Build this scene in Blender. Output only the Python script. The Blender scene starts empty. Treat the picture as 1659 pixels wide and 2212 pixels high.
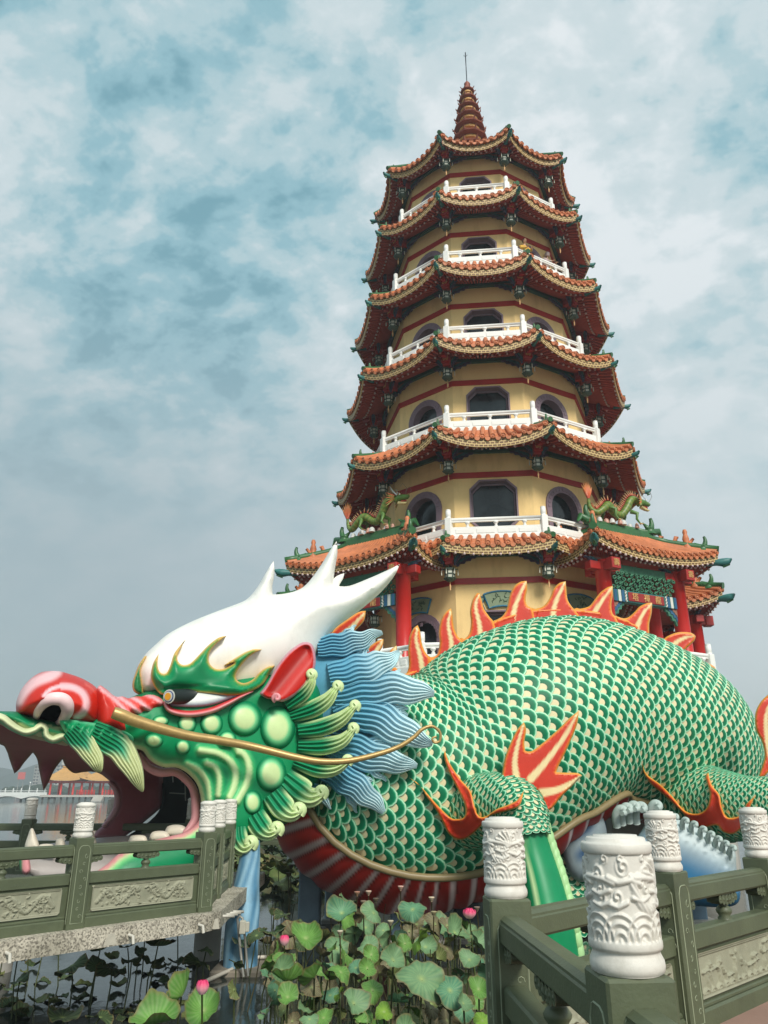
import bpy, math, random
import numpy as np
from mathutils import Vector, Matrix
from mathutils.geometry import delaunay_2d_cdt
from mathutils.bvhtree import BVHTree
PI = math.pi
R = math.radians
random.seed(7)
SC = bpy.context.scene
COL = SC.collection

# ------------------------------------------------------------------ camera
CZ = 2.85
F = 1625.0
TH = R(20.3)
CT, ST = math.cos(TH), math.sin(TH)
cam_d = bpy.data.cameras.new('camera')
cam = bpy.data.objects.new('camera', cam_d)
COL.objects.link(cam)
cam.location = (0, 0, CZ)
cam.rotation_euler = (R(90) + TH, 0, 0)
cam_d.sensor_fit = 'VERTICAL'
cam_d.sensor_height = 36.0
cam_d.lens = 36.0 * F / 2212.0
cam_d.clip_start = 0.05
cam_d.clip_end = 6000
SC.camera = cam

# ------------------------------------------------------------------ world, sun, exposure
SUN_EL, SUN_AZ = R(40), R(158)          # azimuth clockwise from +Y
w = bpy.data.worlds.new("World")
SC.world = w
w.use_nodes = True
nt = w.node_tree
nt.nodes.clear()
N = nt.nodes.new
L = nt.links.new
out = N('ShaderNodeOutputWorld')
bg = N('ShaderNodeBackground')
bg.inputs['Strength'].default_value = 0.1
sky = N('ShaderNodeTexSky')
sky.sky_type = 'NISHITA'
sky.sun_disc = False
sky.sun_elevation = SUN_EL
sky.sun_rotation = SUN_AZ
sky.air_density = 1.2
sky.dust_density = 2.0
tc = N('ShaderNodeTexCoord')
sep = N('ShaderNodeSeparateXYZ')
L(tc.outputs['Generated'], sep.inputs[0])


def wmath(op, a, b=None, c=None, clamp=False):
    n = N('ShaderNodeMath')
    n.operation = op
    n.use_clamp = clamp
    for i, v in enumerate((a, b, c)):
        if v is None:
            continue
        if isinstance(v, (int, float)):
            n.inputs[i].default_value = v
        else:
            L(v, n.inputs[i])
    return n.outputs[0]


zz = wmath('ADD', wmath('MAXIMUM', sep.outputs[2], 0.0), 0.50)
cu = wmath('DIVIDE', sep.outputs[0], zz)
cv = wmath('DIVIDE', sep.outputs[1], zz)
comb = N('ShaderNodeCombineXYZ')
L(cu, comb.inputs[0])
L(cv, comb.inputs[1])


def wnoise(scale, detail, rough, dist, off):
    m = N('ShaderNodeMapping')
    m.inputs['Location'].default_value = off
    m.inputs['Rotation'].default_value = (0, 0, 0.6)
    m.inputs['Scale'].default_value = (1.0, 1.25, 1.0)
    L(comb.outputs[0], m.inputs[0])
    n = N('ShaderNodeTexNoise')
    n.inputs['Scale'].default_value = scale
    n.inputs['Detail'].default_value = detail
    n.inputs['Roughness'].default_value = rough
    n.inputs['Distortion'].default_value = dist
    L(m.outputs[0], n.inputs[0])
    return n.outputs[0]


def wramp(fac, stops):
    r = N('ShaderNodeValToRGB')
    cr = r.color_ramp
    cr.interpolation = 'EASE'
    while len(cr.elements) < len(stops):
        cr.elements.new(0.5)
    for e, (p, c) in zip(cr.elements, stops):
        e.position = p
        e.color = (c[0], c[1], c[2], 1)
    L(fac, r.inputs[0])
    return r.outputs[0]


def wmix(fac, a, b, mode='MIX'):
    n = N('ShaderNodeMix')
    n.data_type = 'RGBA'
    n.blend_type = mode
    for i, v in ((0, fac), (6, a), (7, b)):
        if isinstance(v, (int, float)):
            n.inputs[i].default_value = v
        elif isinstance(v, tuple):
            n.inputs[i].default_value = (v[0], v[1], v[2], 1)
        else:
            L(v, n.inputs[i])
    return n.outputs[2]


n1 = wnoise(2.0, 4.0, 0.5, 0.2, (3.1, 1.7, 0))        # broad banks
n2 = wnoise(7.0, 6.0, 0.55, 0.25, (0.4, 5.2, 2.0))      # mottled puffs
n3 = wnoise(19.0, 5.0, 0.58, 0.15, (7.0, 2.0, 5.0))
mixn = wmath('ADD', wmath('ADD', wmath('MULTIPLY', n1, 0.40), wmath('MULTIPLY', n2, 0.40)), wmath('MULTIPLY', n3, 0.20))
mixn = wmath('ADD', mixn, wmath('MULTIPLY', sep.outputs[0], 0.035))
cloud = wramp(mixn, [(0.40, (1.0, 2.15, 2.55)), (0.445, (1.65, 2.9, 3.3)), (0.485, (2.6, 3.55, 3.8)), (0.525, (3.5, 4.1, 4.25)), (0.59, (4.6, 4.9, 5.0))])
# grey air near the horizon, paler towards the right where the sun stands
mr_ = N('ShaderNodeMapRange')
mr_.interpolation_type = 'SMOOTHSTEP'
mr_.inputs[1].default_value = 0.66
mr_.inputs[2].default_value = 0.22
mr_.inputs[3].default_value = 0.0
mr_.inputs[4].default_value = 0.94
L(sep.outputs[2], mr_.inputs[0])
hz = mr_.outputs[0]
side = wmath('ADD', wmath('MULTIPLY', sep.outputs[0], 1.3), 0.42, clamp=True)
low = wmix(side, (2.15, 2.66, 2.82), (3.6, 4.05, 4.15))
cloud = wmix(hz, cloud, low)
fin = wmix(0.93, sky.outputs[0], cloud)
L(fin, bg.inputs['Color'])
L(bg.outputs[0], out.inputs[0])

sun_d = bpy.data.lights.new('sun', 'SUN')
sun_d.energy = 2.0
sun_d.angle = R(16)
sun_d.color = (1.0, 0.95, 0.87)
sun = bpy.data.objects.new('sun', sun_d)
COL.objects.link(sun)
sd = Vector((math.sin(SUN_AZ) * math.cos(SUN_EL), math.cos(SUN_AZ) * math.cos(SUN_EL), math.sin(SUN_EL)))
sun.rotation_euler = sd.to_track_quat('Z', 'Y').to_euler()
SC.view_settings.view_transform = 'Standard'
SC.view_settings.look = 'None'
SC.view_settings.exposure = 0.88
SC.view_settings.gamma = 1.0


# ------------------------------------------------------------------ helpers
def ray(px, py):
    u = (px - 829.5) / F
    v = (1106 - py) / F
    return Vector((u, CT - v * ST, ST + v * CT))


def at(px, py, Y):
    r = ray(px, py)
    return Vector((r.x / r.y * Y, Y, CZ + r.z / r.y * Y))


def onz(px, py, z):
    r = ray(px, py)
    k = (z - CZ) / r.z
    return Vector((r.x * k, r.y * k, z))


def to_px(p):
    dep = p[1] * CT + (p[2] - CZ) * ST
    up = -p[1] * ST + (p[2] - CZ) * CT
    return 829.5 + F * p[0] / dep, 1106 - F * up / dep


def lin(c):
    o = []
    for v in c[:3]:
        v = v / 255.0
        o.append(v / 12.92 if v <= 0.04045 else ((v + 0.055) / 1.055) ** 2.4)
    return tuple(o)


def mixc(a, b, t):
    t = 0 if t < 0 else 1 if t > 1 else t
    return (a[0] + (b[0] - a[0]) * t, a[1] + (b[1] - a[1]) * t, a[2] + (b[2] - a[2]) * t)


def sstep(a, b, x):
    t = (x - a) / (b - a)
    t = 0 if t < 0 else 1 if t > 1 else t
    return t * t * (3 - 2 * t)


def catmull(P, step=None, n=8, closed=False):
    """spline through points (any dimension)"""
    P = [tuple(p) for p in P]
    m = len(P)
    res = []
    segs = m if closed else m - 1
    for i in range(segs):
        if closed:
            p0, p1, p2, p3 = P[(i - 1) % m], P[i], P[(i + 1) % m], P[(i + 2) % m]
        else:
            p0, p1, p2, p3 = P[max(i - 1, 0)], P[i], P[i + 1], P[min(i + 2, m - 1)]
        if step:
            d = math.hypot(p2[0] - p1[0], p2[1] - p1[1])
            k = max(1, int(round(d / step)))
        else:
            k = n
        for j in range(k):
            t = j / k
            res.append(tuple(0.5 * ((2 * b) + (-a + c) * t + (2 * a - 5 * b + 4 * c - d) * t * t + (-a + 3 * b - 3 * c + d) * t ** 3)
                             for a, b, c, d in zip(p0, p1, p2, p3)))
    if not closed:
        res.append(P[-1])
    return res


def outline(P, step=6.0):
    """closed outline in picture points; a third entry 1 marks a sharp corner"""
    idx = [i for i, p in enumerate(P) if len(p) > 2 and p[2]]
    pts = [(p[0], p[1]) for p in P]
    if not idx:
        return catmull(pts, step=step, closed=True)
    res = []
    m = len(pts)
    for a, b in zip(idx, idx[1:] + [idx[0] + m]):
        seg = [pts[k % m] for k in range(a, b + 1)]
        res += catmull(seg, step=step)[:-1]
    return res


def tf(P, k, ox, oy):
    """crop coordinates to picture coordinates"""
    return [(p[0] * k + ox, p[1] * k + oy) + tuple(p[2:]) for p in P]


def c3(P): return tf(P, .3472, 576, 1042.3)
def c4(P): return tf(P, .3386, 1097.2, 1014.9)
def c5(P): return tf(P, .3307, 0, 1152)
def c6(P): return tf(P, .3637, 384, 1261.8)
def c7(P): return tf(P, .4378, 932.6, 1261.8)
def c8(P): return tf(P, .3307, 0, 1618.4)


class MB:
    def __init__(s):
        s.v, s.f, s.m, s.c, s.sm = [], [], [], [], []
        s.cc = None

    def vert(s, p, c=None):
        s.v.append((p[0], p[1], p[2]))
        s.c.append(c if c is not None else (s.cc or (1, 1, 1)))
        return len(s.v) - 1

    def face(s, idx, m=0, smooth=False):
        s.f.append(tuple(idx))
        s.m.append(m)
        s.sm.append(smooth)

    def poly(s, pts, m=0, c=None):
        s.face([s.vert(p, c) for p in pts], m)

    def box(s, x0, x1, y0, y1, z0, z1, m=0, M=None, bev=0):
        if bev:
            return s.bbox(x0, x1, y0, y1, z0, z1, bev, m, M)
        P = [(x, y, z) for z in (z0, z1) for x, y in ((x0, y0), (x1, y0), (x1, y1), (x0, y1))]
        if M is not None:
            P = [M @ Vector(p) for p in P]
        i = [s.vert(p) for p in P]
        for q in ((3, 2, 1, 0), (4, 5, 6, 7), (0, 1, 5, 4), (1, 2, 6, 5), (2, 3, 7, 6), (3, 0, 4, 7)):
            s.face([i[k] for k in q], m)

    def bbox(s, x0, x1, y0, y1, z0, z1, b, m=0, M=None):
        """box with chamfered edges all round"""
        X, Y, Z = (x0, x1), (y0, y1), (z0, z1)
        idx = {}
        for a in (0, 1):
            for e in (0, 1):
                for g in (0, 1):
                    for ax in range(3):
                        p = [X[a], Y[e], Z[g]]
                        sg = (a, e, g)
                        for k in range(3):
                            if k != ax:
                                p[k] += b if sg[k] == 0 else -b
                        q = Vector(p)
                        if M is not None:
                            q = M @ q
                        idx[(a, e, g, ax)] = s.vert(q)
        f = lambda L_: s.face([idx[k] for k in L_], m)
        f([(0, 0, 0, 0), (0, 0, 1, 0), (0, 1, 1, 0), (0, 1, 0, 0)])
        f([(1, 0, 0, 0), (1, 1, 0, 0), (1, 1, 1, 0), (1, 0, 1, 0)])
        f([(0, 0, 0, 1), (1, 0, 0, 1), (1, 0, 1, 1), (0, 0, 1, 1)])
        f([(0, 1, 0, 1), (0, 1, 1, 1), (1, 1, 1, 1), (1, 1, 0, 1)])
        f([(0, 0, 0, 2), (0, 1, 0, 2), (1, 1, 0, 2), (1, 0, 0, 2)])
        f([(0, 0, 1, 2), (1, 0, 1, 2), (1, 1, 1, 2), (0, 1, 1, 2)])
        for a in (0, 1):
            for e in (0, 1):
                f([(a, e, 0, 0), (a, e, 1, 0), (a, e, 1, 1), (a, e, 0, 1)])
                f([(a, 0, e, 0), (a, 1, e, 0), (a, 1, e, 2), (a, 0, e, 2)])
                f([(0, a, e, 1), (1, a, e, 1), (1, a, e, 2), (0, a, e, 2)])
                for g in (0, 1):
                    f([(a, e, g, 0), (a, e, g, 1), (a, e, g, 2)])

    def grid(s, P, m=0, smooth=True, cu=False, cv=False, C=None):
        nu, nv = len(P), len(P[0])
        I = [[s.vert(P[i][j], C[i][j] if C else None) for j in range(nv)] for i in range(nu)]
        for i in range(nu if cu else nu - 1):
            for j in range(nv if cv else nv - 1):
                s.face((I[i][j], I[(i + 1) % nu][j], I[(i + 1) % nu][(j + 1) % nv], I[i][(j + 1) % nv]), m, smooth)
        return I

    def tube(s, pts, rad, n=10, m=0, cap=True, C=None, smooth=True):
        pts = [Vector(p) for p in pts]
        k = len(pts)
        if not isinstance(rad, (list, tuple)):
            rad = [rad] * k
        T0 = (pts[1] - pts[0]).normalized()
        ref = Vector((0, 0, 1)) if abs(T0.z) < 0.9 else Vector((0, 1, 0))
        U = T0.cross(ref).normalized()
        rings, cols = [], []
        for i in range(k):
            T = (pts[min(i + 1, k - 1)] - pts[max(i - 1, 0)])
            T = T.normalized() if T.length > 1e-9 else T0
            U = (U - T * U.dot(T))
            U = U.normalized() if U.length > 1e-6 else T.orthogonal().normalized()
            V = T.cross(U)
            rings.append([pts[i] + (U * math.cos(a) + V * math.sin(a)) * rad[i] for a in [2 * PI * j / n for j in range(n)]])
            cols.append([C[i] if C else None] * n)
        I = s.grid(rings, m, smooth, cv=True, C=cols)
        if cap:
            s.face(list(reversed(I[0])), m)
            s.face(I[-1], m)
        return I

    def lathe(s, prof, n=24, m=0, base=(0, 0, 0), smooth=True, C=None, cap=True, M=None, ph=0.0):
        rows, cols = [], []
        for q, (r, z) in enumerate(prof):
            row = [Vector((base[0] + r * math.cos(2 * PI * j / n + ph), base[1] + r * math.sin(2 * PI * j / n + ph), base[2] + z)) for j in range(n)]
            if M is not None:
                row = [M @ p for p in row]
            rows.append(row)
            cols.append([C[q] if C else None] * n)
        I = s.grid(rows, m, smooth, cv=True, C=cols)
        if cap:
            s.face(list(reversed(I[0])), m)
            s.face(I[-1], m)

    def extrude(s, pts2, M, d0, d1, m=0, ms=None):
        """prism of a closed 2-D outline placed by the matrix M (local x,y = outline, z = depth)"""
        n = len(pts2)
        a = [s.vert(M @ Vector((p[0], p[1], d0))) for p in pts2]
        b = [s.vert(M @ Vector((p[0], p[1], d1))) for p in pts2]
        s.face(list(reversed(a)), m)
        s.face(b, m)
        for i in range(n):
            s.face((a[i], a[(i + 1) % n], b[(i + 1) % n], b[i]), m if ms is None else ms)

    def add(s, o, M=None):
        k = len(s.v)
        s.v += [tuple(M @ Vector(p)) for p in o.v] if M is not None else o.v
        s.c += o.c
        s.f += [tuple(i + k for i in f) for f in o.f]
        s.m += o.m
        s.sm += o.sm

    def mesh(s, name, mats):
        me = bpy.data.meshes.new(name)
        me.from_pydata(s.v, [], s.f)
        for mt in (mats if isinstance(mats, (list, tuple)) else [mats]):
            me.materials.append(mt)
        me.polygons.foreach_set('material_index', s.m)
        me.polygons.foreach_set('use_smooth', s.sm)
        at_ = me.color_attributes.new('Col', 'FLOAT_COLOR', 'POINT')
        a = np.ones((len(s.v), 4), np.float32)
        a[:, :3] = np.array(s.c, np.float32)
        at_.data.foreach_set('color', a.ravel())
        me.validate()
        me.update()
        return me

    def build(s, name, mats, parent=None, origin=None):
        if origin is not None:
            o = Vector(origin)
            s.v = [tuple(Vector(p) - o) for p in s.v]
        ob = bpy.data.objects.new(name, s.mesh(name, mats))
        COL.objects.link(ob)
        if origin is not None:
            ob.location = origin
        if parent is not None:
            ob.parent = parent
            if origin is None:
                ob.matrix_parent_inverse = Matrix.Translation(parent_world(parent)).inverted()
        return ob

    def bvh(s):
        return BVHTree.FromPolygons([Vector(p) for p in s.v], s.f)


def parent_world(o):
    p = Vector((0, 0, 0))
    while o is not None:
        p = p + Vector(o.location)
        if o.parent is not None and o.matrix_parent_inverse != Matrix():
            p = p + o.matrix_parent_inverse.translation
        o = o.parent
    return p


def tag(o, label=None, cat=None, group=None, kind=None):
    if label:
        o['label'] = label
    if cat:
        o['category'] = cat
    if group:
        o['group'] = group
    if kind:
        o['kind'] = kind
    return o


def empty(name, loc=(0, 0, 0), rz=0, label=None, cat=None, group=None):
    o = bpy.data.objects.new(name, None)
    COL.objects.link(o)
    o.location = loc
    o.rotation_euler = (0, 0, rz)
    o.empty_display_size = 0.2
    return tag(o, label, cat, group)


def kids(o):
    return [c for c in COL.objects if c.parent == o]


def copy_tree(o, parent=None):
    c = o.copy()
    COL.objects.link(c)
    if parent is not None:
        c.parent = parent
    for ch in kids(o):
        copy_tree(ch, c)
    return c


# ------------------------------------------------------------------ materials
def mk(name):
    m = bpy.data.materials.new(name)
    m.use_nodes = True
    t = m.node_tree
    b = t.nodes['Principled BSDF']
    return m, t, b


def paint(name, col=None, rough=0.45, vary=0.12, scale=3.0, bump=0.0, bscale=40.0, spec=0.5, metal=0.0, coord='Object', dirt=None, dscale=1.2, coat=0.0, streak=None):
    """painted / stone surface: colour (or the vertex colour 'Col') with uneven tone, fine bump, optional dirt"""
    m, t, b = mk(name)
    n_, l_ = t.nodes.new, t.links.new
    tc_ = n_('ShaderNodeTexCoord')
    nz = n_('ShaderNodeTexNoise')
    nz.inputs['Scale'].default_value = scale
    nz.inputs['Detail'].default_value = 6
    nz.inputs['Roughness'].default_value = 0.65
    l_(tc_.outputs[coord], nz.inputs[0])
    mr = n_('ShaderNodeMapRange')
    mr.inputs[1].default_value = 0.3
    mr.inputs[2].default_value = 0.7
    mr.inputs[3].default_value = 1 - vary
    mr.inputs[4].default_value = 1 + vary * 0.6
    l_(nz.outputs[0], mr.inputs[0])
    mx = n_('ShaderNodeMix')
    mx.data_type = 'RGBA'
    mx.blend_type = 'MULTIPLY'
    mx.inputs[0].default_value = 1
    if col is None:
        at_ = n_('ShaderNodeAttribute')
        at_.attribute_name = 'Col'
        l_(at_.outputs['Color'], mx.inputs[6])
    else:
        c = lin(col)
        mx.inputs[6].default_value = (*c, 1)
    cb = n_('ShaderNodeCombineColor')
    for i in range(3):
        l_(mr.outputs[0], cb.inputs[i])
    l_(cb.outputs[0], mx.inputs[7])
    last = mx.outputs[2]
    if dirt:
        dz = n_('ShaderNodeTexNoise')
        dz.inputs['Scale'].default_value = dscale
        dz.inputs['Detail'].default_value = 9
        dz.inputs['Roughness'].default_value = 0.7
        if streak:
            mp_ = n_('ShaderNodeMapping')
            mp_.inputs['Scale'].default_value = (1, 1, streak)
            l_(tc_.outputs[coord], mp_.inputs[0])
            l_(mp_.outputs[0], dz.inputs[0])
        else:
            l_(tc_.outputs[coord], dz.inputs[0])
        dr = n_('ShaderNodeMapRange')
        dr.inputs[1].default_value = 0.52
        dr.inputs[2].default_value = 0.78
        dr.inputs[3].default_value = 0
        dr.inputs[4].default_value = dirt[1]
        l_(dz.outputs[0], dr.inputs[0])
        m2 = n_('ShaderNodeMix')
        m2.data_type = 'RGBA'
        l_(dr.outputs[0], m2.inputs[0])
        l_(last, m2.inputs[6])
        m2.inputs[7].default_value = (*lin(dirt[0]), 1)
        last = m2.outputs[2]
    l_(last, b.inputs['Base Color'])
    b.inputs['Roughness'].default_value = rough
    b.inputs['Specular IOR Level'].default_value = spec
    b.inputs['Metallic'].default_value = metal
    b.inputs['Coat Weight'].default_value = coat
    if bump:
        bz = n_('ShaderNodeTexNoise')
        bz.inputs['Scale'].default_value = bscale
        bz.inputs['Detail'].default_value = 4
        l_(tc_.outputs[coord], bz.inputs[0])
        bp = n_('ShaderNodeBump')
        bp.inputs['Strength'].default_value = bump
        bp.inputs['Distance'].default_value = 0.02
        l_(bz.outputs[0], bp.inputs['Height'])
        l_(bp.outputs[0], b.inputs['Normal'])
    return m


GLOSS = paint('statue_paint', None, rough=0.42, spec=0.35, vary=0.10, scale=2.2, bump=0.05, bscale=9, dirt=((92, 90, 70), 0.10), dscale=1.6)
SCALEM = paint('scale_paint', None, rough=0.52, spec=0.3, vary=0.14, scale=1.6, bump=0.08, bscale=14, dirt=((92, 88, 66), 0.18), dscale=1.1)
FLAME = paint('flame_paint', None, rough=0.4, vary=0.10, scale=2.0, bump=0.06, bscale=12)
MANEM = paint('mane_paint', None, rough=0.6, spec=0.3, vary=0.10, scale=2.0, bump=0.05, bscale=15)
PAINTV = paint('painted_detail', None, rough=0.5, vary=0.12, scale=4)
LEAFV = paint('lotus_leaf_skin', None, rough=0.55, vary=0.22, scale=9, spec=0.3)
GOLD = paint('gold_paint', (178, 148, 92), rough=0.38, vary=0.15, scale=6, metal=0.35, bump=0.1, bscale=25)
# ------------------------------------------------------------------ sculpting helpers
def seg_dist(P, Q):
    """distance of points P (n,2) to the closed polyline Q (m,2)"""
    P = np.asarray(P, float)
    Q = np.asarray(Q, float)
    A, B = Q, np.roll(Q, -1, 0)
    best = np.full(len(P), 1e9)
    for a, b in zip(A, B):
        d = b - a
        ll = (d * d).sum()
        if ll < 1e-12:
            continue
        t = np.clip(((P - a) @ d) / ll, 0, 1)
        e = P - (a + t[:, None] * d)
        best = np.minimum(best, (e * e).sum(1))
    return np.sqrt(best)


def line_dist(px, py, Q):
    best = 1e9
    for (ax, ay), (bx, by) in zip(Q[:-1], Q[1:]):
        dx, dy = bx - ax, by - ay
        t = ((px - ax) * dx + (py - ay) * dy) / (dx * dx + dy * dy + 1e-9)
        t = 0 if t < 0 else 1 if t > 1 else t
        d = math.hypot(px - ax - t * dx, py - ay - t * dy)
        best = d if d < best else best
    return best


def inside(P, Q):
    x, y = P[:, 0], P[:, 1]
    c = np.zeros(len(P), bool)
    j = len(Q) - 1
    for i in range(len(Q)):
        xi, yi = Q[i]
        xj, yj = Q[j]
        if yi != yj:
            c ^= ((yi > y) != (yj > y)) & (x < (xj - xi) * (y - yi) / (yj - yi) + xi)
        j = i
    return c


def inflate(mb, O, depth, front, back, rnd, g=8, color=None, relief=None, m=0, prof=None, edge=None):
    """closed, rounded solid over a traced outline: its own distance (depth), thickness front/back in metres"""
    O = [tuple(p[:2]) for p in O]
    Q = np.array(O, float)
    area = 0.5 * np.sum(Q[:, 0] * np.roll(Q[:, 1], -1) - np.roll(Q[:, 0], -1) * Q[:, 1])
    n = len(Q)
    T = np.roll(Q, -1, 0) - np.roll(Q, 1, 0)
    T /= (np.linalg.norm(T, axis=1)[:, None] + 1e-9)
    Nn = np.stack([-T[:, 1], T[:, 0]], 1) * (1 if area > 0 else -1)
    extra = []
    for k in (0.06, 0.2, 0.42, 0.7):
        d = rnd * k
        c = Q + Nn * d
        ok = inside(c, Q)
        sd_ = seg_dist(c, Q)
        step = max(1, int(d / 9))
        for i in range(0, n, step):
            if ok[i] and sd_[i] > d * 0.93:
                extra.append(c[i])
    lo, hi = Q.min(0), Q.max(0)
    G = []
    y, row = lo[1], 0
    while y < hi[1]:
        x = lo[0] + (g / 2 if row % 2 else 0)
        while x < hi[0]:
            G.append((x, y))
            x += g
        y += g * 0.87
        row += 1
    if G:
        G = np.array(G)
        G = G[inside(G, Q)]
        if len(G):
            sdg = seg_dist(G, Q)
            keep = sdg > min(rnd * 0.72, g * 0.6)
            G = G[keep]
    pts = [Vector(p) for p in Q] + [Vector(p) for p in extra] + [Vector(p) for p in G]
    V, _, Fc, _, _, _ = delaunay_2d_cdt(pts, [], [list(range(n))], 1, 1e-5)
    P = np.array([(v.x, v.y) for v in V])
    D = seg_dist(P, Q)
    fi, bi = [], []
    for (px, py), d in zip(P, D):
        t = min(d / rnd, 1.0)
        h = math.sqrt(max(0, 1 - (1 - t) ** 2)) if prof is None else prof(t)
        Y0 = depth(px, py)
        rl = relief(px, py, d) if relief else 0
        c = color(px, py, d) if color else None
        if d < 0.01:
            i = mb.vert(at(px, py, Y0), c)
            fi.append(i)
            bi.append(i)
        else:
            fi.append(mb.vert(at(px, py, Y0 - front * h - rl * h), c))
            bi.append(mb.vert(at(px, py, Y0 + back * h), c))
    for f in Fc:
        a, b, c_ = [P[k] for k in f[:3]]
        s_ = (b[0] - a[0]) * (c_[1] - a[1]) - (b[1] - a[1]) * (c_[0] - a[0])
        ff = list(f) if s_ < 0 else list(reversed(f))
        mb.face([fi[k] for k in ff], m, True)
        mb.face([bi[k] for k in reversed(ff)], m, True)


def ribbon(mb, S, W, depth, bulge, ridges=0, amp=0.0, nu=None, nv=17, color=None, thick=0.12, m=0, wave=0.0, step=6):
    """a lock of hair / fin ray swept along a spine in picture points: S spine, W half-widths, ridged across"""
    SP = catmull([(p[0], p[1], wv) for p, wv in zip(S, W)], step=step)
    k = len(SP)
    tot = [0.0]
    for a, b in zip(SP[:-1], SP[1:]):
        tot.append(tot[-1] + math.hypot(b[0] - a[0], b[1] - a[1]))
    rows, cols, back = [], [], []
    for i in range(k):
        t = tot[i] / tot[-1]
        a, b = SP[max(i - 1, 0)], SP[min(i + 1, k - 1)]
        tx, ty = b[0] - a[0], b[1] - a[1]
        l_ = math.hypot(tx, ty) + 1e-9
        nx, ny = -ty / l_, tx / l_
        wob = wave * math.sin(t * 19 + S[0][1] * .05) * (0.25 + .75 * t) * (1.05 - .6 * t * t)
        rw, rc, rb = [], [], []
        for j in range(nv):
            x = -1 + 2 * j / (nv - 1)
            px = SP[i][0] + nx * (SP[i][2] * x + wob)
            py = SP[i][1] + ny * (SP[i][2] * x + wob)
            h = math.sqrt(max(0, 1 - x * x))
            rdg = amp * (0.5 + 0.5 * math.cos(ridges * PI * x)) * min(1, h * 2.2) if ridges else 0
            sc = min(1.0, SP[i][2] / (max(W) * 0.6))
            Y0 = depth(px, py, t) if callable(depth) else depth
            rw.append(at(px, py, Y0 - bulge * h * sc - rdg * (0.35 + 0.65 * sc)))
            rb.append(at(px, py, Y0 + thick * h * sc))
            cr = 0.5 + 0.5 * math.cos(ridges * PI * x) if ridges else 1
            rc.append(color(t, x, cr) if color else None)
        rows.append(rw)
        back.append(rb)
        cols.append(rc)
    I = mb.grid([list(reversed(r_)) for r_ in rows], m, True, C=[list(reversed(c)) for c in cols])
    J = mb.grid(back, m, True, C=cols)
    return I


def curl(mb, x, y, r, depth, rad, col, turns=1.35, sgn=1, a0=0.0, m=0):
    """small spiral volute"""
    pts, rr, cc = [], [], []
    k = 22
    for i in range(k + 1):
        t = i / k
        a = a0 + sgn * turns * 2 * PI * t
        q = r * (1 - 0.78 * t)
        pts.append(at(x + q * math.cos(a), y + q * math.sin(a), depth - 0.08 * t))
        rr.append(rad * (1 - 0.35 * t))
        cc.append(col)
    mb.tube(pts, rr, 8, m, C=cc)


def boss(mb, x, y, rx, ry, depth, h, colf, m=0, n=20, rings=7, rot=0.0):
    ca, sa = math.cos(rot), math.sin(rot)
    rows, cols = [], []
    for i in range(rings + 1):
        t = i / rings
        r_ = math.sin(t * PI / 2)
        rw = []
        for j in range(n):
            a = 2 * PI * j / n
            ex, ey = rx * r_ * math.cos(a), ry * r_ * math.sin(a)
            px, py = x + ex * ca - ey * sa, y + ex * sa + ey * ca
            d = depth(px, py) if callable(depth) else depth
            rw.append(at(px, py, d - h * math.cos(t * PI / 2)))
        rows.append(rw)
        cols.append([colf(r_)] * n)
    mb.grid(rows, m, True, cv=True, C=cols)


class Surf:
    """depth of already built solids along the view of a traced point, so that trim lies on them"""
    def __init__(s, *mbs):
        v, f = [], []
        for mb in mbs:
            k = len(v)
            v += [Vector(p) for p in mb.v]
            f += [tuple(i + k for i in q) for q in mb.f]
        s.t = BVHTree.FromPolygons(v, f)
        s.last = None

    def __call__(s, px, py, default=None, off=0.0):
        r = ray(px, py)
        h = s.t.ray_cast(Vector((0, 0, CZ)), r.normalized())
        if h[0] is None:
            if default is None and s.last is not None:
                return s.last - off
            return (default if default is not None else 15.0)
        s.last = h[0].y
        return h[0].y - off


# ------------------------------------------------------------------ colours of the statue
GREEN = lin((0, 140, 86))
DGREEN = lin((0, 116, 74))
MINT = lin((120, 214, 165))
PALE = lin((205, 232, 170))
CREAM = lin((226, 214, 176))
RED = lin((206, 44, 22))
DRED = lin((168, 24, 16))
PINK = lin((236, 172, 176))
ORANGE = lin((238, 150, 48))
VERM = lin((222, 74, 32))
WHITE = lin((238, 236, 228))
GOLDC = lin((205, 168, 92))
MAROON = lin((112, 58, 62))
BLUE1 = lin((66, 134, 166))
BLUE2 = lin((176, 212, 220))
BELLY = lin((206, 50, 40))
BELLYS = lin((242, 216, 214))


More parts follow.
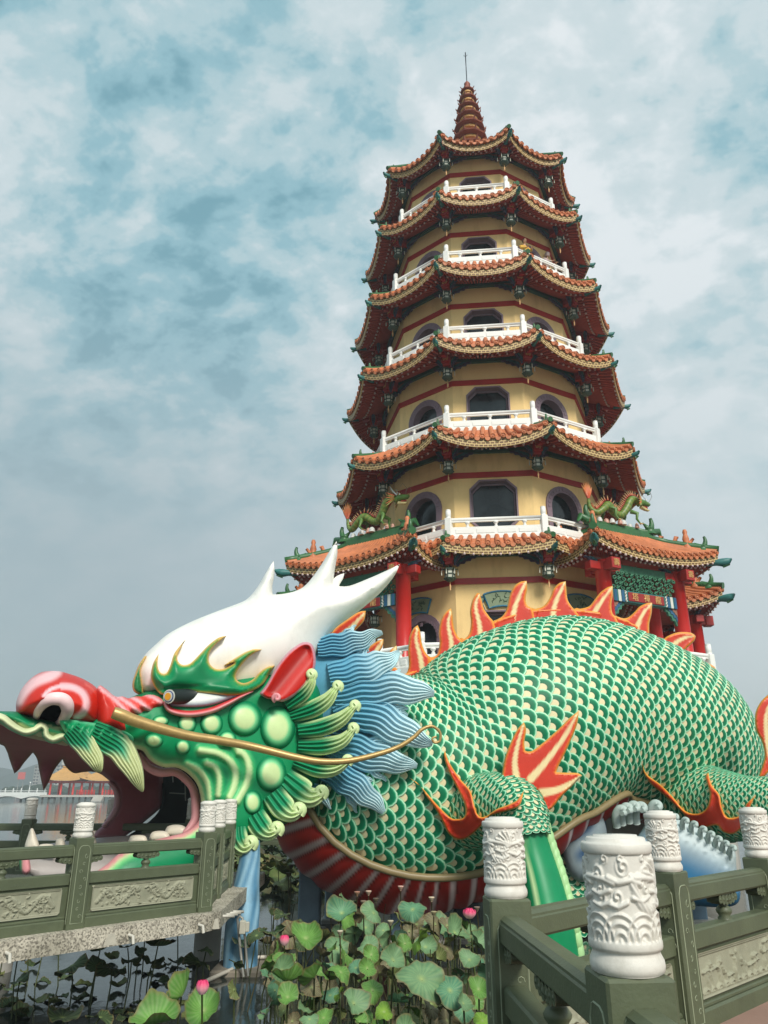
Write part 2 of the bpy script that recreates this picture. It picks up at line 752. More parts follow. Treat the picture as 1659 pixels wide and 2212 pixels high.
# ------------------------------------------------------------------ dragon body
class Tube:
    """closed body tube through control sections given as (px, py, Y, radius in picture points, belly half angle, roll)"""
    def __init__(s, secs, n=10, r_m=None):
        ctl = []
        for q in secs:
            p = at(q[0], q[1], q[2])
            dep = p.y * CT + (p.z - CZ) * ST
            ctl.append((p.x, p.y, p.z, q[3] / F * dep) + tuple(q[4:]))
        s.C = catmull(ctl, n=n)
        s.P = [Vector(c[:3]) for c in s.C]
        s.r = [c[3] for c in s.C]
        k = len(s.P)
        s.Tn, s.B, s.S = [], [], []
        s.len = [0.0]
        for i in range(k):
            T = (s.P[min(i + 1, k - 1)] - s.P[max(i - 1, 0)]).normalized()
            B = Vector((T.z, 0, -T.x))
            B = (B - T * B.dot(T)).normalized()
            S = Vector((0, -1, 0))
            S = S - T * S.dot(T) - B * S.dot(B)
            S = S.normalized() if S.length > 1e-3 else T.cross(B)
            if len(s.C[i]) > 5:
                a = s.C[i][5]
                B, S = B * math.cos(a) + S * math.sin(a), S * math.cos(a) - B * math.sin(a)
            s.Tn.append(T)
            s.B.append(B)
            s.S.append(S)
            if i:
                s.len.append(s.len[-1] + (s.P[i] - s.P[i - 1]).length)

    def locate(s, l_):
        k = len(s.len)
        if l_ <= 0:
            return 0, 0.0
        for i in range(k - 1):
            if s.len[i + 1] >= l_:
                return i, (l_ - s.len[i]) / (s.len[i + 1] - s.len[i] + 1e-9)
        return k - 2, 1.0

    def frame(s, l_):
        i, t = s.locate(l_)
        mixv = lambda A: A[i].lerp(A[i + 1], t)
        return mixv(s.P), s.r[i] * (1 - t) + s.r[i + 1] * t, mixv(s.Tn).normalized(), mixv(s.B).normalized(), mixv(s.S).normalized(), [a * (1 - t) + b * t for a, b in zip(s.C[i], s.C[i + 1])]

    def pt(s, l_, a, h=0.0):
        P, r_, T, B, S, c = s.frame(l_)
        nrm = B * math.cos(a) + S * math.sin(a)
        return P + nrm * (r_ + h)

    def grid(s, mb, n, colf=None, m=0, cap=True, shrink=0.0):
        rows, cols = [], []
        for i in range(len(s.P)):
            rows.append([s.P[i] + (s.B[i] * math.cos(2 * PI * j / n) + s.S[i] * math.sin(2 * PI * j / n)) * (s.r[i] - shrink) for j in range(n)])
            cols.append([colf(s.len[i], 2 * PI * j / n) if colf else None for j in range(n)])
        I = mb.grid(rows, m, True, cv=True, C=cols)
        if cap:
            mb.face(list(reversed(I[0])), m)
            mb.face(I[-1], m)

    def scales(s, mb, N_, keep, l0=0.0, l1=None, ratio=0.44, m=0, lift=1.0, drift=0.0):
        """overlapping scale plates in staggered rows: cream root, dark green crescent, mint rim"""
        l1 = s.len[-1] if l1 is None else l1
        rngs = [(0.0, lin((230, 216, 172))), (0.42, lin((232, 218, 174))), (0.455, lin((6, 92, 62))), (0.50, lin((0, 106, 70))), (0.74, lin((0, 118, 78))),
                (0.83, lin((20, 142, 98))), (0.885, lin((110, 204, 156))), (0.93, lin((194, 238, 202))), (0.98, lin((196, 236, 200))), (1.0, lin((90, 170, 128)))]
        na = 16
        l_ = l0
        row = 0
        rnd_ = random.Random(5)
        while l_ < l1:
            P, r_, T, B, S, c = s.frame(l_)
            wdt = 2 * PI * r_ / N_
            stretch = max(1.0, max((s.pt(l_ + .1, q) - s.pt(l_ - .1, q)).length / .2 for q in (0.9, 1.5))) ** 0.8
            for j in range(N_):
                a = 2 * PI * (j + (0.5 if row % 2 else 0)) / N_ + drift * l_
                if not keep(l_, a, c):
                    continue
                nrm = B * math.cos(a) + S * math.sin(a)
                tan = S * math.cos(a) - B * math.sin(a)
                # true slope of the surface along the body
                q0, q1 = s.pt(l_ - 0.1, a), s.pt(l_ + 0.1, a)
                tv = q1 - q0
                sp = tv.length / 0.2
                tv = tv.normalized()
                nrm = (nrm - tv * nrm.dot(tv)).normalized()
                base = P + (B * math.cos(a) + S * math.sin(a)) * r_
                jit = 1 + rnd_.uniform(-0.05, 0.05)
                rx, ry = wdt * 0.57 * jit, wdt * 0.64 * max(0.3, min(1.2, sp))
                rows, cols = [], []
                for q, cc in rngs:
                    rw = []
                    for b in range(na):
                        an = 2 * PI * b / na
                        x, y = rx * q * math.sin(an), ry * q * math.cos(an)
                        curv = -x * x / (2 * r_)
                        hh = (0.035 + 0.10 * q * math.cos(an) + 0.03 * (1 - q * q)) * wdt * 1.5 * lift
                        rw.append(base + tan * x + tv * y + nrm * (hh + curv))
                    rows.append(rw)
                    k_ = 1 + rnd_.uniform(-.02, .02)
                    cols.append([tuple(v * k_ for v in cc)] * na)
                rw = []
                for b in range(na):       # edge of the plate, coloured dark as the shadow line between scales
                    an = 2 * PI * b / na
                    x, y = rx * 1.0 * math.sin(an), ry * 1.0 * math.cos(an)
                    rw.append(base + tan * x + tv * y + nrm * (-0.06 * wdt - x * x / (2 * r_)))
                rows.append(rw)
                cols.append([lin((20, 84, 60))] * na)
                mb.grid([list(reversed(q)) for q in rows], m, True, cv=True, C=cols)
            l_ += wdt * ratio / stretch
            row += 1


dragon = empty('dragon_statue', (1.0, 16.5, 0.0), label='giant green dragon with a white horned head, open red mouth and scaled humped body', cat='dragon statue')

BS = [  # px, py, Y, r, belly half angle (near side), roll
    (655, 1450, 18.2, 70, 1.2, 0.0),
    (712, 1548, 18.0, 148, 1.15, 0.0),
    (775, 1665, 17.7, 203, 1.05, 0.0),
    (868, 1700, 17.5, 228, 0.85, 0.0),
    (990, 1674, 17.6, 223, 0.66, 0.0),
    (1108, 1591, 18.0, 221, 0.55, 0.0),
    (1235, 1538, 18.7, 201, 0.50, 0.05),
    (1368, 1560, 19.6, 185, 0.45, 0.12),
    (1452, 1600, 20.6, 168, 0.45, 0.2),
    (1488, 1655, 22.4, 138, 0.45, 0.3),
    (1480, 1695, 24.4, 118, 0.45, 0.3)]
body = Tube(BS, n=10)
bm_ = MB()


def belly_half(l_):
    return body.frame(l_)[5][4]


def body_col(l_, a):
    aa = (a + PI) % (2 * PI) - PI
    if abs(aa) < belly_half(l_) + 0.05:
        return BELLY
    return lin((206, 190, 150))


body.grid(bm_, 96, body_col)
base_surf = Surf(bm_)
body.scales(bm_, 38, lambda l_, a, c: abs((a + PI) % (2 * PI) - PI) > c[4] + 0.02, l0=0.4)
BODY = Surf(bm_)
body_ob = bm_.build('body', [SCALEM], dragon)

# belly plates: red with raised pale bands, and the beige rope between belly and scales
mb = MB()
Lmax = body.len[-1]
OB = at(945, 1690, 17.5)


def belly_phase(p):
    if p.x > OB.x:
        return (math.pi / 2) / 0.15 + (p.x - OB.x) / 0.40
    th = math.atan2(OB.z - p.z, OB.x - p.x)          # 0 = straight ahead of the chest, pi/2 = straight down
    return th / 0.15


rows, cols = [], []
l_ = 0.4
while l_ < Lmax - 0.9:
    hw = belly_half(l_) + 0.02
    rw, cc = [], []
    for j in range(161):
        a = (-1 + 2 * j / 160) * hw
        p0 = body.pt(l_, a, 0.0)
        f = belly_phase(p0) % 1.0
        h = 0.13 + 0.05 * math.sin(PI * f) 
        rw.append(body.pt(l_, a, h))
        q = sstep(0.54, 0.72, f) * (1 - sstep(0.82, 0.98, f))
        cc.append(mixc(mixc(BELLY, lin((150, 30, 24)), f), BELLYS, q))
    rows.append(rw)
    cols.append(cc)
    l_ += 0.02
mb.grid([list(reversed(q)) for q in rows], 0, True, C=[list(reversed(q)) for q in cols])
mb.build('belly', [GLOSS], body_ob)
mb = MB()
for sgn in (1, -1):
    pts = [body.pt(l_, sgn * (belly_half(l_) + 0.035), 0.12) for l_ in np.arange(0.5, Lmax - 0.6, 0.16)]
    mb.tube(pts, 0.075, 8, 0, C=[lin((138, 122, 86))] * len(pts))
mb.build('belly_border', [GLOSS], body_ob)


# flames: red-orange plates with yellow rims and cream veins
def flame(mb, O, depth, thick=0.16, rnd=9, veins=(), g=4, step=5, scale=1.0):
    O = outline(O, step)
    vs = [(catmull(v[0], n=6), v[1]) for v in veins]

    def colf(px, py, d):
        c = mixc(ORANGE, lin((222, 80, 32)), sstep(1.6 * scale, 5.0 * scale, d))
        c = mixc(c, lin((206, 52, 28)), sstep(4 * scale, 9 * scale, d))
        c = mixc(lin((232, 168, 70)), c, sstep(0.3, 2.6 * scale, d))
        for v, wd in vs:
            # vein tapers towards its end
            b, ti = 1e9, 0
            for i, ((ax, ay), (bx, by)) in enumerate(zip(v[:-1], v[1:])):
                dx, dy = bx - ax, by - ay
                t = ((px - ax) * dx + (py - ay) * dy) / (dx * dx + dy * dy + 1e-9)
                t = min(1, max(0, t))
                dd = math.hypot(px - ax - t * dx, py - ay - t * dy)
                if dd < b:
                    b, ti = dd, (i + t) / (len(v) - 1)
            wq = wd * (1 - 0.75 * ti)
            c = mixc(lin((236, 214, 160)), c, sstep(wq * 0.75, wq * 1.25 + 0.8, b))
        return c

    def rel(px, py, d):
        return -0.05 * sstep(3.5, 7.5, d) if not veins else -0.04 * sstep(3.5, 7, d)
    inflate(mb, O, depth, thick, thick, rnd, g, colf, rel)


def spine_depth(px, py):
    # distance of the ridge line of the back at this picture column
    best, bd = 18.0, 1e9
    for i in range(0, len(body.P), 2):
        q = body.P[i] - body.B[i] * body.r[i]
        x, y = to_px(q)
        d = abs(x - px) + 0.35 * abs(y - py)
        if d < bd:
            bd, best = d, q.y
    return best


FINS = [
    c3([(770, 1290), (772, 1180), (800, 1150), (838, 1192), (866, 1192), (884, 1140), (880, 1050), (888, 960), (915, 905), (940, 888, 1), (955, 925), (966, 1000), (985, 1052), (1015, 1100), (1000, 1190), (900, 1250)]),
    c3([(1000, 1190), (1005, 1078), (1022, 1086), (1060, 1070), (1075, 1000), (1070, 930), (1085, 850), (1118, 800), (1147, 783, 1), (1157, 825), (1165, 900), (1190, 960), (1215, 985), (1215, 1060), (1100, 1150)]),
    c3([(1200, 1080), (1205, 968), (1228, 974), (1260, 940), (1270, 870), (1265, 800), (1280, 730), (1308, 688), (1326, 688, 1), (1340, 740), (1355, 790), (1390, 840), (1412, 870), (1420, 960), (1300, 1040)]),
    [(1056, 1375), (1062, 1345), (1074, 1338), (1086, 1330), (1095, 1313), (1101, 1285), (1112, 1265), (1126, 1256), (1138, 1255, 1), (1139, 1272), (1135.5, 1293), (1139, 1308), (1150, 1316), (1152, 1345), (1120, 1370)],
    c4([(130, 960), (135, 880), (170, 886), (225, 870), (265, 820), (290, 760), (328, 722), (369, 711, 1), (374, 770), (382, 830), (410, 875), (435, 905), (440, 960)]),
    c4([(420, 960), (425, 884), (460, 886), (518, 870), (552, 828), (592, 780), (638, 748), (669, 741, 1), (669, 800), (660, 860), (667, 915), (690, 945), (690, 1010)]),
    c4([(676, 1010), (680, 932), (715, 945), (760, 944), (800, 914), (840, 872), (888, 850), (921, 848, 1), (916, 920), (902, 980), (900, 1050), (880, 1080)])]
VEINS = [c3([(975, 1200), (955, 1080), (930, 980), (937, 905)]), c3([(1140, 1090), (1150, 1000), (1130, 880), (1146, 800)]), c3([(1330, 1000), (1325, 890), (1300, 770), (1322, 700)]),
         c4([(30, 950), (50, 860), (80, 790), (112, 722)]), c4([(285, 950), (300, 860), (330, 790), (362, 722)]), c4([(530, 960), (570, 880), (620, 810), (662, 752)]), c4([(815, 1040), (840, 960), (875, 900), (914, 860)])]
for O, v in zip(FINS, VEINS):
    mb = MB()
    sdp = sum(spine_depth(p[0], p[1]) for p in O) / len(O)
    flame(mb, O, lambda px, py, s_=sdp: s_ + 0.3, 0.17, 10, [([p[:2] for p in v], 5.5)])
    mb.build('back_fin', [FLAME], body_ob)
mb = MB()
VL = [(842, 1500), (848, 1466), (867, 1458), (900, 1446), (935, 1421), (968, 1404), (1002, 1383), (1036, 1362), (1072, 1340), (1112, 1326), (1155, 1317), (1205, 1314), (1253, 1317), (1300, 1323), (1340, 1334), (1378, 1352), (1400, 1375)]
web = VL + [(x + 4, y + 38) for x, y in reversed(VL)]
flame(mb, web, lambda px, py: spine_depth(px, py) + 0.3, 0.13, 10)
mb.build('fin_web', [FLAME], body_ob)
FINS2 = [(c3([(400, 960), (425, 908), (500, 852), (570, 806), (617, 798, 1), (606, 860), (560, 912), (510, 960), (470, 990)]), [(455, 960), (530, 900), (575, 850), (605, 815)], 18.2),
         (c3([(590, 1090), (610, 1050), (640, 1020), (690, 985), (727, 973, 1), (722, 1020), (692, 1070), (668, 1140), (620, 1140)]), [(645, 1120), (675, 1060), (700, 1020), (718, 985)], 18.6),
         (c3([(745, 1130), (755, 1085), (770, 1042), (808, 1013, 1), (812, 1050), (803, 1110), (780, 1150)]), [(780, 1110), (790, 1060), (803, 1024)], 18.6)]
for O, v, Yd in FINS2:
    mb = MB()
    flame(mb, O, lambda px, py, s_=Yd: s_, 0.15, 8, [([p[:2] for p in c3(v)], 6)])
    mb.build('back_fin', [FLAME], body_ob)
FAR = [(c4([(960, 1130), (985, 1085), (1040, 1050), (1100, 1035), (1170, 1040), (1197, 1060, 1), (1190, 1090), (1150, 1130), (1110, 1165), (1050, 1190)]), [(1040, 1130), (1090, 1090), (1140, 1068), (1180, 1062)], 21.0),
       (c4([(1180, 1240), (1215, 1226), (1270, 1230), (1320, 1258), (1326, 1280, 1), (1290, 1302), (1240, 1290), (1200, 1290)]), [(1215, 1255), (1265, 1258), (1310, 1272)], 22.0),
       (c7([(1390, 500), (1415, 493), (1470, 500), (1516, 540, 1), (1500, 567), (1460, 570), (1420, 560)]), [(1430, 525), (1470, 530), (1503, 545)], 22.6),
       (c7([(1510, 690), (1540, 688), (1580, 720), (1606, 775, 1), (1580, 783), (1545, 770), (1520, 740)]), [(1540, 715), (1570, 740), (1596, 770)], 23.4)]
for O, v, Yd in FAR:
    mb = MB()
    vv = [p[:2] for p in (c7(v) if O[0][1] > 1470 else c4(v))]
    flame(mb, O, lambda px, py, s_=Yd: s_, 0.18, 8, [(vv, 5)])
    mb.build('back_fin', [FLAME], body_ob)

# ------------------------------------------------------------------ legs
legsecs = [(995, 1765, 16.0, 74, 0, 0), (1050, 1744, 15.3, 68, 0, 0), (1098, 1738, 14.8, 60, 0, 0), (1126, 1754, 14.55, 53, 0, 0), (1138, 1784, 14.45, 47, 0, 0), (1144, 1806, 14.4, 44, 0, 0)]
leg = Tube(legsecs, n=8)
mb = MB()
leg.grid(mb, 40, lambda l_, a: lin((206, 190, 150)))
leg.scales(mb, 16, lambda l_, a, c: True, l0=0.1, lift=0.9)
front_leg = mb.build('front_leg', [SCALEM], dragon)
LEG = Surf(mb)
# shin: smooth green with pale streaks and a scalloped frill down its back
mb = MB()
SH = catmull([(1138, 1780, 14.45, 36), (1150, 1830, 14.4, 39), (1164, 1880, 14.3, 42), (1176, 1930, 14.2, 45), (1188, 1990, 14.1, 48), (1198, 2060, 14.1, 50)], n=8)
rows, cols = [], []
for i, q in enumerate(SH):
    t = i / (len(SH) - 1)
    p = at(q[0], q[1], q[2])
    rr = q[3] / F * (p.y * CT + (p.z - CZ) * ST)
    rw, cc = [], []
    for j in range(32):
        a = 2 * PI * j / 32
        rw.append(p + Vector((math.cos(a), math.sin(a), 0)) * rr * (1.0 + 0.05 * math.cos(3 * a)))
        dd = abs(((a - 4.25 + 0.25 * t + PI) % (2 * PI)) - PI)
        c = mixc(PALE, GREEN, sstep(0.01, 0.13 + 0.06 * t, dd) if t > 0.12 else 1)
        cc.append(mixc(c, DGREEN, 0.35 * sstep(0.2, 0.9, abs(((a - 5.4 + PI) % (2 * PI)) - PI) < 0.6)))
    rows.append(rw)
    cols.append(cc)
mb.grid(rows, 0, True, cv=True, C=cols)
for i in range(3, len(SH) - 1, 3):
    q = SH[i]
    p = at(q[0] + q[3] * 0.98, q[1], q[2] + 0.05)
    M = Matrix.Translation(p) @ Matrix.Diagonal((0.12, 0.2, 0.25, 1))
    mb.lathe([(0.05, -1), (0.6, -0.75), (0.95, -0.3), (1, 0), (0.85, 0.5), (0.5, 0.85), (0.05, 1)], 12, 0, M=M, C=[lin((170, 214, 150))] * 7)
mb.build('shin', [GLOSS], front_leg)
# far front leg in the shade behind and the hind leg at the right
mb = MB()
l2 = Tube([(1235, 1690, 18.6, 60, 0, 0), (1228, 1740, 18.2, 58, 0, 0), (1222, 1800, 17.9, 50, 0, 0), (1222, 1860, 17.8, 44, 0, 0), (1226, 1930, 17.8, 44, 0, 0), (1228, 2010, 17.8, 44, 0, 0)], n=6)
l2.grid(mb, 32, lambda l_, a: lin((150, 134, 100)))  # hide coloured darker than the other legs, for the shade it stands in
l2.scales(mb, 12, lambda l_, a, c: True)
mb.build('front_leg', [SCALEM], dragon)
mb = MB()
hl = Tube([(1470, 1730, 18.9, 90, 0, 0), (1540, 1738, 17.9, 76, 0, 0), (1610, 1742, 17.0, 62, 0, 0), (1672, 1736, 16.5, 52, 0, 0), (1720, 1745, 16.2, 46, 0, 0), (1742, 1800, 16.1, 42, 0, 0), (1748, 1860, 16.1, 40, 0, 0)], n=8)
hl.grid(mb, 40, lambda l_, a: lin((206, 190, 150)))
hl.scales(mb, 19, lambda l_, a, c: True, lift=0.9)
hind = mb.build('hind_leg', [SCALEM], dragon)
HIND = Surf(mb)
mb = MB()
SH = catmull([(1745, 1850, 16.1, 32), (1752, 1920, 16.0, 40), (1760, 2010, 16.0, 48)], n=6)
mb.tube([at(q[0], q[1], q[2]) for q in SH], [q[3] / F * q[2] for q in SH], 20, C=[GREEN] * len(SH))
mb.build('shin', [GLOSS], hind)

# elbow flames
mb = MB()
O = c7([(340, 1000), (345, 955), (360, 860), (390, 780), (420, 720), (455, 680, 1), (466, 720), (457, 780), (462, 822, 1), (490, 825), (540, 790), (620, 720), (680, 660), (725, 625, 1), (720, 680), (700, 740), (660, 830), (625, 900), (615, 928, 1), (660, 930), (720, 932), (742, 945, 1), (700, 990), (640, 1050), (590, 1110), (560, 1118, 1), (540, 1050), (500, 1010), (420, 1020)])
v1 = [p[:2] for p in c7([(420, 960), (410, 880), (425, 790), (452, 695)])]
v2 = [p[:2] for p in c7([(490, 960), (560, 880), (650, 760), (715, 645)])]
v3 = [p[:2] for p in c7([(540, 1030), (620, 1015), (690, 980), (735, 948)])]
flame(mb, O, lambda px, py: 14.75 + (px - 1100) * 0.0008, 0.16, 10, [(v1, 7), (v2, 8), (v3, 9)])
mb.build('elbow_flame', [FLAME], front_leg)
mb = MB()
O = [(1680, 1480)] + c7([(1659, 545), (1622, 582), (1596, 640), (1600, 720), (1630, 780), (1642, 850), (1622, 920), (1610, 958, 1), (1640, 950), (1680, 900), (1760, 760), (1780, 640)])
flame(mb, O, lambda px, py: 16.9, 0.18, 11, [([p[:2] for p in c7([(1690, 900), (1660, 780), (1650, 660), (1670, 590)])], 8)])
mb.build('elbow_flame', [FLAME], hind)

# flame ornaments lying on the flanks


def overlay(surf, off, default):
    return lambda px, py: surf(px, py, default, off)


mb = MB()
FL1 = c6([(1375, 1148, 1), (1430, 1190), (1480, 1270), (1530, 1340), (1572, 1430), (1610, 1480)])
O = [(884, 1680, 1), (905, 1694), (922, 1722), (941, 1748), (957, 1778), (968, 1800), (985, 1813), (1002, 1813), (1018, 1804), (1036, 1788), (1052, 1770), (1060, 1762), (1080, 1756), (1108, 1748), (1124, 1738), (1132, 1706, 1),
     (1118, 1727), (1098, 1738), (1072, 1748), (1052, 1762), (1040, 1765), (1031, 1758), (1024, 1736), (1016, 1708), (994, 1682), (972, 1649), (961, 1621, 1), (959, 1634), (968, 1664), (990, 1708), (1005, 1743), (1002, 1765), (986, 1769), (972, 1765), (945, 1739), (930, 1722), (912, 1702)]
both = Surf.__new__(Surf)
ALLB = MB()
for q in (bm_,):
    ALLB.add(q)
lg = MB()
leg.grid(lg, 40)
leg.scales(lg, 16, lambda l_, a, c: True, l0=0.1, lift=0.9)
ALLB.add(lg)
ALLS = Surf(ALLB)


def smooth_depth(surf, off, default, r_=14):
    def f(px, py):
        s_ = [surf(px + dx, py + dy, default) for dx, dy in ((0, 0), (r_, 0), (-r_, 0), (0, r_), (0, -r_))]
        return min(sum(s_) / 5, s_[0] + 0.05) - off
    return f


flame(mb, O, smooth_depth(ALLS, 0.06, 14.9), 0.13, 7, [], g=6, scale=0.7)
mb.build('flank_flame', [FLAME], body_ob)
mb = MB()
O = c7([(1040, 888, 1), (1062, 938), (1130, 990), (1190, 1050), (1250, 1118), (1310, 1132), (1355, 1105), (1372, 1040), (1358, 980), (1350, 950), (1365, 928, 1), (1382, 990), (1420, 1040), (1432, 1100), (1455, 1148), (1500, 1150), (1538, 1125), (1552, 1085), (1600, 1040, 1), (1578, 1085), (1560, 1135), (1540, 1190), (1490, 1232), (1440, 1224), (1405, 1190), (1340, 1202), (1290, 1182), (1220, 1112), (1150, 1045), (1080, 985), (1046, 930)])
hb = MB()
hb.add(bm_)
hh = MB()
hl.grid(hh, 40)
hl.scales(hh, 19, lambda l_, a, c: True, lift=0.9)
hb.add(hh)
flame(mb, O, smooth_depth(Surf(hb), 0.06, 17.4), 0.14, 7, [], g=6, scale=0.7)
mb.build('flank_flame', [FLAME], body_ob)
# ------------------------------------------------------------------ dragon head
def Hd(px, py=0):
    return 15.2 + 0.0045 * (px - 560)


def pol(P, n=7):
    return catmull([p[:2] for p in P], n=n)


head = None
# skull cap with branching horns
mb = MB()
SK = [(309, 1499), (296, 1475), (296, 1443), (312, 1416), (331, 1397), (364, 1369), (413, 1343), (470, 1320), (516, 1303), (536, 1292), (556, 1268), (576, 1234), (591, 1212, 1), (593, 1238), (588, 1268), (589, 1284, 1), (610, 1283), (640, 1276),
      (662, 1262), (690, 1226), (712, 1190), (727, 1169, 1), (729, 1195), (723, 1232), (719, 1264, 1), (752, 1266), (800, 1248), (836, 1232), (863, 1219, 1), (852, 1244), (822, 1280), (778, 1318), (730, 1352), (704, 1380), (690, 1408), (672, 1440), (640, 1466), (590, 1490), (520, 1505), (440, 1512), (370, 1512)]


def skull_depth(px, py):
    return Hd(px) + 0.35 - 0.25 * sstep(640, 860, px)


def horn_relief(px, py, d):
    # shallow folds running up the cap into the horns
    q = 0.02 * math.sin(px * 0.10 + py * 0.16) * sstep(380, 560, px) * (1 - sstep(640, 720, px)) * (1 - sstep(1290, 1400, py))
    return q


SKO = outline(SK, 7)
inflate(mb, SKO, skull_depth, 0.78, 1.5, 105, 9, lambda px, py, d: mixc(WHITE, lin((228, 196, 190)), 0.6 * sstep(370, 300, px) * sstep(1400, 1470, py)), horn_relief)
skull_mb = MB()
skull_mb.add(mb)
# the small rear spike between the horns and the far horn root
inflate(mb, outline([(712, 1275), (716, 1256), (728, 1244), (744, 1238, 1), (741, 1250), (734, 1262), (728, 1276)], 4), lambda px, py: Hd(px) + 0.55, 0.12, 0.12, 12, 6, lambda *a: WHITE)
WHITEM = paint('white_paint', None, rough=0.42, vary=0.05, scale=2.5, bump=0.06, bscale=10, dirt=((150, 146, 132), 0.30), dscale=2.2, streak=0.35)
skull = mb.build('horned_skull', [WHITEM], dragon)

# main head: cheek and upper jaw
mb = MB()
CORE = [(-60, 1536), (-20, 1534), (0, 1536), (43, 1538), (80, 1550), (110, 1556), (140, 1562), (200, 1545), (270, 1512), (330, 1490), (420, 1475), (500, 1455), (580, 1440), (650, 1446), (690, 1480), (706, 1550), (708, 1620), (698, 1680), (662, 1742), (606, 1790), (556, 1824), (510, 1838), (470, 1842), (436, 1828, 1),
        (437, 1790), (435, 1748), (432, 1715), (423, 1690), (403, 1669), (380, 1658), (357, 1658), (337, 1651), (320, 1638), (309, 1622), (293, 1617), (262, 1606), (200, 1596), (148, 1606), (110, 1599), (80, 1594), (50, 1582), (22, 1562), (0, 1548), (-60, 1546)]
STR = [(pol(c5([(1310, 1418), (1420, 1435), (1500, 1485), (1538, 1560), (1530, 1650), (1500, 1720)])), 9), (pol(c5([(1352, 1502), (1405, 1530), (1432, 1600), (1424, 1710)])), 7.5),
       (pol(c5([(1222, 1512), (1300, 1550), (1352, 1625), (1364, 1735)])), 7.5), (pol(c5([(1572, 1425), (1612, 1470), (1628, 1550), (1606, 1645), (1550, 1750)])), 9),
       (pol(c5([(1440, 1360), (1500, 1350), (1540, 1385), (1560, 1430)])), 8)]


def stripe(px, py):
    return min(line_dist(px, py, q) / wd for q, wd in STR)


RIM = pol([(268, 1608), (293, 1618), (309, 1622), (320, 1638), (337, 1651), (357, 1658), (380, 1658), (403, 1669), (423, 1690), (432, 1715), (436, 1748), (438, 1800)], 4)


def core_col(px, py, d):
    c = mixc(DGREEN, GREEN, sstep(0, 30, d))
    if 390 < px < 560 and 1550 < py < 1770:
        q = stripe(px, py)
        c = mixc(PALE, mixc(lin((70, 190, 120)), c, sstep(0.9, 1.9, q)), sstep(0.45, 1.0, q))
    if px > 255 and py > 1600:
        q = line_dist(px, py, RIM)
        c = mixc(PALE, mixc(lin((90, 196, 130)), c, sstep(10, 19, q)), sstep(5, 11, q))
    if px < 160:
        # pale scalloped lip
        c = mixc(lin((208, 216, 170)), c, sstep(8, 20, d) if py > 1556 + px * .1 else 1)
    return c


def core_rel(px, py, d):
    r_ = 0.0
    if 390 < px < 560 and 1550 < py < 1770:
        r_ += 0.10 * (1 - sstep(0.3, 1.6, stripe(px, py)))
    # folds under the lip
    if 130 < px < 330 and py > 1530:
        r_ += 0.025 * math.sin((px * 0.75 + py) * 0.16) * sstep(1530, 1580, py)
    return r_


inflate(mb, outline(CORE, 7), lambda px, py: Hd(px) + 0.2 * sstep(1500, 1440, py), 0.55, 0.45, 70, 4.6, core_col, core_rel)
core_mb = MB()
core_mb.add(mb)
head = mb.build('head', [GLOSS], dragon)
HEADS = Surf(core_mb, skull_mb)


def hov(off, dflt=None):
    return lambda px, py: HEADS(px, py, Hd(px) if dflt is None else dflt, off)


# scalloped pale upper lip and the two hanging moustache folds
mb = MB()
LIPC = lambda px, py, d: mixc(lin((196, 206, 160)), lin((226, 232, 190)), sstep(0, 8, d))
lipP = c5([(-120, 1195), (0, 1205), (60, 1245), (110, 1278), (170, 1300), (230, 1282), (268, 1258), (298, 1280), (300, 1318), (345, 1348), (410, 1325), (450, 1345), (520, 1400)])
lipS = [(p[0], p[1]) for p in lipP]
ribbon(mb, lipS, [10, 10, 10, 9, 9, 9, 9, 9, 9, 9, 10, 11, 8], lambda px, py, t: Hd(px) - 0.28, 0.14, 1, 0.03, nv=11, color=lambda t, x, cr: mixc(lin((72, 190, 136)), lin((214, 222, 176)), sstep(0.9, 0.35, x if x > -2 else 0) if x > 0 else 1), thick=0.2)
inflate(mb, outline(c5([(-120, 1235), (0, 1250), (60, 1285), (150, 1325), (250, 1350), (345, 1370), (440, 1388), (450, 1350), (415, 1335), (345, 1352), (296, 1322), (292, 1285), (268, 1268), (230, 1290), (170, 1308), (110, 1288), (60, 1256), (0, 1216), (-120, 1205)]), 6), lambda px, py: Hd(px) - 0.05, 0.12, 0.2, 10, 6, lambda px, py, d: lin((176, 170, 140)))
mb.build('upper_lip', [GLOSS], head)


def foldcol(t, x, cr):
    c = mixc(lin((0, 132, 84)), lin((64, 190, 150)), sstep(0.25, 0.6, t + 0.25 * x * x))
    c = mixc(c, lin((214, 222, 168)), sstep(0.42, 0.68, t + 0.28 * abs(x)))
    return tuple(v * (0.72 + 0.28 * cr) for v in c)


for S_, W_ in (([(455, 1275), (505, 1320), (570, 1400), (620, 1480), (648, 1545), (655, 1562)], [66, 82, 76, 60, 28, 4]), ([(600, 1290), (690, 1340), (780, 1400), (845, 1500), (895, 1600), (925, 1672), (930, 1690)], [76, 96, 94, 78, 50, 18, 4])):
    mb = MB()
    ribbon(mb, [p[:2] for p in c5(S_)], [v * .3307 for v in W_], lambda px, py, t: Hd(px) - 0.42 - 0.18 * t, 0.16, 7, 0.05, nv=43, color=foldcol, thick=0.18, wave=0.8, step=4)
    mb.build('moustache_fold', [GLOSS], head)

mb = MB()
inflate(mb, outline([(128, 1556), (150, 1552), (205, 1562), (262, 1575), (288, 1592), (284, 1608), (262, 1622), (236, 1620), (214, 1606), (196, 1612), (172, 1604), (146, 1590)], 5), lambda px, py: Hd(px) - 0.36, 0.24, 0.4, 16, 5,
        lambda px, py, d: mixc(lin((96, 200, 150)), GREEN, sstep(2, 9, d)), lambda px, py, d: 0.035 * math.sin((px * 0.9 + py * 0.5) * 0.30))
mb.build('lip_drape', [GLOSS], head)
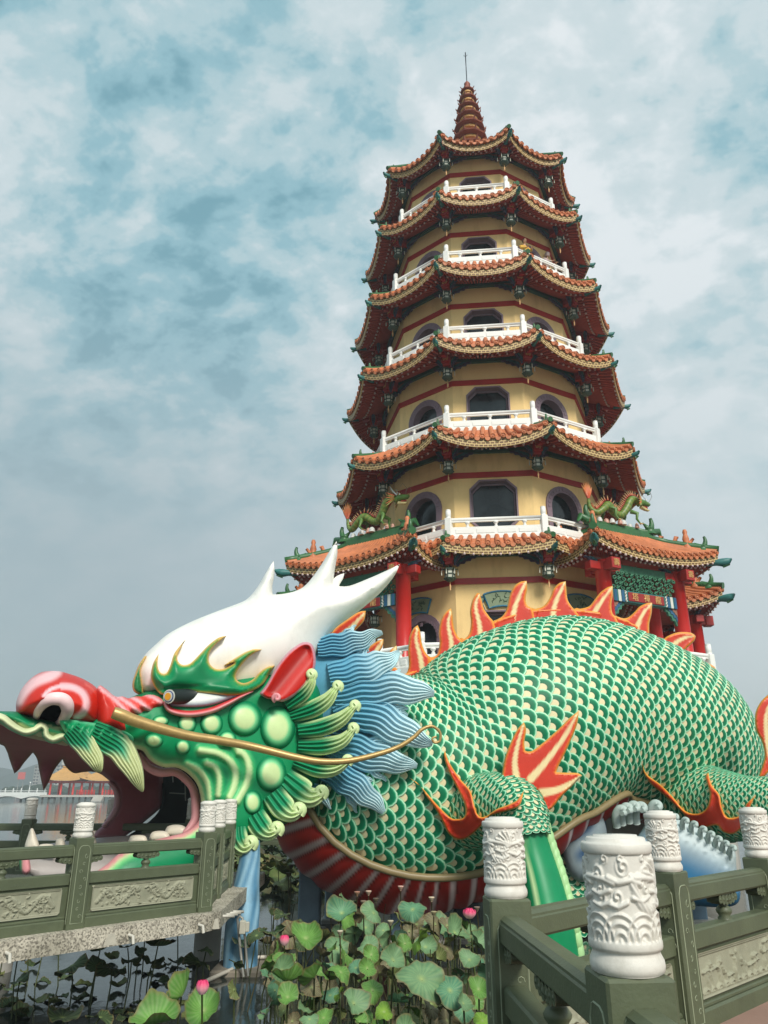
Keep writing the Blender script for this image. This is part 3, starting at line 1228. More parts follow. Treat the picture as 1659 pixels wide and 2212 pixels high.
# mouth cavity: palate and far cheek, with the far row of teeth, sheet coloured dark for the unlit passage behind
mb = MB()
CAV = [(-60, 1608, 1), (0, 1608), (14, 1622), (20, 1640), (31, 1671, 1), (42, 1662), (52, 1648), (71, 1626, 1), (80, 1640), (86, 1672), (94, 1708, 1), (104, 1692), (117, 1664), (135, 1640, 1), (142, 1656), (159, 1670), (180, 1668), (198, 1667), (215, 1671), (233, 1684), (249, 1699), (256, 1722), (253, 1746), (242, 1762), (229, 1778), (208, 1796), (200, 1812, 1),
       (262, 1812, 1), (300, 1785), (352, 1742, 1), (352, 1655, 1), (320, 1632), (290, 1600), (200, 1590), (100, 1585), (0, 1556), (-60, 1548, 1)]


def cav_depth(px, py):
    lip = 1556 + 0.155 * px
    t = sstep(0, 95, py - lip)
    return Hd(px) + 0.1 + 2.5 * t + 0.3 * sstep(230, 350, px) * t


inflate(mb, outline(CAV, 6), cav_depth, 0.10, 0.25, 14, 9, lambda px, py, d: mixc(lin((176, 134, 144)), lin((150, 84, 94)), sstep(2, 12, d)) if px > 205 else mixc(lin((132, 92, 84)), lin((150, 84, 94)), sstep(1, 9, d)))
mb.build('mouth_cavity', [paint('mouth_paint', None, rough=0.6, vary=0.12, scale=2)], head)
mb = MB()
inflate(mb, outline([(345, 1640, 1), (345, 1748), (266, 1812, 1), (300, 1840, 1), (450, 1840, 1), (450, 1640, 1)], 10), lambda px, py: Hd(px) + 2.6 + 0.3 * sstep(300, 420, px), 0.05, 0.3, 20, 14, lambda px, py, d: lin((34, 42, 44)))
for (x0, y0, x1, y1) in ((366, 1713, 402, 1715), (399, 1672, 401, 1730), (372, 1650, 374, 1690), (392, 1655, 393.5, 1690)):
    mb.tube([at(x0, y0, 16.6), at(x1, y1, 16.6)], 0.014, 6, C=[lin((120, 120, 112))] * 2)
mb.build('passage', [paint('passage_dark', None, rough=0.9, vary=0.2)], head)
# pinkish inner rim along the near corner of the mouth
mb = MB()
ribbon(mb, [(298, 1628), (318, 1655), (345, 1668), (378, 1668), (402, 1684), (418, 1706), (423, 1740), (422, 1770), (410, 1790), (396, 1799)], [7, 9, 10, 9, 9, 9, 10, 10, 9, 4], lambda px, py, t: Hd(px) + 0.25, 0.10, 0, 0, nv=9, color=lambda t, x, cr: mixc(lin((176, 122, 126)), lin((204, 150, 152)), 0.5 + 0.5 * x), thick=0.4)
mb.build('mouth_rim', [GLOSS], head)
mb = MB()
ribbon(mb, [(236, 1690), (249, 1704), (254, 1725), (250, 1748), (238, 1768), (222, 1786)], [4, 6, 7, 7, 6, 4], lambda px, py, t: cav_depth(px, py) - 0.16, 0.08, 0, 0, nv=9, color=lambda t, x, cr: lin((190, 150, 156)), thick=0.3)
mb.build('mouth_rim', [GLOSS], head)

# lower jaw
jaw_mb = MB()
JAW = [(232, 1866, 1), (252, 1848), (276, 1834), (304, 1824), (336, 1814), (368, 1806), (397, 1798), (424, 1780), (440, 1752, 1), (495, 1745), (515, 1770), (512, 1800), (500, 1840), (462, 1885), (400, 1925), (330, 1940), (260, 1938), (200, 1925), (180, 1905), (205, 1885)]
JR = pol([(180, 1905), (205, 1885), (232, 1866), (252, 1848), (276, 1834), (304, 1824), (336, 1814), (368, 1806), (397, 1798), (424, 1780), (436, 1758)], 4)


def jaw_col(px, py, d):
    q = line_dist(px, py, JR)
    c = mixc(lin((120, 206, 130)), lin((0, 130, 82)), sstep(14, 30, q))
    c = mixc(lin((196, 214, 160)), c, sstep(10, 18, q))
    return mixc(lin((226, 152, 152)), c, sstep(7, 13, q))


inflate(jaw_mb, outline(JAW, 7), lambda px, py: Hd(px) - 0.15, 0.42, 0.6, 60, 8, jaw_col)
jaw = jaw_mb.build('lower_jaw', [GLOSS], dragon)
mb = MB()
FLOOR = [(50, 1850), (60, 1836), (110, 1822), (190, 1812), (262, 1806), (330, 1800), (398, 1792), (420, 1800), (396, 1812), (330, 1830), (280, 1850), (236, 1880), (200, 1908), (120, 1915), (66, 1890)]
inflate(mb, outline(FLOOR, 8), lambda px, py: Hd(px) + 0.45 + 1.6 * sstep(1880, 1800, py), 0.12, 0.2, 20, 10, lambda px, py, d: lin((176, 170, 166)))
mb.build('mouth_floor', [GLOSS], jaw)
mb = MB()
inflate(mb, outline([(42, 1850), (48, 1838), (58, 1840), (64, 1858), (66, 1880), (56, 1890), (44, 1880)], 4), lambda px, py: 13.2, 0.14, 0.14, 8, 5, lambda px, py, d: mixc(lin((60, 170, 110)), lin((226, 152, 156)), sstep(44, 50, px)))
mb.build('lower_lip_tip', [GLOSS], jaw)
for x, y, hw, hh, Yt in ((69, 1788, 15, 38, 13.9), (195, 1787, 13, 30, 14.9), (380, 1781, 22, 18, 15.0), (345, 1794, 20, 16, 14.8), (298, 1803, 18, 12, 14.6), (100, 1822, 17, 12, 13.7), (130, 1810, 10, 18, 14.4)):
    mb = MB()
    fat = hh < 25
    inflate(mb, outline([(x - hw, y + hh + 8), (x - hw * (0.95 if fat else .55), y + hh * 0.4), (x - (hw * 0.4 if fat else 2), y + 1), (x + (hw * 0.5 if fat else 2), y + 1), (x + hw * (1.0 if fat else .6), y + hh * 0.45), (x + hw, y + hh + 8)], 4), lambda px, py: Yt, 0.14, 0.14, 12, 5, lambda px, py, d: lin((222, 214, 196)))
    mb.build('tooth', [GLOSS], jaw)

# nose: ridged bridge, bulb with painted swirls, nostril
NR = c5([(640, 1000), (690, 1015), (740, 1058), (772, 1068), (800, 1064), (835, 1078), (858, 1072), (905, 1062), (925, 1062), (955, 1052), (1000, 1048), (1050, 1056), (1086, 1080), (1092, 1130), (1060, 1165), (1000, 1185), (950, 1200), (890, 1212), (862, 1240), (860, 1300), (800, 1322), (710, 1300), (640, 1270), (620, 1150)])
RL = [pol(c5(q)) for q in ([(640, 1015), (730, 1080), (800, 1150), (850, 1200)], [(765, 1072), (850, 1130), (910, 1185), (940, 1205)], [(850, 1075), (910, 1110), (970, 1160), (1000, 1185)], [(935, 1058), (1000, 1080), (1060, 1120), (1080, 1140)])]


def nr_col(px, py, d):
    q = min(line_dist(px, py + 4, r_) for r_ in RL)
    return mixc(PINK, mixc(lin((224, 70, 60)), lin((200, 40, 26)), sstep(6, 13, q)), sstep(1.5, 7, q))


mb = MB()
inflate(mb, outline(NR, 5), lambda px, py: Hd(px) - 0.10, 0.52, 0.9, 30, 5, nr_col, lambda px, py, d: 0.10 * (1 - sstep(0, 9, min(line_dist(px, py + 3, r_) for r_ in RL))) - 0.05)
mb.build('nose_bridge', [GLOSS], head)
NB = c5([(118, 1190), (105, 1150), (108, 1095), (140, 1020), (200, 950), (275, 907), (370, 900), (445, 916), (540, 950), (620, 1000), (665, 1060), (682, 1130), (672, 1200), (640, 1255), (560, 1272), (470, 1268), (400, 1256), (320, 1232), (230, 1212)])
SW1 = pol(c5([(285, 1062), (330, 1020), (400, 1000), (480, 1008), (540, 1045), (565, 1105), (548, 1165), (500, 1205)]))
SW2 = pol(c5([(118, 1095), (160, 1030), (230, 970), (330, 930), (370, 905)]))
SW3 = pol(c5([(560, 985), (620, 1030), (655, 1090)]))
NOS = (c5([(338, 1165)])[0][0], c5([(338, 1165)])[0][1])


def nb_col(px, py, d):
    c = lin((200, 42, 26))
    q = line_dist(px, py, SW1)
    k = 11 if px > 130 else 6
    c = mixc(lin((240, 186, 190)), c, sstep(k * 0.3, k * 1.0, q))
    q = line_dist(px, py, SW2)
    c = mixc(lin((240, 190, 192)), c, sstep(5, 17, q))
    q = line_dist(px, py, SW3)
    return mixc(lin((220, 84, 70)), c, sstep(1, 4, q))


def nb_rel(px, py, d):
    ex, ey = (px - NOS[0]) / 34, (py - NOS[1]) / 27
    q = math.sqrt(ex * ex + ey * ey)
    return 0.03 * math.exp(-((q - 1.15) / 0.25) ** 2) - 0.10 * (1 - sstep(0.55, 1.05, q)) + 0.035 * (1 - sstep(0, 13, line_dist(px, py, SW1)))


mb = MB()
inflate(mb, outline(NB, 5), lambda px, py: Hd(px) + 0.25, 1.05, 1.1, 75, 4.5, nb_col, nb_rel)
nose_s = Surf(mb)
nose = mb.build('nose', [GLOSS], head)
mb = MB()
npts = outline(c5([(240, 1195), (262, 1150), (300, 1112), (350, 1092), (400, 1098), (426, 1130), (424, 1170), (400, 1210), (360, 1230), (300, 1222)]), 4)
inflate(mb, npts, lambda px, py: nose_s(px, py, 13.2) - 0.015, 0.02, 0.05, 6, 4, lambda px, py, d: lin((8, 20, 24)), None, 1)  # black sheet paints the darkness of the nostril hole
rim = outline(c5([(236, 1200), (255, 1145), (295, 1100), (350, 1078), (410, 1084), (442, 1125), (440, 1175), (410, 1225), (370, 1248)]), 4)
ring = pol(c5([(236, 1204), (256, 1146), (296, 1102), (350, 1080), (410, 1088), (440, 1128), (436, 1176), (405, 1222), (375, 1246)]))
mb.tube([at(x, y, nose_s(x, y, 12.9) - 0.01) for x, y in ring], [0.05 + 0.06 * math.sin(PI * i / (len(ring) - 1)) for i in range(len(ring))], 10, C=[lin((240, 206, 206))] * len(ring))
NBLK = paint('nostril_black', (2, 5, 6), rough=1.0, vary=0.1, spec=0.0)
mb.build('nostril', [GLOSS, NBLK], nose)

# eye
mb = MB()
EYE = c5([(1110, 1125), (1085, 1090), (1110, 1050), (1180, 1020), (1280, 1012), (1400, 1030), (1520, 1045), (1610, 1036), (1560, 1065), (1480, 1092), (1400, 1118), (1300, 1134), (1200, 1134)])
inflate(mb, outline(EYE, 5), hov(0.02), 0.14, 0.3, 18, 5, lambda px, py, d: mixc(lin((150, 186, 200)), lin((222, 224, 218)), sstep(2, 14, d)))
eye = mb.build('eye', [GLOSS], head)
mb = MB()
p0, p1 = at(419, 1505, HEADS(419, 1505, 14.4) + 0.05), at(366, 1504.5, HEADS(419, 1505, 14.4) - 0.62)
dv = (p1 - p0)
mb.tube([p0, p0 + dv * 0.96, p1], [0.145, 0.128, 0.122], 24, C=[lin((26, 36, 34))] * 3)
q = dv.normalized()
for k, (r_, c) in enumerate(((0.120, (206, 210, 198)), (0.098, (36, 52, 120)), (0.084, (196, 206, 200)), (0.062, (222, 154, 40)))):
    mb.tube([p1 + q * (0.004 + 0.012 * k), p1 + q * (0.016 + 0.012 * k)], r_, 24, C=[lin(c)] * 2)
mb.build('pupil', [GLOSS], eye)
mb = MB()
LID = c5([(1075, 1095), (1100, 1145), (1160, 1172), (1260, 1180), (1380, 1158), (1480, 1115), (1570, 1068), (1655, 1030)])
ribbon(mb, [p[:2] for p in LID], [5, 6.5, 7, 7.5, 7, 6, 4.5, 2], lambda px, py, t: HEADS(px, py, Hd(px)) - 0.05, 0.17, 0, 0, nv=13, color=lambda t, x, cr: mixc(lin((206, 56, 56)), lin((236, 160, 164)), sstep(0.9, 0.0, abs(x - 0.25))), thick=0.2)
mb.build('eyelid', [GLOSS], head)

# flaming brow, green edged in gold
BR = c5([(1092, 1052), (1050, 1052), (1008, 1005), (985, 935), (1000, 850), (1036, 788, 1), (1030, 860), (1048, 908), (1084, 914), (1110, 866), (1142, 778), (1216, 689, 1), (1176, 758), (1158, 815), (1185, 856), (1238, 852), (1300, 792), (1360, 730), (1425, 682), (1481, 669, 1), (1412, 725), (1370, 785), (1368, 845), (1404, 882), (1460, 884), (1530, 845)]) + \
    c6([(272, 486), (330, 446), (400, 404), (452, 386), (501, 388, 1), (440, 420), (384, 475), (348, 530), (352, 570), (392, 588), (442, 568), (490, 520), (535, 490), (577, 483, 1), (548, 530), (520, 580), (486, 612), (430, 640), (370, 660), (300, 664), (200, 660)]) + c5([(1480, 1062), (1350, 1046), (1250, 1038), (1160, 1036)])


def br_col(px, py, d):
    c = mixc(lin((0, 138, 82)), lin((0, 122, 74)), sstep(8, 24, d))
    c = mixc(lin((120, 150, 40)), c, sstep(3.6, 6.0, d))
    return mixc(lin((208, 172, 96)), c, sstep(2.6, 4.2, d))


mb = MB()
bro = outline(BR, 4)
sm_ = smooth_depth(HEADS, 0.02, 15.2, 10)
inflate(mb, bro, lambda px, py: sm_(px, py) - 0.10 * sstep(1480, 1440, py) * 0 , 0.30, 0.3, 22, 5, br_col, lambda px, py, d: 0.16 * sstep(1440, 1500, py) * sstep(4, 24, d), prof=lambda t: min(1, 0.32 * sstep(0, 0.06, t) + 0.68 * math.sqrt(max(0, 1 - (1 - t) ** 2))))
mb.build('brow', [GLOSS], head)
mb = MB()
BR2 = c5([(905, 1052), (872, 1030), (864, 985), (878, 930), (905, 862), (945, 802), (958, 800), (938, 850), (922, 900), (930, 960), (936, 1010), (938, 1052)])
inflate(mb, outline(BR2, 4), lambda px, py: Hd(px) + 0.12, 0.22, 0.5, 12, 5, lambda px, py, d: mixc(lin((208, 172, 96)), lin((30, 118, 66)), sstep(2.2, 4, d)))
mb.build('brow', [GLOSS], head)

# ear
EAR = c6([(484, 652, 1), (530, 590), (580, 500), (640, 420), (700, 368), (750, 344), (795, 356), (817, 415), (816, 490), (780, 570), (725, 638), (665, 682), (615, 700), (575, 685), (530, 680)])


def ear_col(px, py, d):
    mid = line_dist(px, py, EARM)
    c = mixc(lin((196, 28, 16)), lin((150, 20, 14)), sstep(16, 2, mid) * 0.7)
    return mixc(lin((206, 146, 158)), c, sstep(3.6, 5.6, d) if py < 1500 or px > 606 else sstep(0.5, 2, d))


EARM = pol(c6([(560, 640), (640, 540), (720, 440), (770, 380)]))
mb = MB()
inflate(mb, outline(EAR, 4), lambda px, py: 14.62 + 0.0035 * (px - 600), 0.16, 0.2, 9, 5, ear_col, lambda px, py, d: -0.09 * sstep(5, 12, d) * sstep(30, 0, line_dist(px, py, EARM)))
curl(mb, 598, 1507, 8.5, 14.42, 0.042, lin((226, 150, 156)), 1.4, 1, PI * 0.6)
mb.build('ear', [GLOSS], head)

# cheek bosses
BOSS = [c5([(1050, 1225)])[0] + (19, 12), c5([(1222, 1240)])[0] + (21, 23), c5([(1382, 1242)])[0] + (25, 26), (529, 1552, 37, 38), (600, 1571, 38, 47), (586, 1671, 33, 40), (546, 1733, 20, 27), c5([(1005, 1355)])[0] + (21, 16), c5([(1195, 1395)])[0] + (17, 17), (491, 1596, 20, 18)]
for x, y, rx, ry in BOSS:
    mb = MB()
    dd = HEADS(x, y, 14.8)
    boss(mb, x, y, rx * 1.02, ry * 1.02, lambda px, py: HEADS(px, py, dd) + 0.03, 0.0019 * (rx + ry) + 0.06, lambda r_: mixc(lin((206, 228, 166)), mixc(lin((120, 214, 150)), lin((0, 130, 82)), sstep(0.60, 0.88, r_)), sstep(0.50, 0.66, r_)), n=28, rings=16)
    mb.build('cheek_boss', [GLOSS], head)

# frills behind the cheek, each curling at its tip
FR = [([(640, 720), (735, 655), (788, 590), (800, 535)], [38, 40, 28, 13], (792, 537), 1, 0.0), ([(670, 785), (800, 742), (890, 685), (943, 612)], [34, 44, 36, 17], (948, 606), 1, 0.4), ([(715, 872), (850, 852), (970, 800), (1052, 722)], [36, 46, 38, 17], (1050, 722), 1, 0.4),
      ([(715, 962), (860, 962), (975, 930), (1045, 858)], [34, 46, 36, 17], (1040, 856), 1, 0.4), ([(690, 1050), (830, 1095), (930, 1095), (1012, 1052)], [34, 46, 38, 17], (1006, 1046), 1, 0.3), ([(630, 1150), (720, 1228), (790, 1265), (862, 1240)], [44, 56, 42, 20], (850, 1236), 1, 0.2),
      ([(560, 1240), (625, 1325), (675, 1362), (730, 1345)], [44, 48, 34, 17], (717, 1338), 1, 0.2), ([(450, 1370), (498, 1445), (540, 1478), (596, 1456)], [44, 46, 32, 17], (586, 1452), 1, 0.2), ([(345, 1440), (352, 1520), (392, 1568), (438, 1545)], [38, 44, 34, 17], (432, 1536), 1, 0.2)]


def frill_col(t, x, cr):
    c = mixc(lin((0, 128, 84)), lin((40, 160, 110)), cr * 0.6)
    c = mixc(c, lin((206, 226, 166)), sstep(0.62, 0.92, abs(x)) * sstep(0.0, 0.3, t))
    return mixc(c, lin((206, 226, 166)), sstep(0.45, 0.85, t + 0.1 * cr))


for k, (S_, W_, tip, sg, a0) in enumerate(FR):
    mb = MB()
    S2 = [p[:2] for p in c6(S_)]
    zo = (14.85 if k < 6 else 14.62) + 0.05 * (k % 2) + (0.0008 * (S2[-1][0] - 640))
    ribbon(mb, S2, [v * .3637 * (1.6 if k > 4 else 1.18) for v in W_], lambda px, py, t, z=zo: z - 0.12 * t + 0.1 * (1 - t), 0.17, 4, 0.07, nv=33, color=frill_col, thick=0.2, step=4)
    tx, ty = c6([tip])[0]
    curl(mb, tx, ty, 8.5 if k < 5 else 10.5, zo - 0.18, 0.066 if k < 5 else 0.078, lin((206, 226, 166)), 1.5, -1, PI * 0.35)
    mb.build('frill', [GLOSS], head)

# blue mane: fluted locks streaming back over the neck
mane_mb = MB()
Ym = lambda px, py=0: 15.62 - 0.0026 * (px - 700) + 0.35 * sstep(1480, 1380, py)
MB0 = c6([(830, 330), (950, 325), (1040, 390), (1120, 500), (1200, 620), (1215, 760), (1160, 890), (1120, 1000), (1080, 1090), (1010, 1160), (900, 1180), (790, 1195), (740, 1150), (690, 900), (700, 600), (760, 420)])
inflate(mane_mb, outline(MB0, 8), lambda px, py: Ym(px, py) + 0.12, 0.18, 0.5, 40, 9, lambda px, py, d: mixc(lin((84, 152, 180)), lin((116, 180, 204)), sstep(680, 800, px)))
mane = mane_mb.build('mane', [MANEM], dragon)
LOCKS = [([(830, 372), (950, 362), (1060, 340), (1150, 306), (1214, 284)], [48, 58, 52, 30, 10]), ([(900, 545), (1040, 515), (1180, 480), (1265, 440), (1318, 402)], [60, 78, 68, 38, 10]), ([(930, 670), (1120, 640), (1300, 622), (1430, 640), (1524, 652)], [70, 92, 80, 56, 14]),
         ([(930, 800), (1120, 770), (1290, 850), (1420, 915), (1515, 945)], [62, 92, 82, 52, 12]), ([(880, 950), (1030, 985), (1180, 1030), (1320, 1062), (1420, 1086)], [62, 88, 76, 52, 12]), ([(860, 1090), (980, 1150), (1080, 1220), (1160, 1290), (1228, 1352)], [54, 74, 66, 48, 14]),
         ([(780, 1190), (825, 1225), (872, 1282), (908, 1338)], [28, 36, 26, 5])]


def lock_col(t, x, cr):
    c = mixc(lin((106, 172, 198)), lin((216, 240, 242)), sstep(0.25, 0.9, t))
    return mixc(mixc(c, lin((66, 142, 174)), .16), c, cr)


for k, (S_, W_) in enumerate(LOCKS):
    mb = MB()
    ribbon(mb, [p[:2] for p in c6(S_)], [v * .3637 * (1.22 if k < 6 else 1) for v in W_], lambda px, py, t, k=k: Ym(px, py) - 0.06 - 0.02 * (k % 2) - 0.16 * t, 0.14, 7 if k < 6 else 3, 0.075, nv=65 if k < 6 else 21, color=lock_col, thick=0.22, wave=4.5 if k < 6 else 0.5, step=4)
    if k < 6:
        for sg, f in ((1, .62), (-1, .50)):
            Q = [p[:2] for p in c6(S_)]
            n0 = len(Q)
            dx, dy = Q[-1][0] - Q[1][0], Q[-1][1] - Q[1][1]
            ll = math.hypot(dx, dy)
            nx_, ny_ = -dy / ll * sg, dx / ll * sg
            wq = max(W_) * .3637
            A_, E_ = Q[1], (Q[1][0] + dx * f + nx_ * wq * 1.45, Q[1][1] + dy * f + ny_ * wq * 1.45)
            S3 = [(A_[0] + nx_ * wq * .4, A_[1] + ny_ * wq * .4), (A_[0] + dx * f * .5 + nx_ * wq * .85, A_[1] + dy * f * .5 + ny_ * wq * .85), E_]
            ribbon(mb, S3, [wq * .5, wq * .45, wq * .08], lambda px, py, t, k=k: Ym(px, py) + 0.02 - 0.10 * t, 0.12, 3, 0.06, nv=29, color=lock_col, thick=0.2, wave=3.0, step=4)
    mb.build('mane_lock', [MANEM], mane)

# whisker
WH = [(244, 1539), (262, 1545), (298, 1559), (397, 1587), (470, 1599), (545, 1613), (639, 1636), (693, 1645), (748, 1644), (802, 1633), (857, 1615), (893, 1593), (911, 1576), (933, 1569), (950, 1582), (950, 1600), (938, 1604), (934, 1595), (943, 1591)]
WR = [0.12, 0.135, 0.125, 0.105, 0.095, 0.09, 0.082, 0.075, 0.07, 0.064, 0.056, 0.05, 0.044, 0.038, 0.034, 0.03, 0.028, 0.026, 0.02]
ws = []
for i, ((x, y), r_) in enumerate(zip(WH, WR)):
    Y = 12.95 + (x - 244) * 0.0032 if x < 545 else 13.91 + (x - 545) * 0.0014
    ws.append((x, y, Y, r_ * 0.78))
ws = catmull(ws, n=6)
mb = MB()
mb.tube([at(q[0], q[1], q[2]) for q in ws], [q[3] for q in ws], 12)
mb.build('whisker', [GOLD], head)
# ------------------------------------------------------------------ pagoda
PC = Vector((4.66, 31.3, 0))
FA = R(-96.0)
pagoda = empty('pagoda', (PC.x, PC.y, 0), label='tall ten-sided cream pagoda with red-tiled upturned roofs and white balconies', cat='pagoda')

YEL = paint('cream_plaster', (240, 206, 142), rough=0.85, vary=0.07, scale=0.8, bump=0.08, bscale=30, dirt=((150, 118, 74), 0.38), dscale=1.6, streak=0.22)
REDP = paint('red_lacquer', (168, 40, 34), rough=0.4, vary=0.16, scale=2, dirt=((110, 34, 30), 0.25))
COLR = paint('red_column_paint', (198, 36, 30), rough=0.35, vary=0.10, scale=1.5, dirt=((150, 40, 36), 0.2))
DRED2 = paint('rafter_red', (172, 72, 56), rough=0.7, vary=0.2, scale=3)
ORT = paint('orange_roof_tile', (200, 120, 76), rough=0.55, vary=0.30, scale=2.5, bump=0.1, bscale=30, dirt=((122, 66, 44), 0.5), dscale=1.4)
GRT = paint('green_glazed_ridge', (52, 104, 58), rough=0.4, vary=0.3, scale=4, dirt=((44, 56, 44), 0.5), dscale=2)
TEAL = paint('blue_green_paint', (48, 116, 112), rough=0.5, vary=0.3, scale=5, dirt=((28, 44, 52), 0.4), dscale=3)
GBEAM = paint('green_beam_paint', (40, 84, 70), rough=0.55, vary=0.3, scale=4)
WST = paint('white_balustrade_stone', (236, 236, 230), rough=0.6, vary=0.05, scale=3, bump=0.08, bscale=40, dirt=((160, 160, 156), 0.18), dscale=1.5)
PURP = paint('purple_grey_frame', (128, 108, 118), rough=0.6, vary=0.12, scale=5)
SPIRE = paint('spire_brown', (142, 74, 52), rough=0.6, vary=0.22, scale=5)
SPIREG = paint('spire_gold', (206, 154, 84), rough=0.55, vary=0.15, scale=5)
MIXP = paint('carved_bracket_paint', None, rough=0.6, vary=0.3, scale=7)
GOLDL = paint('gold_letters', (222, 176, 110), rough=0.45, vary=0.1, metal=0.2)

# window glass: dark, faintly uneven
GLASS, t_, b_ = mk('dark_window_glass')
b_.inputs['Base Color'].default_value = (0.012, 0.018, 0.022, 1)
b_.inputs['Roughness'].default_value = 0.12
nz = t_.nodes.new('ShaderNodeTexNoise')
nz.inputs['Scale'].default_value = 1.3
rp = t_.nodes.new('ShaderNodeValToRGB')
rp.color_ramp.elements[0].position = 0.4
rp.color_ramp.elements[0].color = (0.008, 0.012, 0.014, 1)
rp.color_ramp.elements[1].position = 0.7
rp.color_ramp.elements[1].color = (0.035, 0.045, 0.05, 1)
tcg = t_.nodes.new('ShaderNodeTexCoord')
t_.links.new(tcg.outputs['Object'], nz.inputs[0])
t_.links.new(nz.outputs[0], rp.inputs[0])
t_.links.new(rp.outputs[0], b_.inputs['Base Color'])

# gold key-pattern board under the eaves; 'Col' carries the running coordinate and the height
FRET, t_, b_ = mk('gold_key_fret')
at_ = t_.nodes.new('ShaderNodeAttribute')
at_.attribute_name = 'Col'
bk = t_.nodes.new('ShaderNodeTexBrick')
bk.inputs['Scale'].default_value = 1.0
bk.offset = 0.5
bk.inputs['Brick Width'].default_value = 0.62
bk.inputs['Row Height'].default_value = 0.33
bk.inputs['Mortar Size'].default_value = 0.055
bk.inputs['Mortar Smooth'].default_value = 0.1
bk.inputs['Color1'].default_value = (*lin((104, 74, 42)), 1)
bk.inputs['Color2'].default_value = (*lin((126, 92, 52)), 1)
bk.inputs['Mortar'].default_value = (*lin((214, 186, 128)), 1)
t_.links.new(at_.outputs['Vector'], bk.inputs['Vector'])
t_.links.new(bk.outputs['Color'], b_.inputs['Base Color'])
b_.inputs['Roughness'].default_value = 0.55


def pol2(Rr, ang):
    return Vector((PC.x + Rr * math.cos(ang), PC.y + Rr * math.sin(ang)))


def v3(p, z):
    return Vector((p[0], p[1], z))


def corner(i):           # i-th corner, i = 0 is the right-front one seen from the camera
    return FA + R(18 + 36 * i)


def tile_cap(mb, p, dirv, r_, m=0):
    """round tile end with a raised ring"""
    z = Vector((0, 0, 1))
    U = dirv.cross(z).normalized()
    rows = []
    for rr, dd in ((1.0, -0.14), (1.0, 0.02), (0.80, 0.035), (0.72, 0.005), (0.42, 0.005), (0.30, 0.03), (0.02, 0.035)):
        rows.append([p + dirv * dd + (U * math.cos(a) + z * math.sin(a)) * r_ * rr for a in [2 * PI * j / 12 for j in range(12)]])
    mb.grid(rows, m, False, cv=True)


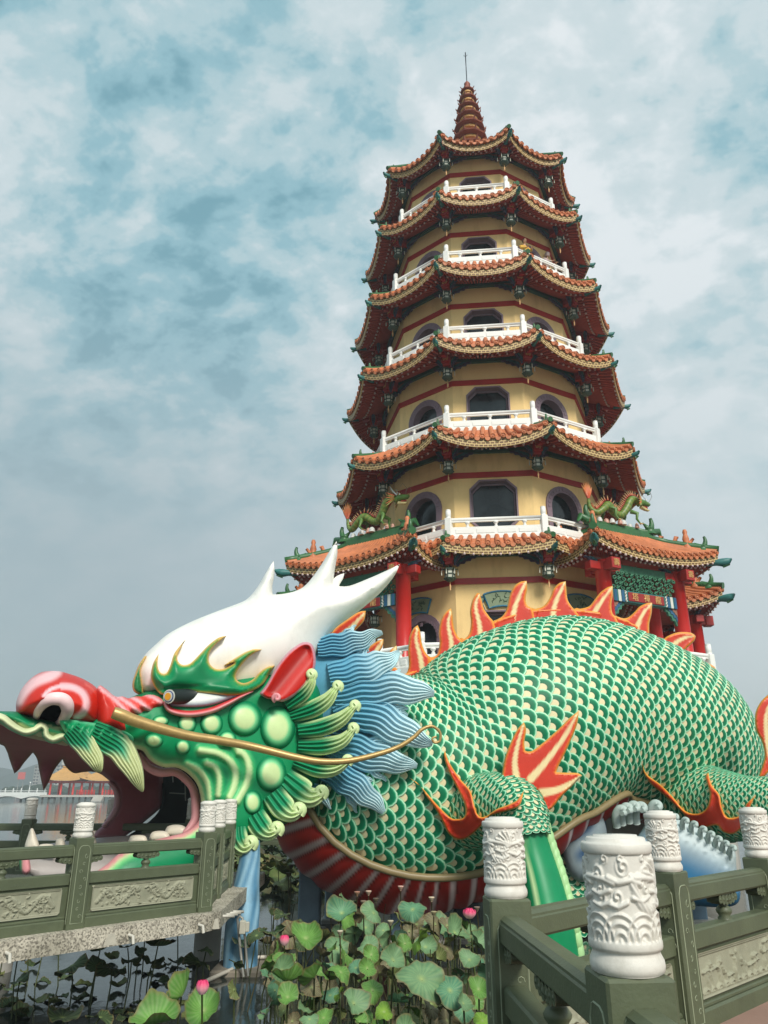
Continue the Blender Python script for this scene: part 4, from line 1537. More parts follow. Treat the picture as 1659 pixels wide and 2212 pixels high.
def eave(A, B, A2, B2, zt, zin, droop, parts, wallA, wallB, zw, n_t, fh=0.32, pull=0.05, upA=1, upB=1, tile_r=0.105, roll_n=6, rafters=True, ):
    """one side of a tiled roof: rolls, tile ends, key-pattern fascia, soffit with rafters"""
    roof, fas, sof = parts
    n = 24
    dirv = ((A + B) / 2 - (A2 + B2) / 2)
    dirv = Vector((dirv.x, dirv.y, 0)).normalized()

    def edge(s):
        k = abs(2 * s - 1)
        up = upA if s < 0.5 else upB
        if not up:
            k = 0
        p = A.lerp(B, s)
        q = A2.lerp(B2, s)
        p = p.lerp(q, pull * (1 - k ** 2.5))
        return p, q, zt - droop * (1 - k ** 2.4)

    def surf(s, t):
        p, q, z = edge(s)
        x = p.lerp(q, t)
        return Vector((x.x, x.y, z + (zin - z) * (0.5 * t + 0.5 * t * t)))
    roof.grid([[surf(i / n, j / 4) for j in range(5)] for i in range(n + 1)], 0, True)
    for k in range(n_t):
        s = (k + 0.5) / n_t
        pts = [surf(s, t) + Vector((0, 0, 0.06)) for t in ([0, 0.25, 0.5, 0.75, 1.0] if roll_n > 4 else [0, 0.5, 1.0])]
        roof.tube(pts, tile_r * 0.9, roll_n, 0, cap=False)
        tile_cap(roof, pts[0] + dirv * 0.02 - Vector((0, 0, 0.02)), dirv, tile_r)
        # drip tile hanging between two rolls
        s2 = (k + 1) / n_t
        if k < n_t - 1:
            p0 = surf(s2, 0) + dirv * 0.03
            U = (surf(min(1, s2 + 0.02), 0) - surf(s2 - 0.02, 0)).normalized()
            ring = []
            for a in [PI * j / 6 for j in range(7)]:
                ring.append(p0 + U * (math.cos(a) * tile_r * 1.0) - Vector((0, 0, 0.01 + math.sin(a) * tile_r * 1.25)))
            f = [roof.vert(q) for q in ring]
            roof.face(f, 0)
            g = [roof.vert(q - dirv * 0.05) for q in ring]
            roof.face(list(reversed(g)), 0)
            for j in range(6):
                roof.face((f[j + 1], f[j], g[j], g[j + 1]), 0)
    # fascia
    Lh = (A - B).length
    rows, cols = [], []
    for i in range(n + 1):
        s = i / n
        p, q, z = edge(s)
        x = p.lerp(q, 0.03)
        b = x - (dirv.to_2d() * 0.06)
        rows.append([Vector((x.x, x.y, z - 0.05)), Vector((x.x, x.y, z - 0.05 - fh)), Vector((b.x, b.y, z - 0.05 - fh)), Vector((b.x, b.y, z - 0.05))])
        u = s * Lh / 0.27
        cols.append([(u, 1, 0), (u, 0, 0), (u, 0.1, 0), (u, 0.9, 0)])
    fas.grid([list(reversed(q)) for q in rows], 0, False, C=[list(reversed(q)) for q in cols])
    # soffit
    def sofp(s, t, dz=0.0):
        p, q, z = edge(s)
        x = p.lerp(q, 0.05)
        wq = wallA.lerp(wallB, s)
        y = x.lerp(wq, t)
        z0 = z - 0.05 - fh * 0.8
        return Vector((y.x, y.y, z0 + (zw - z0) * t - dz))
    sof.grid([[sofp(i / n, j / 3) for j in reversed(range(4))] for i in range(n + 1)], 0, False)
    if rafters:
        m = int(n_t * 2.2)
        for row, (ta, tb, dz) in enumerate(((0.06, 0.52, 0.0), (0.40, 0.97, 0.07))):
            for k in range(m):
                s = (k + 0.5) / m
                a, b = sofp(s, ta, 0.05 + dz), sofp(s, tb, 0.05 + dz)
                d = (b - a)
                U = Vector((-dirv.y, dirv.x, 0)) * 0.035
                Z = Vector((0, 0, 0.05))
                P = [a - U - Z, a + U - Z, a + U + Z, a - U + Z, b - U - Z, b + U - Z, b + U + Z, b - U + Z]
                i_ = [sof.vert(q) for q in P]
                for q in ((0, 1, 2, 3), (4, 7, 6, 5), (0, 4, 5, 1), (1, 5, 6, 2), (2, 6, 7, 3), (3, 7, 4, 0)):
                    sof.face([i_[x] for x in q], 0)
                if k % 2 == row:       # pale bead at the rafter end
                    c = a - Z * 1.0 + dirv * 0.05
                    sof.lathe([(0.005, -0.055), (0.04, -0.03), (0.05, 0), (0.04, 0.03), (0.005, 0.055)], 6, 1, base=c, cap=False)
    return surf, edge, dirv


def curl_tail(mb, p, dirv, h, m=0):
    """upturned glazed ornament at the end of a hip ridge"""
    pts, rr = [], []
    for t in np.linspace(0, 1, 9):
        a = t * 2.6
        pts.append(p + dirv * (0.16 * math.sin(a) * h + 0.05 * t) + Vector((0, 0, h * (0.15 + 0.75 * t))))
        rr.append(h * (0.20 - 0.12 * t))
    mb.tube(pts, rr, 7, m)
    mb.tube([p + Vector((0, 0, -0.03)), p + Vector((0, 0, h * 0.3))], [h * 0.34, h * 0.22], 8, m)
    mb.tube([p - dirv * h * 0.1 + Vector((0, 0, h * .3)), p - dirv * h * 0.45 + Vector((0, 0, h * .55))], [h * 0.14, h * 0.03], 6, m)


def figurine(mb, p, dirv, h, m=1):
    """little glazed rider: body, head, base"""
    mb.lathe([(0.22 * h, 0), (0.24 * h, 0.1 * h), (0.12 * h, 0.3 * h), (0.17 * h, 0.5 * h), (0.12 * h, 0.68 * h), (0.09 * h, 0.72 * h), (0.12 * h, 0.85 * h), (0.08 * h, 0.98 * h), (0.01, h)], 8, m, base=p)
    mb.tube([p + dirv * 0.12 * h + Vector((0, 0, .25 * h)), p + dirv * 0.34 * h + Vector((0, 0, .5 * h))], [0.10 * h, 0.07 * h], 6, m)


def beast(mb, p, dirv, h, m=1):
    """little glazed beast on four legs"""
    side = Vector((-dirv.y, dirv.x, 0))
    mb.tube([p - dirv * .35 * h + Vector((0, 0, .5 * h)), p + Vector((0, 0, .48 * h)), p + dirv * .28 * h + Vector((0, 0, .58 * h)), p + dirv * .38 * h + Vector((0, 0, .85 * h)), p + dirv * .55 * h + Vector((0, 0, .84 * h))], [.13 * h, .15 * h, .16 * h, .15 * h, .06 * h], 8, m)
    mb.tube([p - dirv * .35 * h + Vector((0, 0, .5 * h)), p - dirv * .52 * h + Vector((0, 0, .8 * h)), p - dirv * .42 * h + Vector((0, 0, 1.0 * h))], [.06 * h, .05 * h, .03 * h], 6, m)
    for a in (-.28, .25):
        for b in (-.09, .09):
            q = p + dirv * a * h + side * b * h
            mb.tube([q + Vector((0, 0, .45 * h)), q], [.07 * h, .05 * h], 6, m)


def hip_ridge(mb, pts, h=0.45, fig=True, r_=0.11):
    """raised green ridge ending in an upturned tail; pts run from the top down to the tip"""
    mb.tube([p + Vector((0, 0, 0.10)) for p in pts], r_, 8, 0)
    d = (pts[-1] - pts[-2])
    d = Vector((d.x, d.y, 0)).normalized()
    q = pts[-1] - d * 0.45 + Vector((0, 0, 0.10))
    curl_tail(mb, q, d, h)
    if fig:
        figurine(mb, q - d * 0.5 + Vector((0, 0, 0.1)), d, h * 0.75)


def beam_end(mb, p, d, L_, s=1.0):
    """carved blue-green beam head under a roof corner"""
    pts = [p - d * L_, p - d * 0.1, p + d * 0.12 * s + Vector((0, 0, -0.02)), p + d * 0.3 * s + Vector((0, 0, 0.03)), p + d * 0.42 * s + Vector((0, 0, 0.10))]
    mb.tube(pts, [0.10, 0.12 * s, 0.16 * s, 0.12 * s, 0.03], 8, 0)
    mb.tube([p + d * 0.1 + Vector((0, 0, -.14)), p + d * 0.34 * s + Vector((0, 0, -.12))], [.09 * s, .02], 6, 1)


def hole_wall(mb, M, x0, x1, y0, y1, hole, m=0, jamb=0.35, mj=0):
    """flat wall panel in the plane of M with a real opening and its jambs"""
    pts = [(x0, y0), (x1, y0), (x1, y1), (x0, y1)] + list(hole)
    nh = len(hole)
    V, _, Fc, _, _, _ = delaunay_2d_cdt([Vector(p) for p in pts], [], [[0, 1, 2, 3], list(range(4, 4 + nh))], 0, 1e-6)
    # keep only faces outside the hole
    H = [(p[0], p[1]) for p in hole]
    I = [mb.vert(M @ Vector((v.x, v.y, 0))) for v in V]
    for f in Fc:
        c = sum((V[k] for k in f), Vector((0, 0))) / len(f)
        if inside(np.array([(c.x, c.y)]), H)[0]:
            continue
        a, b, d = V[f[0]], V[f[1]], V[f[2]]
        s_ = (b.x - a.x) * (d.y - a.y) - (b.y - a.y) * (d.x - a.x)
        mb.face([I[k] for k in (f if s_ > 0 else list(reversed(f)))], m)
    a = [mb.vert(M @ Vector((p[0], p[1], 0))) for p in hole]
    b = [mb.vert(M @ Vector((p[0], p[1], -jamb))) for p in hole]
    for i in range(nh):
        j = (i + 1) % nh
        mb.face((a[i], a[j], b[j], b[i]), mj)


def band_ring(mb, hole, wd, M, d0, d1, m=0, inner=0.0):
    """raised frame around an opening"""
    n = len(hole)
    cx, cy = sum(p[0] for p in hole) / n, sum(p[1] for p in hole) / n

    def off(p, w_):
        dx, dy = p[0] - cx, p[1] - cy
        l_ = math.hypot(dx, dy)
        return (p[0] + dx / l_ * w_, p[1] + dy / l_ * w_)
    o = [off(p, wd) for p in hole]
    i_ = [off(p, inner) for p in hole]
    rows = [[M @ Vector((p[0], p[1], d0)) for p in i_], [M @ Vector((p[0], p[1], d1)) for p in i_], [M @ Vector((p[0], p[1], d1)) for p in o], [M @ Vector((p[0], p[1], d0)) for p in o]]
    mb.grid(rows, m, False, cv=True)


def octa(cx, cy, w_, h_, c):
    return [(cx - w_ + c, cy - h_), (cx + w_ - c, cy - h_), (cx + w_, cy - h_ + c), (cx + w_, cy + h_ - c), (cx + w_ - c, cy + h_), (cx - w_ + c, cy + h_), (cx - w_, cy + h_ - c), (cx - w_, cy - h_ + c)]


def arch(cx, y0, y1, w_):
    return [(cx - w_, y0), (cx + w_, y0)] + [(cx + w_ * math.cos(a), y1 - w_ + w_ * math.sin(a)) for a in [PI * j / 14 for j in range(15)]]


def pointed(cx, y0, y1, w_):
    return [(cx - w_, y0), (cx + w_, y0), (cx + w_, y1 - w_ * 1.8), (cx + w_ * .55, y1 - w_ * .7), (cx, y1), (cx - w_ * .55, y1 - w_ * .7), (cx - w_, y1 - w_ * 1.8)]


def face_matrix(i, Rr, z=0.0):
    """plane of face i: x to the right as seen from outside, y up, z outwards"""
    a = FA + R(36 * i)
    ap = Rr * math.cos(R(18))
    nrm = Vector((math.cos(a), math.sin(a), 0))
    right = Vector((-math.sin(a), math.cos(a), 0))
    o = Vector((PC.x, PC.y, z)) + nrm * ap
    return Matrix(((right.x, 0, nrm.x, o.x), (right.y, 0, nrm.y, o.y), (0, 1, 0, o.z), (0, 0, 0, 1)))


TIERS = [  # name, wall corner radius, floor z, band z, roof tip radius, balustrade radius (above the roof), roof top z
    ('ground', 5.05, 6.0, 10.0, 6.3, 5.60, 11.55),
    ('second', 4.85, 11.62, 14.26, 6.85, 5.39, 16.0),
    ('third', 4.58, 16.0, 18.47, 6.45, 5.06, 20.2),
    ('fourth', 4.35, 20.2, 22.35, 6.12, 4.75, 24.25),
    ('fifth', 4.03, 24.25, 26.4, 5.62, 4.38, 28.15),
    ('sixth', 3.76, 28.15, 30.1, 5.2, 1.1, 34.4)]

PCAN = {}


def add_windows(wall_ob, mbw, i, Rr, z0, z1, b, kind, ti):
    M = face_matrix(i, Rr)
    hw = Rr * math.sin(R(18))
    if kind == 'octagon':
        w_ = 0.50 * hw + 0.10
        zlo, zhi = z0 + 0.42, b - 0.27
        H = octa(0, (zlo + zhi) / 2, w_, (zhi - zlo) / 2, w_ * 0.42)
        if ti == 0:
            H = octa(0, b - 1.95, w_, 0.8, w_ * 0.42)
    elif kind == 'arch':
        H = arch(0, z0 + 0.06, b - (0.55 if ti else 1.25), 0.44 * hw)
    else:
        H = pointed(0, z0 + 0.5, b - 0.85 if ti else b - 1.6, 0.2)
    hole_wall(mbw, M, -hw, hw, z0, z1, H, 0, 0.32, 1)
    fr = MB()
    if kind == 'arch':
        band_ring(fr, H, 0.27, M, -0.02, 0.07)
        # raised key blocks on the arch frame
        for q in range(3, len(H), 1):
            if q % 1 == 0:
                p = H[q]
                cx, cy = 0, b - 0.55 - 0.44 * hw
                ang = math.atan2(p[1] - cy, p[0] - cx)
                MM = M @ Matrix.Translation((p[0] + math.cos(ang) * 0.13, p[1] + math.sin(ang) * 0.13, 0.07)) @ Matrix.Rotation(ang, 4, 'Z')
                fr.box(-0.06, 0.06, -0.05, 0.05, -0.01, 0.02, 0, MM)
    elif kind == 'octagon':
        band_ring(fr, H, 0.075, M, -0.02, 0.045)
        band_ring(fr, H, -0.02, M, -0.28, -0.22, 0, inner=-0.09)
    else:
        band_ring(fr, H, 0.07, M, -0.02, 0.045)
    f = fr.build('window_frame', [PURP], pagoda)
    pn = MB()
    pn.poly([M @ Vector((p[0], p[1], -0.30)) for p in H], 0)
    pn.build('window_pane', [GLASS], f)


EMB = None


def text_mesh(txt, size, name='characters', depth=0.015):
    cu = bpy.data.curves.new(name, 'FONT')
    cu.body = txt
    cu.size = size
    cu.align_x = 'CENTER'
    cu.align_y = 'CENTER'
    cu.extrude = depth
    ob = bpy.data.objects.new(name, cu)
    COL.objects.link(ob)
    dg = bpy.context.evaluated_depsgraph_get()
    me = bpy.data.meshes.new_from_object(ob.evaluated_get(dg))
    bpy.data.objects.remove(ob)
    return me


def text_obj(txt, size, M, mat, name, parent):
    me = text_mesh(txt, size, name)
    me.materials.clear()
    me.materials.append(mat)
    me.transform(M)
    o = bpy.data.objects.new(name, me)
    COL.objects.link(o)
    o.parent = parent
    o.matrix_parent_inverse = Matrix.Translation(parent_world(parent)).inverted()
    return o


def cloud_wing(mb, p, d, out_, L_, h, cols):
    """carved cloud-shaped bracket wing hanging under a beam"""
    prof = [(0, 0), (L_, 0), (L_ * .95, -h * .18), (L_ * .78, -h * .2), (L_ * .72, -h * .42), (L_ * .5, -h * .45), (L_ * .42, -h * .7), (L_ * .2, -h * .72), (L_ * .1, -h), (0, -h)]
    for k, (sc, dd) in enumerate(((1.0, 0.045), (0.74, 0.07), (0.46, 0.09))):
        a = [mb.vert(p + d * x * sc + Vector((0, 0, z * sc)) + out_ * dd, cols[k]) for x, z in prof]
        b = [mb.vert(p + d * x * sc + Vector((0, 0, z * sc)) - out_ * dd, cols[k]) for x, z in prof]
        mb.face(a, 0)
        mb.face(list(reversed(b)), 0)
        for i in range(len(prof)):
            j = (i + 1) % len(prof)
            mb.face((a[j], a[i], b[i], b[j]), 0)


def bal_bay(A_, B_, bal):
    d = (B_ - A_)
    Ls = d.length
    d.normalize()
    nn = Vector((d.y, -d.x, 0))
    MM = Matrix(((d.x, nn.x, 0, A_.x), (d.y, nn.y, 0, A_.y), (0, 0, 1, A_.z), (0, 0, 0, 1)))
    mb = MB()
    mb.box(0.11, Ls - 0.11, -0.055, 0.055, 0.0, 0.36, 0, MM, bev=0.012)
    for g in range(4):     # sunk panels
        x0 = 0.2 + (Ls - 0.4) * g / 4
        mb.box(x0 + 0.05, x0 + (Ls - 0.4) / 4 - 0.05, 0.05, 0.075, 0.10, 0.27, 0, MM, bev=0.012)
    mb.tube([MM @ Vector((0.1, 0, 0.66)), MM @ Vector((Ls - 0.1, 0, 0.66))], 0.07, 10, 0)
    mb.box(0.1, Ls - 0.1, -0.04, 0.04, 0.555, 0.60, 0, MM)
    for g in (0.2, 0.5, 0.8):
        mb.lathe([(0.05, 0.36), (0.07, 0.40), (0.035, 0.44), (0.075, 0.49), (0.10, 0.535), (0.05, 0.56)], 8, 0, base=(0, 0, 0), M=MM @ Matrix.Translation((Ls * g, 0, 0)))
    mb.build('balustrade_bay', [WST], bal)


def bal_post(p, aB, bal):
    mb = MB()
    MP = Matrix.Translation(p) @ Matrix.Rotation(aB, 4, 'Z')
    mb.box(-0.12, 0.12, -0.12, 0.12, 0.0, 0.72, 0, MP, bev=0.015)
    mb.lathe([(0.10, 0.72), (0.105, 0.74), (0.085, 0.77), (0.10, 0.80), (0.10, 1.0), (0.085, 1.01), (0.10, 1.03), (0.09, 1.06), (0.02, 1.07)], 14, 0, base=p)
    mb.build('balustrade_post', [WST], bal)


CW = [lin((70, 66, 92)), lin((44, 98, 104)), lin((120, 84, 74))]
LANTERN_SPOTS = []
CN = {0: 'right front corner', -1: 'left front corner', 1: 'right side corner', -2: 'left side corner', 2: 'far right corner', -3: 'far left corner'}

for ti, (nm, Rw, z0, b, Rt, Rb, ztop) in enumerate(TIERS):
    # ---- wall with openings
    mbw = MB()
    zt_wall = b + 1.32
    wall_ob = None
    KIND = {0: 'octagon', 1: 'arch', 9: 'arch', 2: 'pointed', 8: 'pointed', 3: 'octagon', 7: 'octagon', 4: 'arch', 6: 'arch', 5: 'octagon'}
    for i in range(10):
        add_windows(None, mbw, i, Rw, z0, zt_wall, b, KIND[i], ti)
    wall_ob = mbw.build('storey_wall', [YEL, PURP], pagoda)
    mb = MB()
    rows = []
    for q in range(10):
        a = corner(q)
        r0 = Rw + 0.07
        rows.append([v3(pol2(Rw - 0.03, a), b - 0.11), v3(pol2(r0, a), b - 0.11), v3(pol2(r0, a), b + 0.11), v3(pol2(Rw - 0.03, a), b + 0.11)])
    mb.grid(rows, 0, False, cu=True)
    mb.build('red_band', [REDP], wall_ob)
    # green painted beam under the soffit
    mb = MB()
    rows = []
    for q in range(10):
        a = corner(q)
        rows.append([v3(pol2(Rw, a), b + 0.9), v3(pol2(Rw + 0.16, a), b + 0.9), v3(pol2(Rw + 0.16, a), b + 1.2), v3(pol2(Rw, a), b + 1.2)])
    mb.grid(rows, 0, False, cu=True)
    mb.build('painted_beam', [GBEAM], wall_ob)
    # ---- roof
    roof, fas, sof = MB(), MB(), MB()
    zt = b + 1.22
    droop = 0.5 if ti else 0.18
    n_t = 11 if ti < 5 else 10
    if ti == 5:
        Rin, zin = 1.15, 34.3
    else:
        Rin, zin = Rb + 0.12, ztop - 0.1
    for q in range(10):
        aA, aB = corner(q - 1), corner(q)
        eave(pol2(Rt, aA), pol2(Rt, aB), pol2(Rin, aA), pol2(Rin, aB), zt, zin, droop, (roof, fas, sof), pol2(Rw - 0.02, aA), pol2(Rw - 0.02, aB), b + 1.3, n_t, roll_n=6)
    ro = roof.build('tiled_roof', [ORT], pagoda)
    fas.build('fret_fascia', [FRET], ro)
    sof.build('soffit', [DRED2, paint('bead_white', (214, 190, 186), rough=0.5)] if ti == 0 else [DRED2, bpy.data.materials['bead_white']], ro)
    for q in range(10):
        a = corner(q)
        mb = MB()
        k_ = [v3(pol2(Rin + (Rt - Rin) * t, a), zin + (zt - zin) * (1 - (1 - t) ** 1.6 if False else t ** 0.8)) for t in (0.0, 0.3, 0.6, 0.85, 1.0)]
        if ti < 5 or True:
            hip_ridge(mb, k_, 0.42, fig=(ti < 4), r_=0.10)
        mb.build('hip_ridge', [GRT, ORT], ro)
    # ---- corner brackets: hip beam, red hanging post with gold emblem, carved wings
    for q in range(10):
        a = corner(q)
        d = Vector((math.cos(a), math.sin(a), 0))
        mb = MB()
        tip = v3(pol2(Rt - 0.08, a), zt - 0.36)
        inn = v3(pol2(Rw, a), b + 1.15)
        sd_ = Vector((-d.y, d.x, 0))
        for lvl, (t0, t1, hh) in enumerate(((0.0, 0.95, 0.0), (0.0, 0.62, -0.16), (0.0, 0.36, -0.32))):
            A_, B_ = inn.lerp(tip, t0) + Vector((0, 0, hh)), inn.lerp(tip, t1) + Vector((0, 0, hh))
            P = [A_ - sd_ * .09, A_ + sd_ * .09, B_ + sd_ * .09, B_ - sd_ * .09]
            lo = [mb.vert(x - Vector((0, 0, .075))) for x in P]
            hi = [mb.vert(x + Vector((0, 0, .075))) for x in P]
            for f in ((0, 1, 2, 3),):
                mb.face([lo[x] for x in reversed(f)], 0)
                mb.face([hi[x] for x in f], 0)
            for x in range(4):
                y = (x + 1) % 4
                mb.face((lo[x], lo[y], hi[y], hi[x]), 0)
        hp = v3(pol2(Rw + 0.58, a), b)
        MM = Matrix(((d.x, sd_.x, 0, hp.x), (d.y, sd_.y, 0, hp.y), (0, 0, 1, hp.z), (0, 0, 0, 1)))
        mb.box(-0.14, 0.14, -0.14, 0.14, 0.48, 1.2, 0, MM, bev=0.02)
        mb.box(-0.19, 0.19, -0.19, 0.19, 0.62, 0.98, 0, MM, bev=0.02)
        br = mb.build('corner_bracket', [REDP], pagoda)
        mb = MB()
        beam_end(mb, tip + d * 0.02, d, 0.5, 0.68)
        mb.build('beam_head', [TEAL, GRT], br)
        mb = MB()
        for sg in (1, -1):
            # along the two walls meeting at this corner
            wd = (v3(pol2(Rw, corner(q + sg)), 0) - v3(pol2(Rw, a), 0)).normalized()
            on = Vector((wd.y, -wd.x, 0)) * (1 if sg > 0 else -1)
            cloud_wing(mb, v3(pol2(Rw + 0.14, a), b + 0.9) + wd * 0.1, wd, on, 0.75, 0.36, CW)
            cloud_wing(mb, hp + Vector((0, 0, 0.86)) + sd_ * sg * 0.19, sd_ * sg, d, 0.30, 0.42, CW)
        mb.build('carved_wing', [MIXP], br)
        qq = q if q < 5 else q - 10
        if qq in CN:
            if EMB is None:
                EMB = text_mesh('壽', 0.27, 'emblem', 0.01)
                EMB.materials.clear()
                EMB.materials.append(GOLDL)
            eo = bpy.data.objects.new('emblem', EMB)
            COL.objects.link(eo)
            # stand it upright on the outer face of the post
            E_ = Matrix(((sd_.x, 0, d.x, hp.x + d.x * 0.2), (sd_.y, 0, d.y, hp.y + d.y * 0.2), (0, 1, 0, hp.z + 0.8), (0, 0, 0, 1)))
            eo.parent = br
            eo.matrix_parent_inverse = Matrix.Translation(parent_world(br)).inverted() @ E_
            LANTERN_SPOTS.append((hp + Vector((0, 0, 0.46)), ti, CN[qq], 1.0 if ti else 0.95))
    # ---- white balustrade on top of this roof
    if ti < 5:
        mb = MB()
        rows = []
        for q in range(10):
            a = corner(q)
            rows.append([v3(pol2(Rw - 0.3, a), ztop - 0.16), v3(pol2(Rb + 0.14, a), ztop - 0.16), v3(pol2(Rb + 0.14, a), ztop), v3(pol2(Rw - 0.5, a), ztop)])
        mb.grid(rows, 0, False, cu=True)
        bal = mb.build('balcony', [WST], pagoda)
        for q in range(10):
            aA, aB = corner(q - 1), corner(q)
            A_, B_ = v3(pol2(Rb, aA), ztop), v3(pol2(Rb, aB), ztop)
            bal_bay(A_, B_, bal)
            bal_post(v3(pol2(Rb, aB), ztop), aB, bal)

# ---- spire: stacked little eaves, gold between, and the lightning rod
mb, mg = MB(), MB()
zb = 33.9
prev = 0
LV = 7
zz = 33.9
mb.lathe([(1.25, 33.2), (1.25, 34.2), (1.0, 34.5), (0.8, 34.6)], 20, 0, base=(PC.x, PC.y, 0), ph=FA)
zz = 34.55
for k in range(LV):
    s = 1 - 0.085 * k
    r1 = 0.98 * s * 0.98 - 0.02 * k
    h = 0.86 * (1 - 0.045 * k)
    mg.lathe([(r1 * 0.62, zz - h * .08), (r1 * 0.62, zz + h * 0.14), (r1 * 0.78, zz + h * 0.18), (r1 * 0.78, zz + h * 0.34), (r1 * .60, zz + h * .40)], 20, 0, base=(PC.x, PC.y, 0), ph=FA, smooth=False)
    mb.lathe([(r1 * 0.58, zz + h * 0.38), (r1 * 1.10, zz + h * 0.46), (r1 * 1.14, zz + h * 0.54), (r1 * 0.80, zz + h * 0.70), (r1 * 0.55, zz + h)], 10, 0, base=(PC.x, PC.y, 0), ph=FA + R(18), smooth=False)
    for q in range(10):
        a = corner(q)
        p = v3(pol2(r1 * 1.10, a), zz + h * 0.52)
        d = Vector((math.cos(a), math.sin(a), 0))
        mb.tube([p - d * 0.12, p + d * 0.05 + Vector((0, 0, .06)), p + d * 0.08 + Vector((0, 0, .24 * s))], [0.065 * s, 0.06 * s, 0.015], 6, 0)
    zz += h
mb.lathe([(0.16, zz - 0.1), (0.2, zz + 0.05), (0.1, zz + 0.16), (0.17, zz + 0.3), (0.08, zz + 0.45), (0.02, zz + 0.5)], 14, 0, base=(PC.x, PC.y, 0))
sp = mb.build('spire', [SPIRE], pagoda)
mg.build('spire_gilding', [SPIREG], sp)
mb = MB()
mb.tube([v3(PC.to_2d(), zz + 0.4), v3(PC.to_2d(), zz + 2.75)], 0.028, 6, 0)
for a in (0.4, 2.5, 4.6):
    mb.tube([v3(PC.to_2d(), zz + 2.4), v3(pol2(0.12, a), zz + 2.62)], 0.014, 5, 0)
mb.build('lightning_rod', [paint('rod_metal', (70, 74, 78), rough=0.4, metal=0.6)], sp)
# ------------------------------------------------------------------ podium and terrace of the pagoda
STONE = paint('grey_podium_stone', (168, 166, 158), rough=0.8, vary=0.15, scale=1.2, bump=0.15, bscale=30, dirt=((96, 98, 90), 0.4), dscale=0.7)
mb = MB()
rows = []
for q in range(10):
    a = corner(q)
    rows.append([v3(pol2(8.5, a), -0.6), v3(pol2(8.5, a), 5.5), v3(pol2(8.9, a), 5.6), v3(pol2(8.9, a), 6.0), v3(pol2(0.2, a), 6.0)])
mb.grid(rows, 0, False, cu=True)
pod = mb.build('podium', [STONE], pagoda)
ter = MB()
rows = []
for q in range(10):
    a = corner(q)
    rows.append([v3(pol2(8.3, a), 6.004), v3(pol2(8.75, a), 6.004), v3(pol2(8.75, a), 6.45), v3(pol2(8.3, a), 6.45)])
ter.grid(rows, 0, False, cu=True)
tb = ter.build('terrace_kerb', [WST], pagoda)
for q in range(10):
    P0, P1 = v3(pol2(8.55, corner(q - 1)), 6.45), v3(pol2(8.55, corner(q)), 6.45)
    for k in range(3):
        bal_bay(P0.lerp(P1, k / 3), P0.lerp(P1, (k + 1) / 3), tb)
        bal_post(P0.lerp(P1, (k + 1) / 3), FA + R(36 * q), tb)

# ------------------------------------------------------------------ porticos
PLAQ = paint('plaque_red', (150, 36, 34), rough=0.5, vary=0.12)
BLUEB = paint('beam_blue', (40, 92, 128), rough=0.5, vary=0.15)
WHP = paint('beam_white', (214, 214, 204), rough=0.5, vary=0.1)
LATT = paint('carved_green', (58, 118, 88), rough=0.55, vary=0.35, scale=9)
RIDGE_POS = []


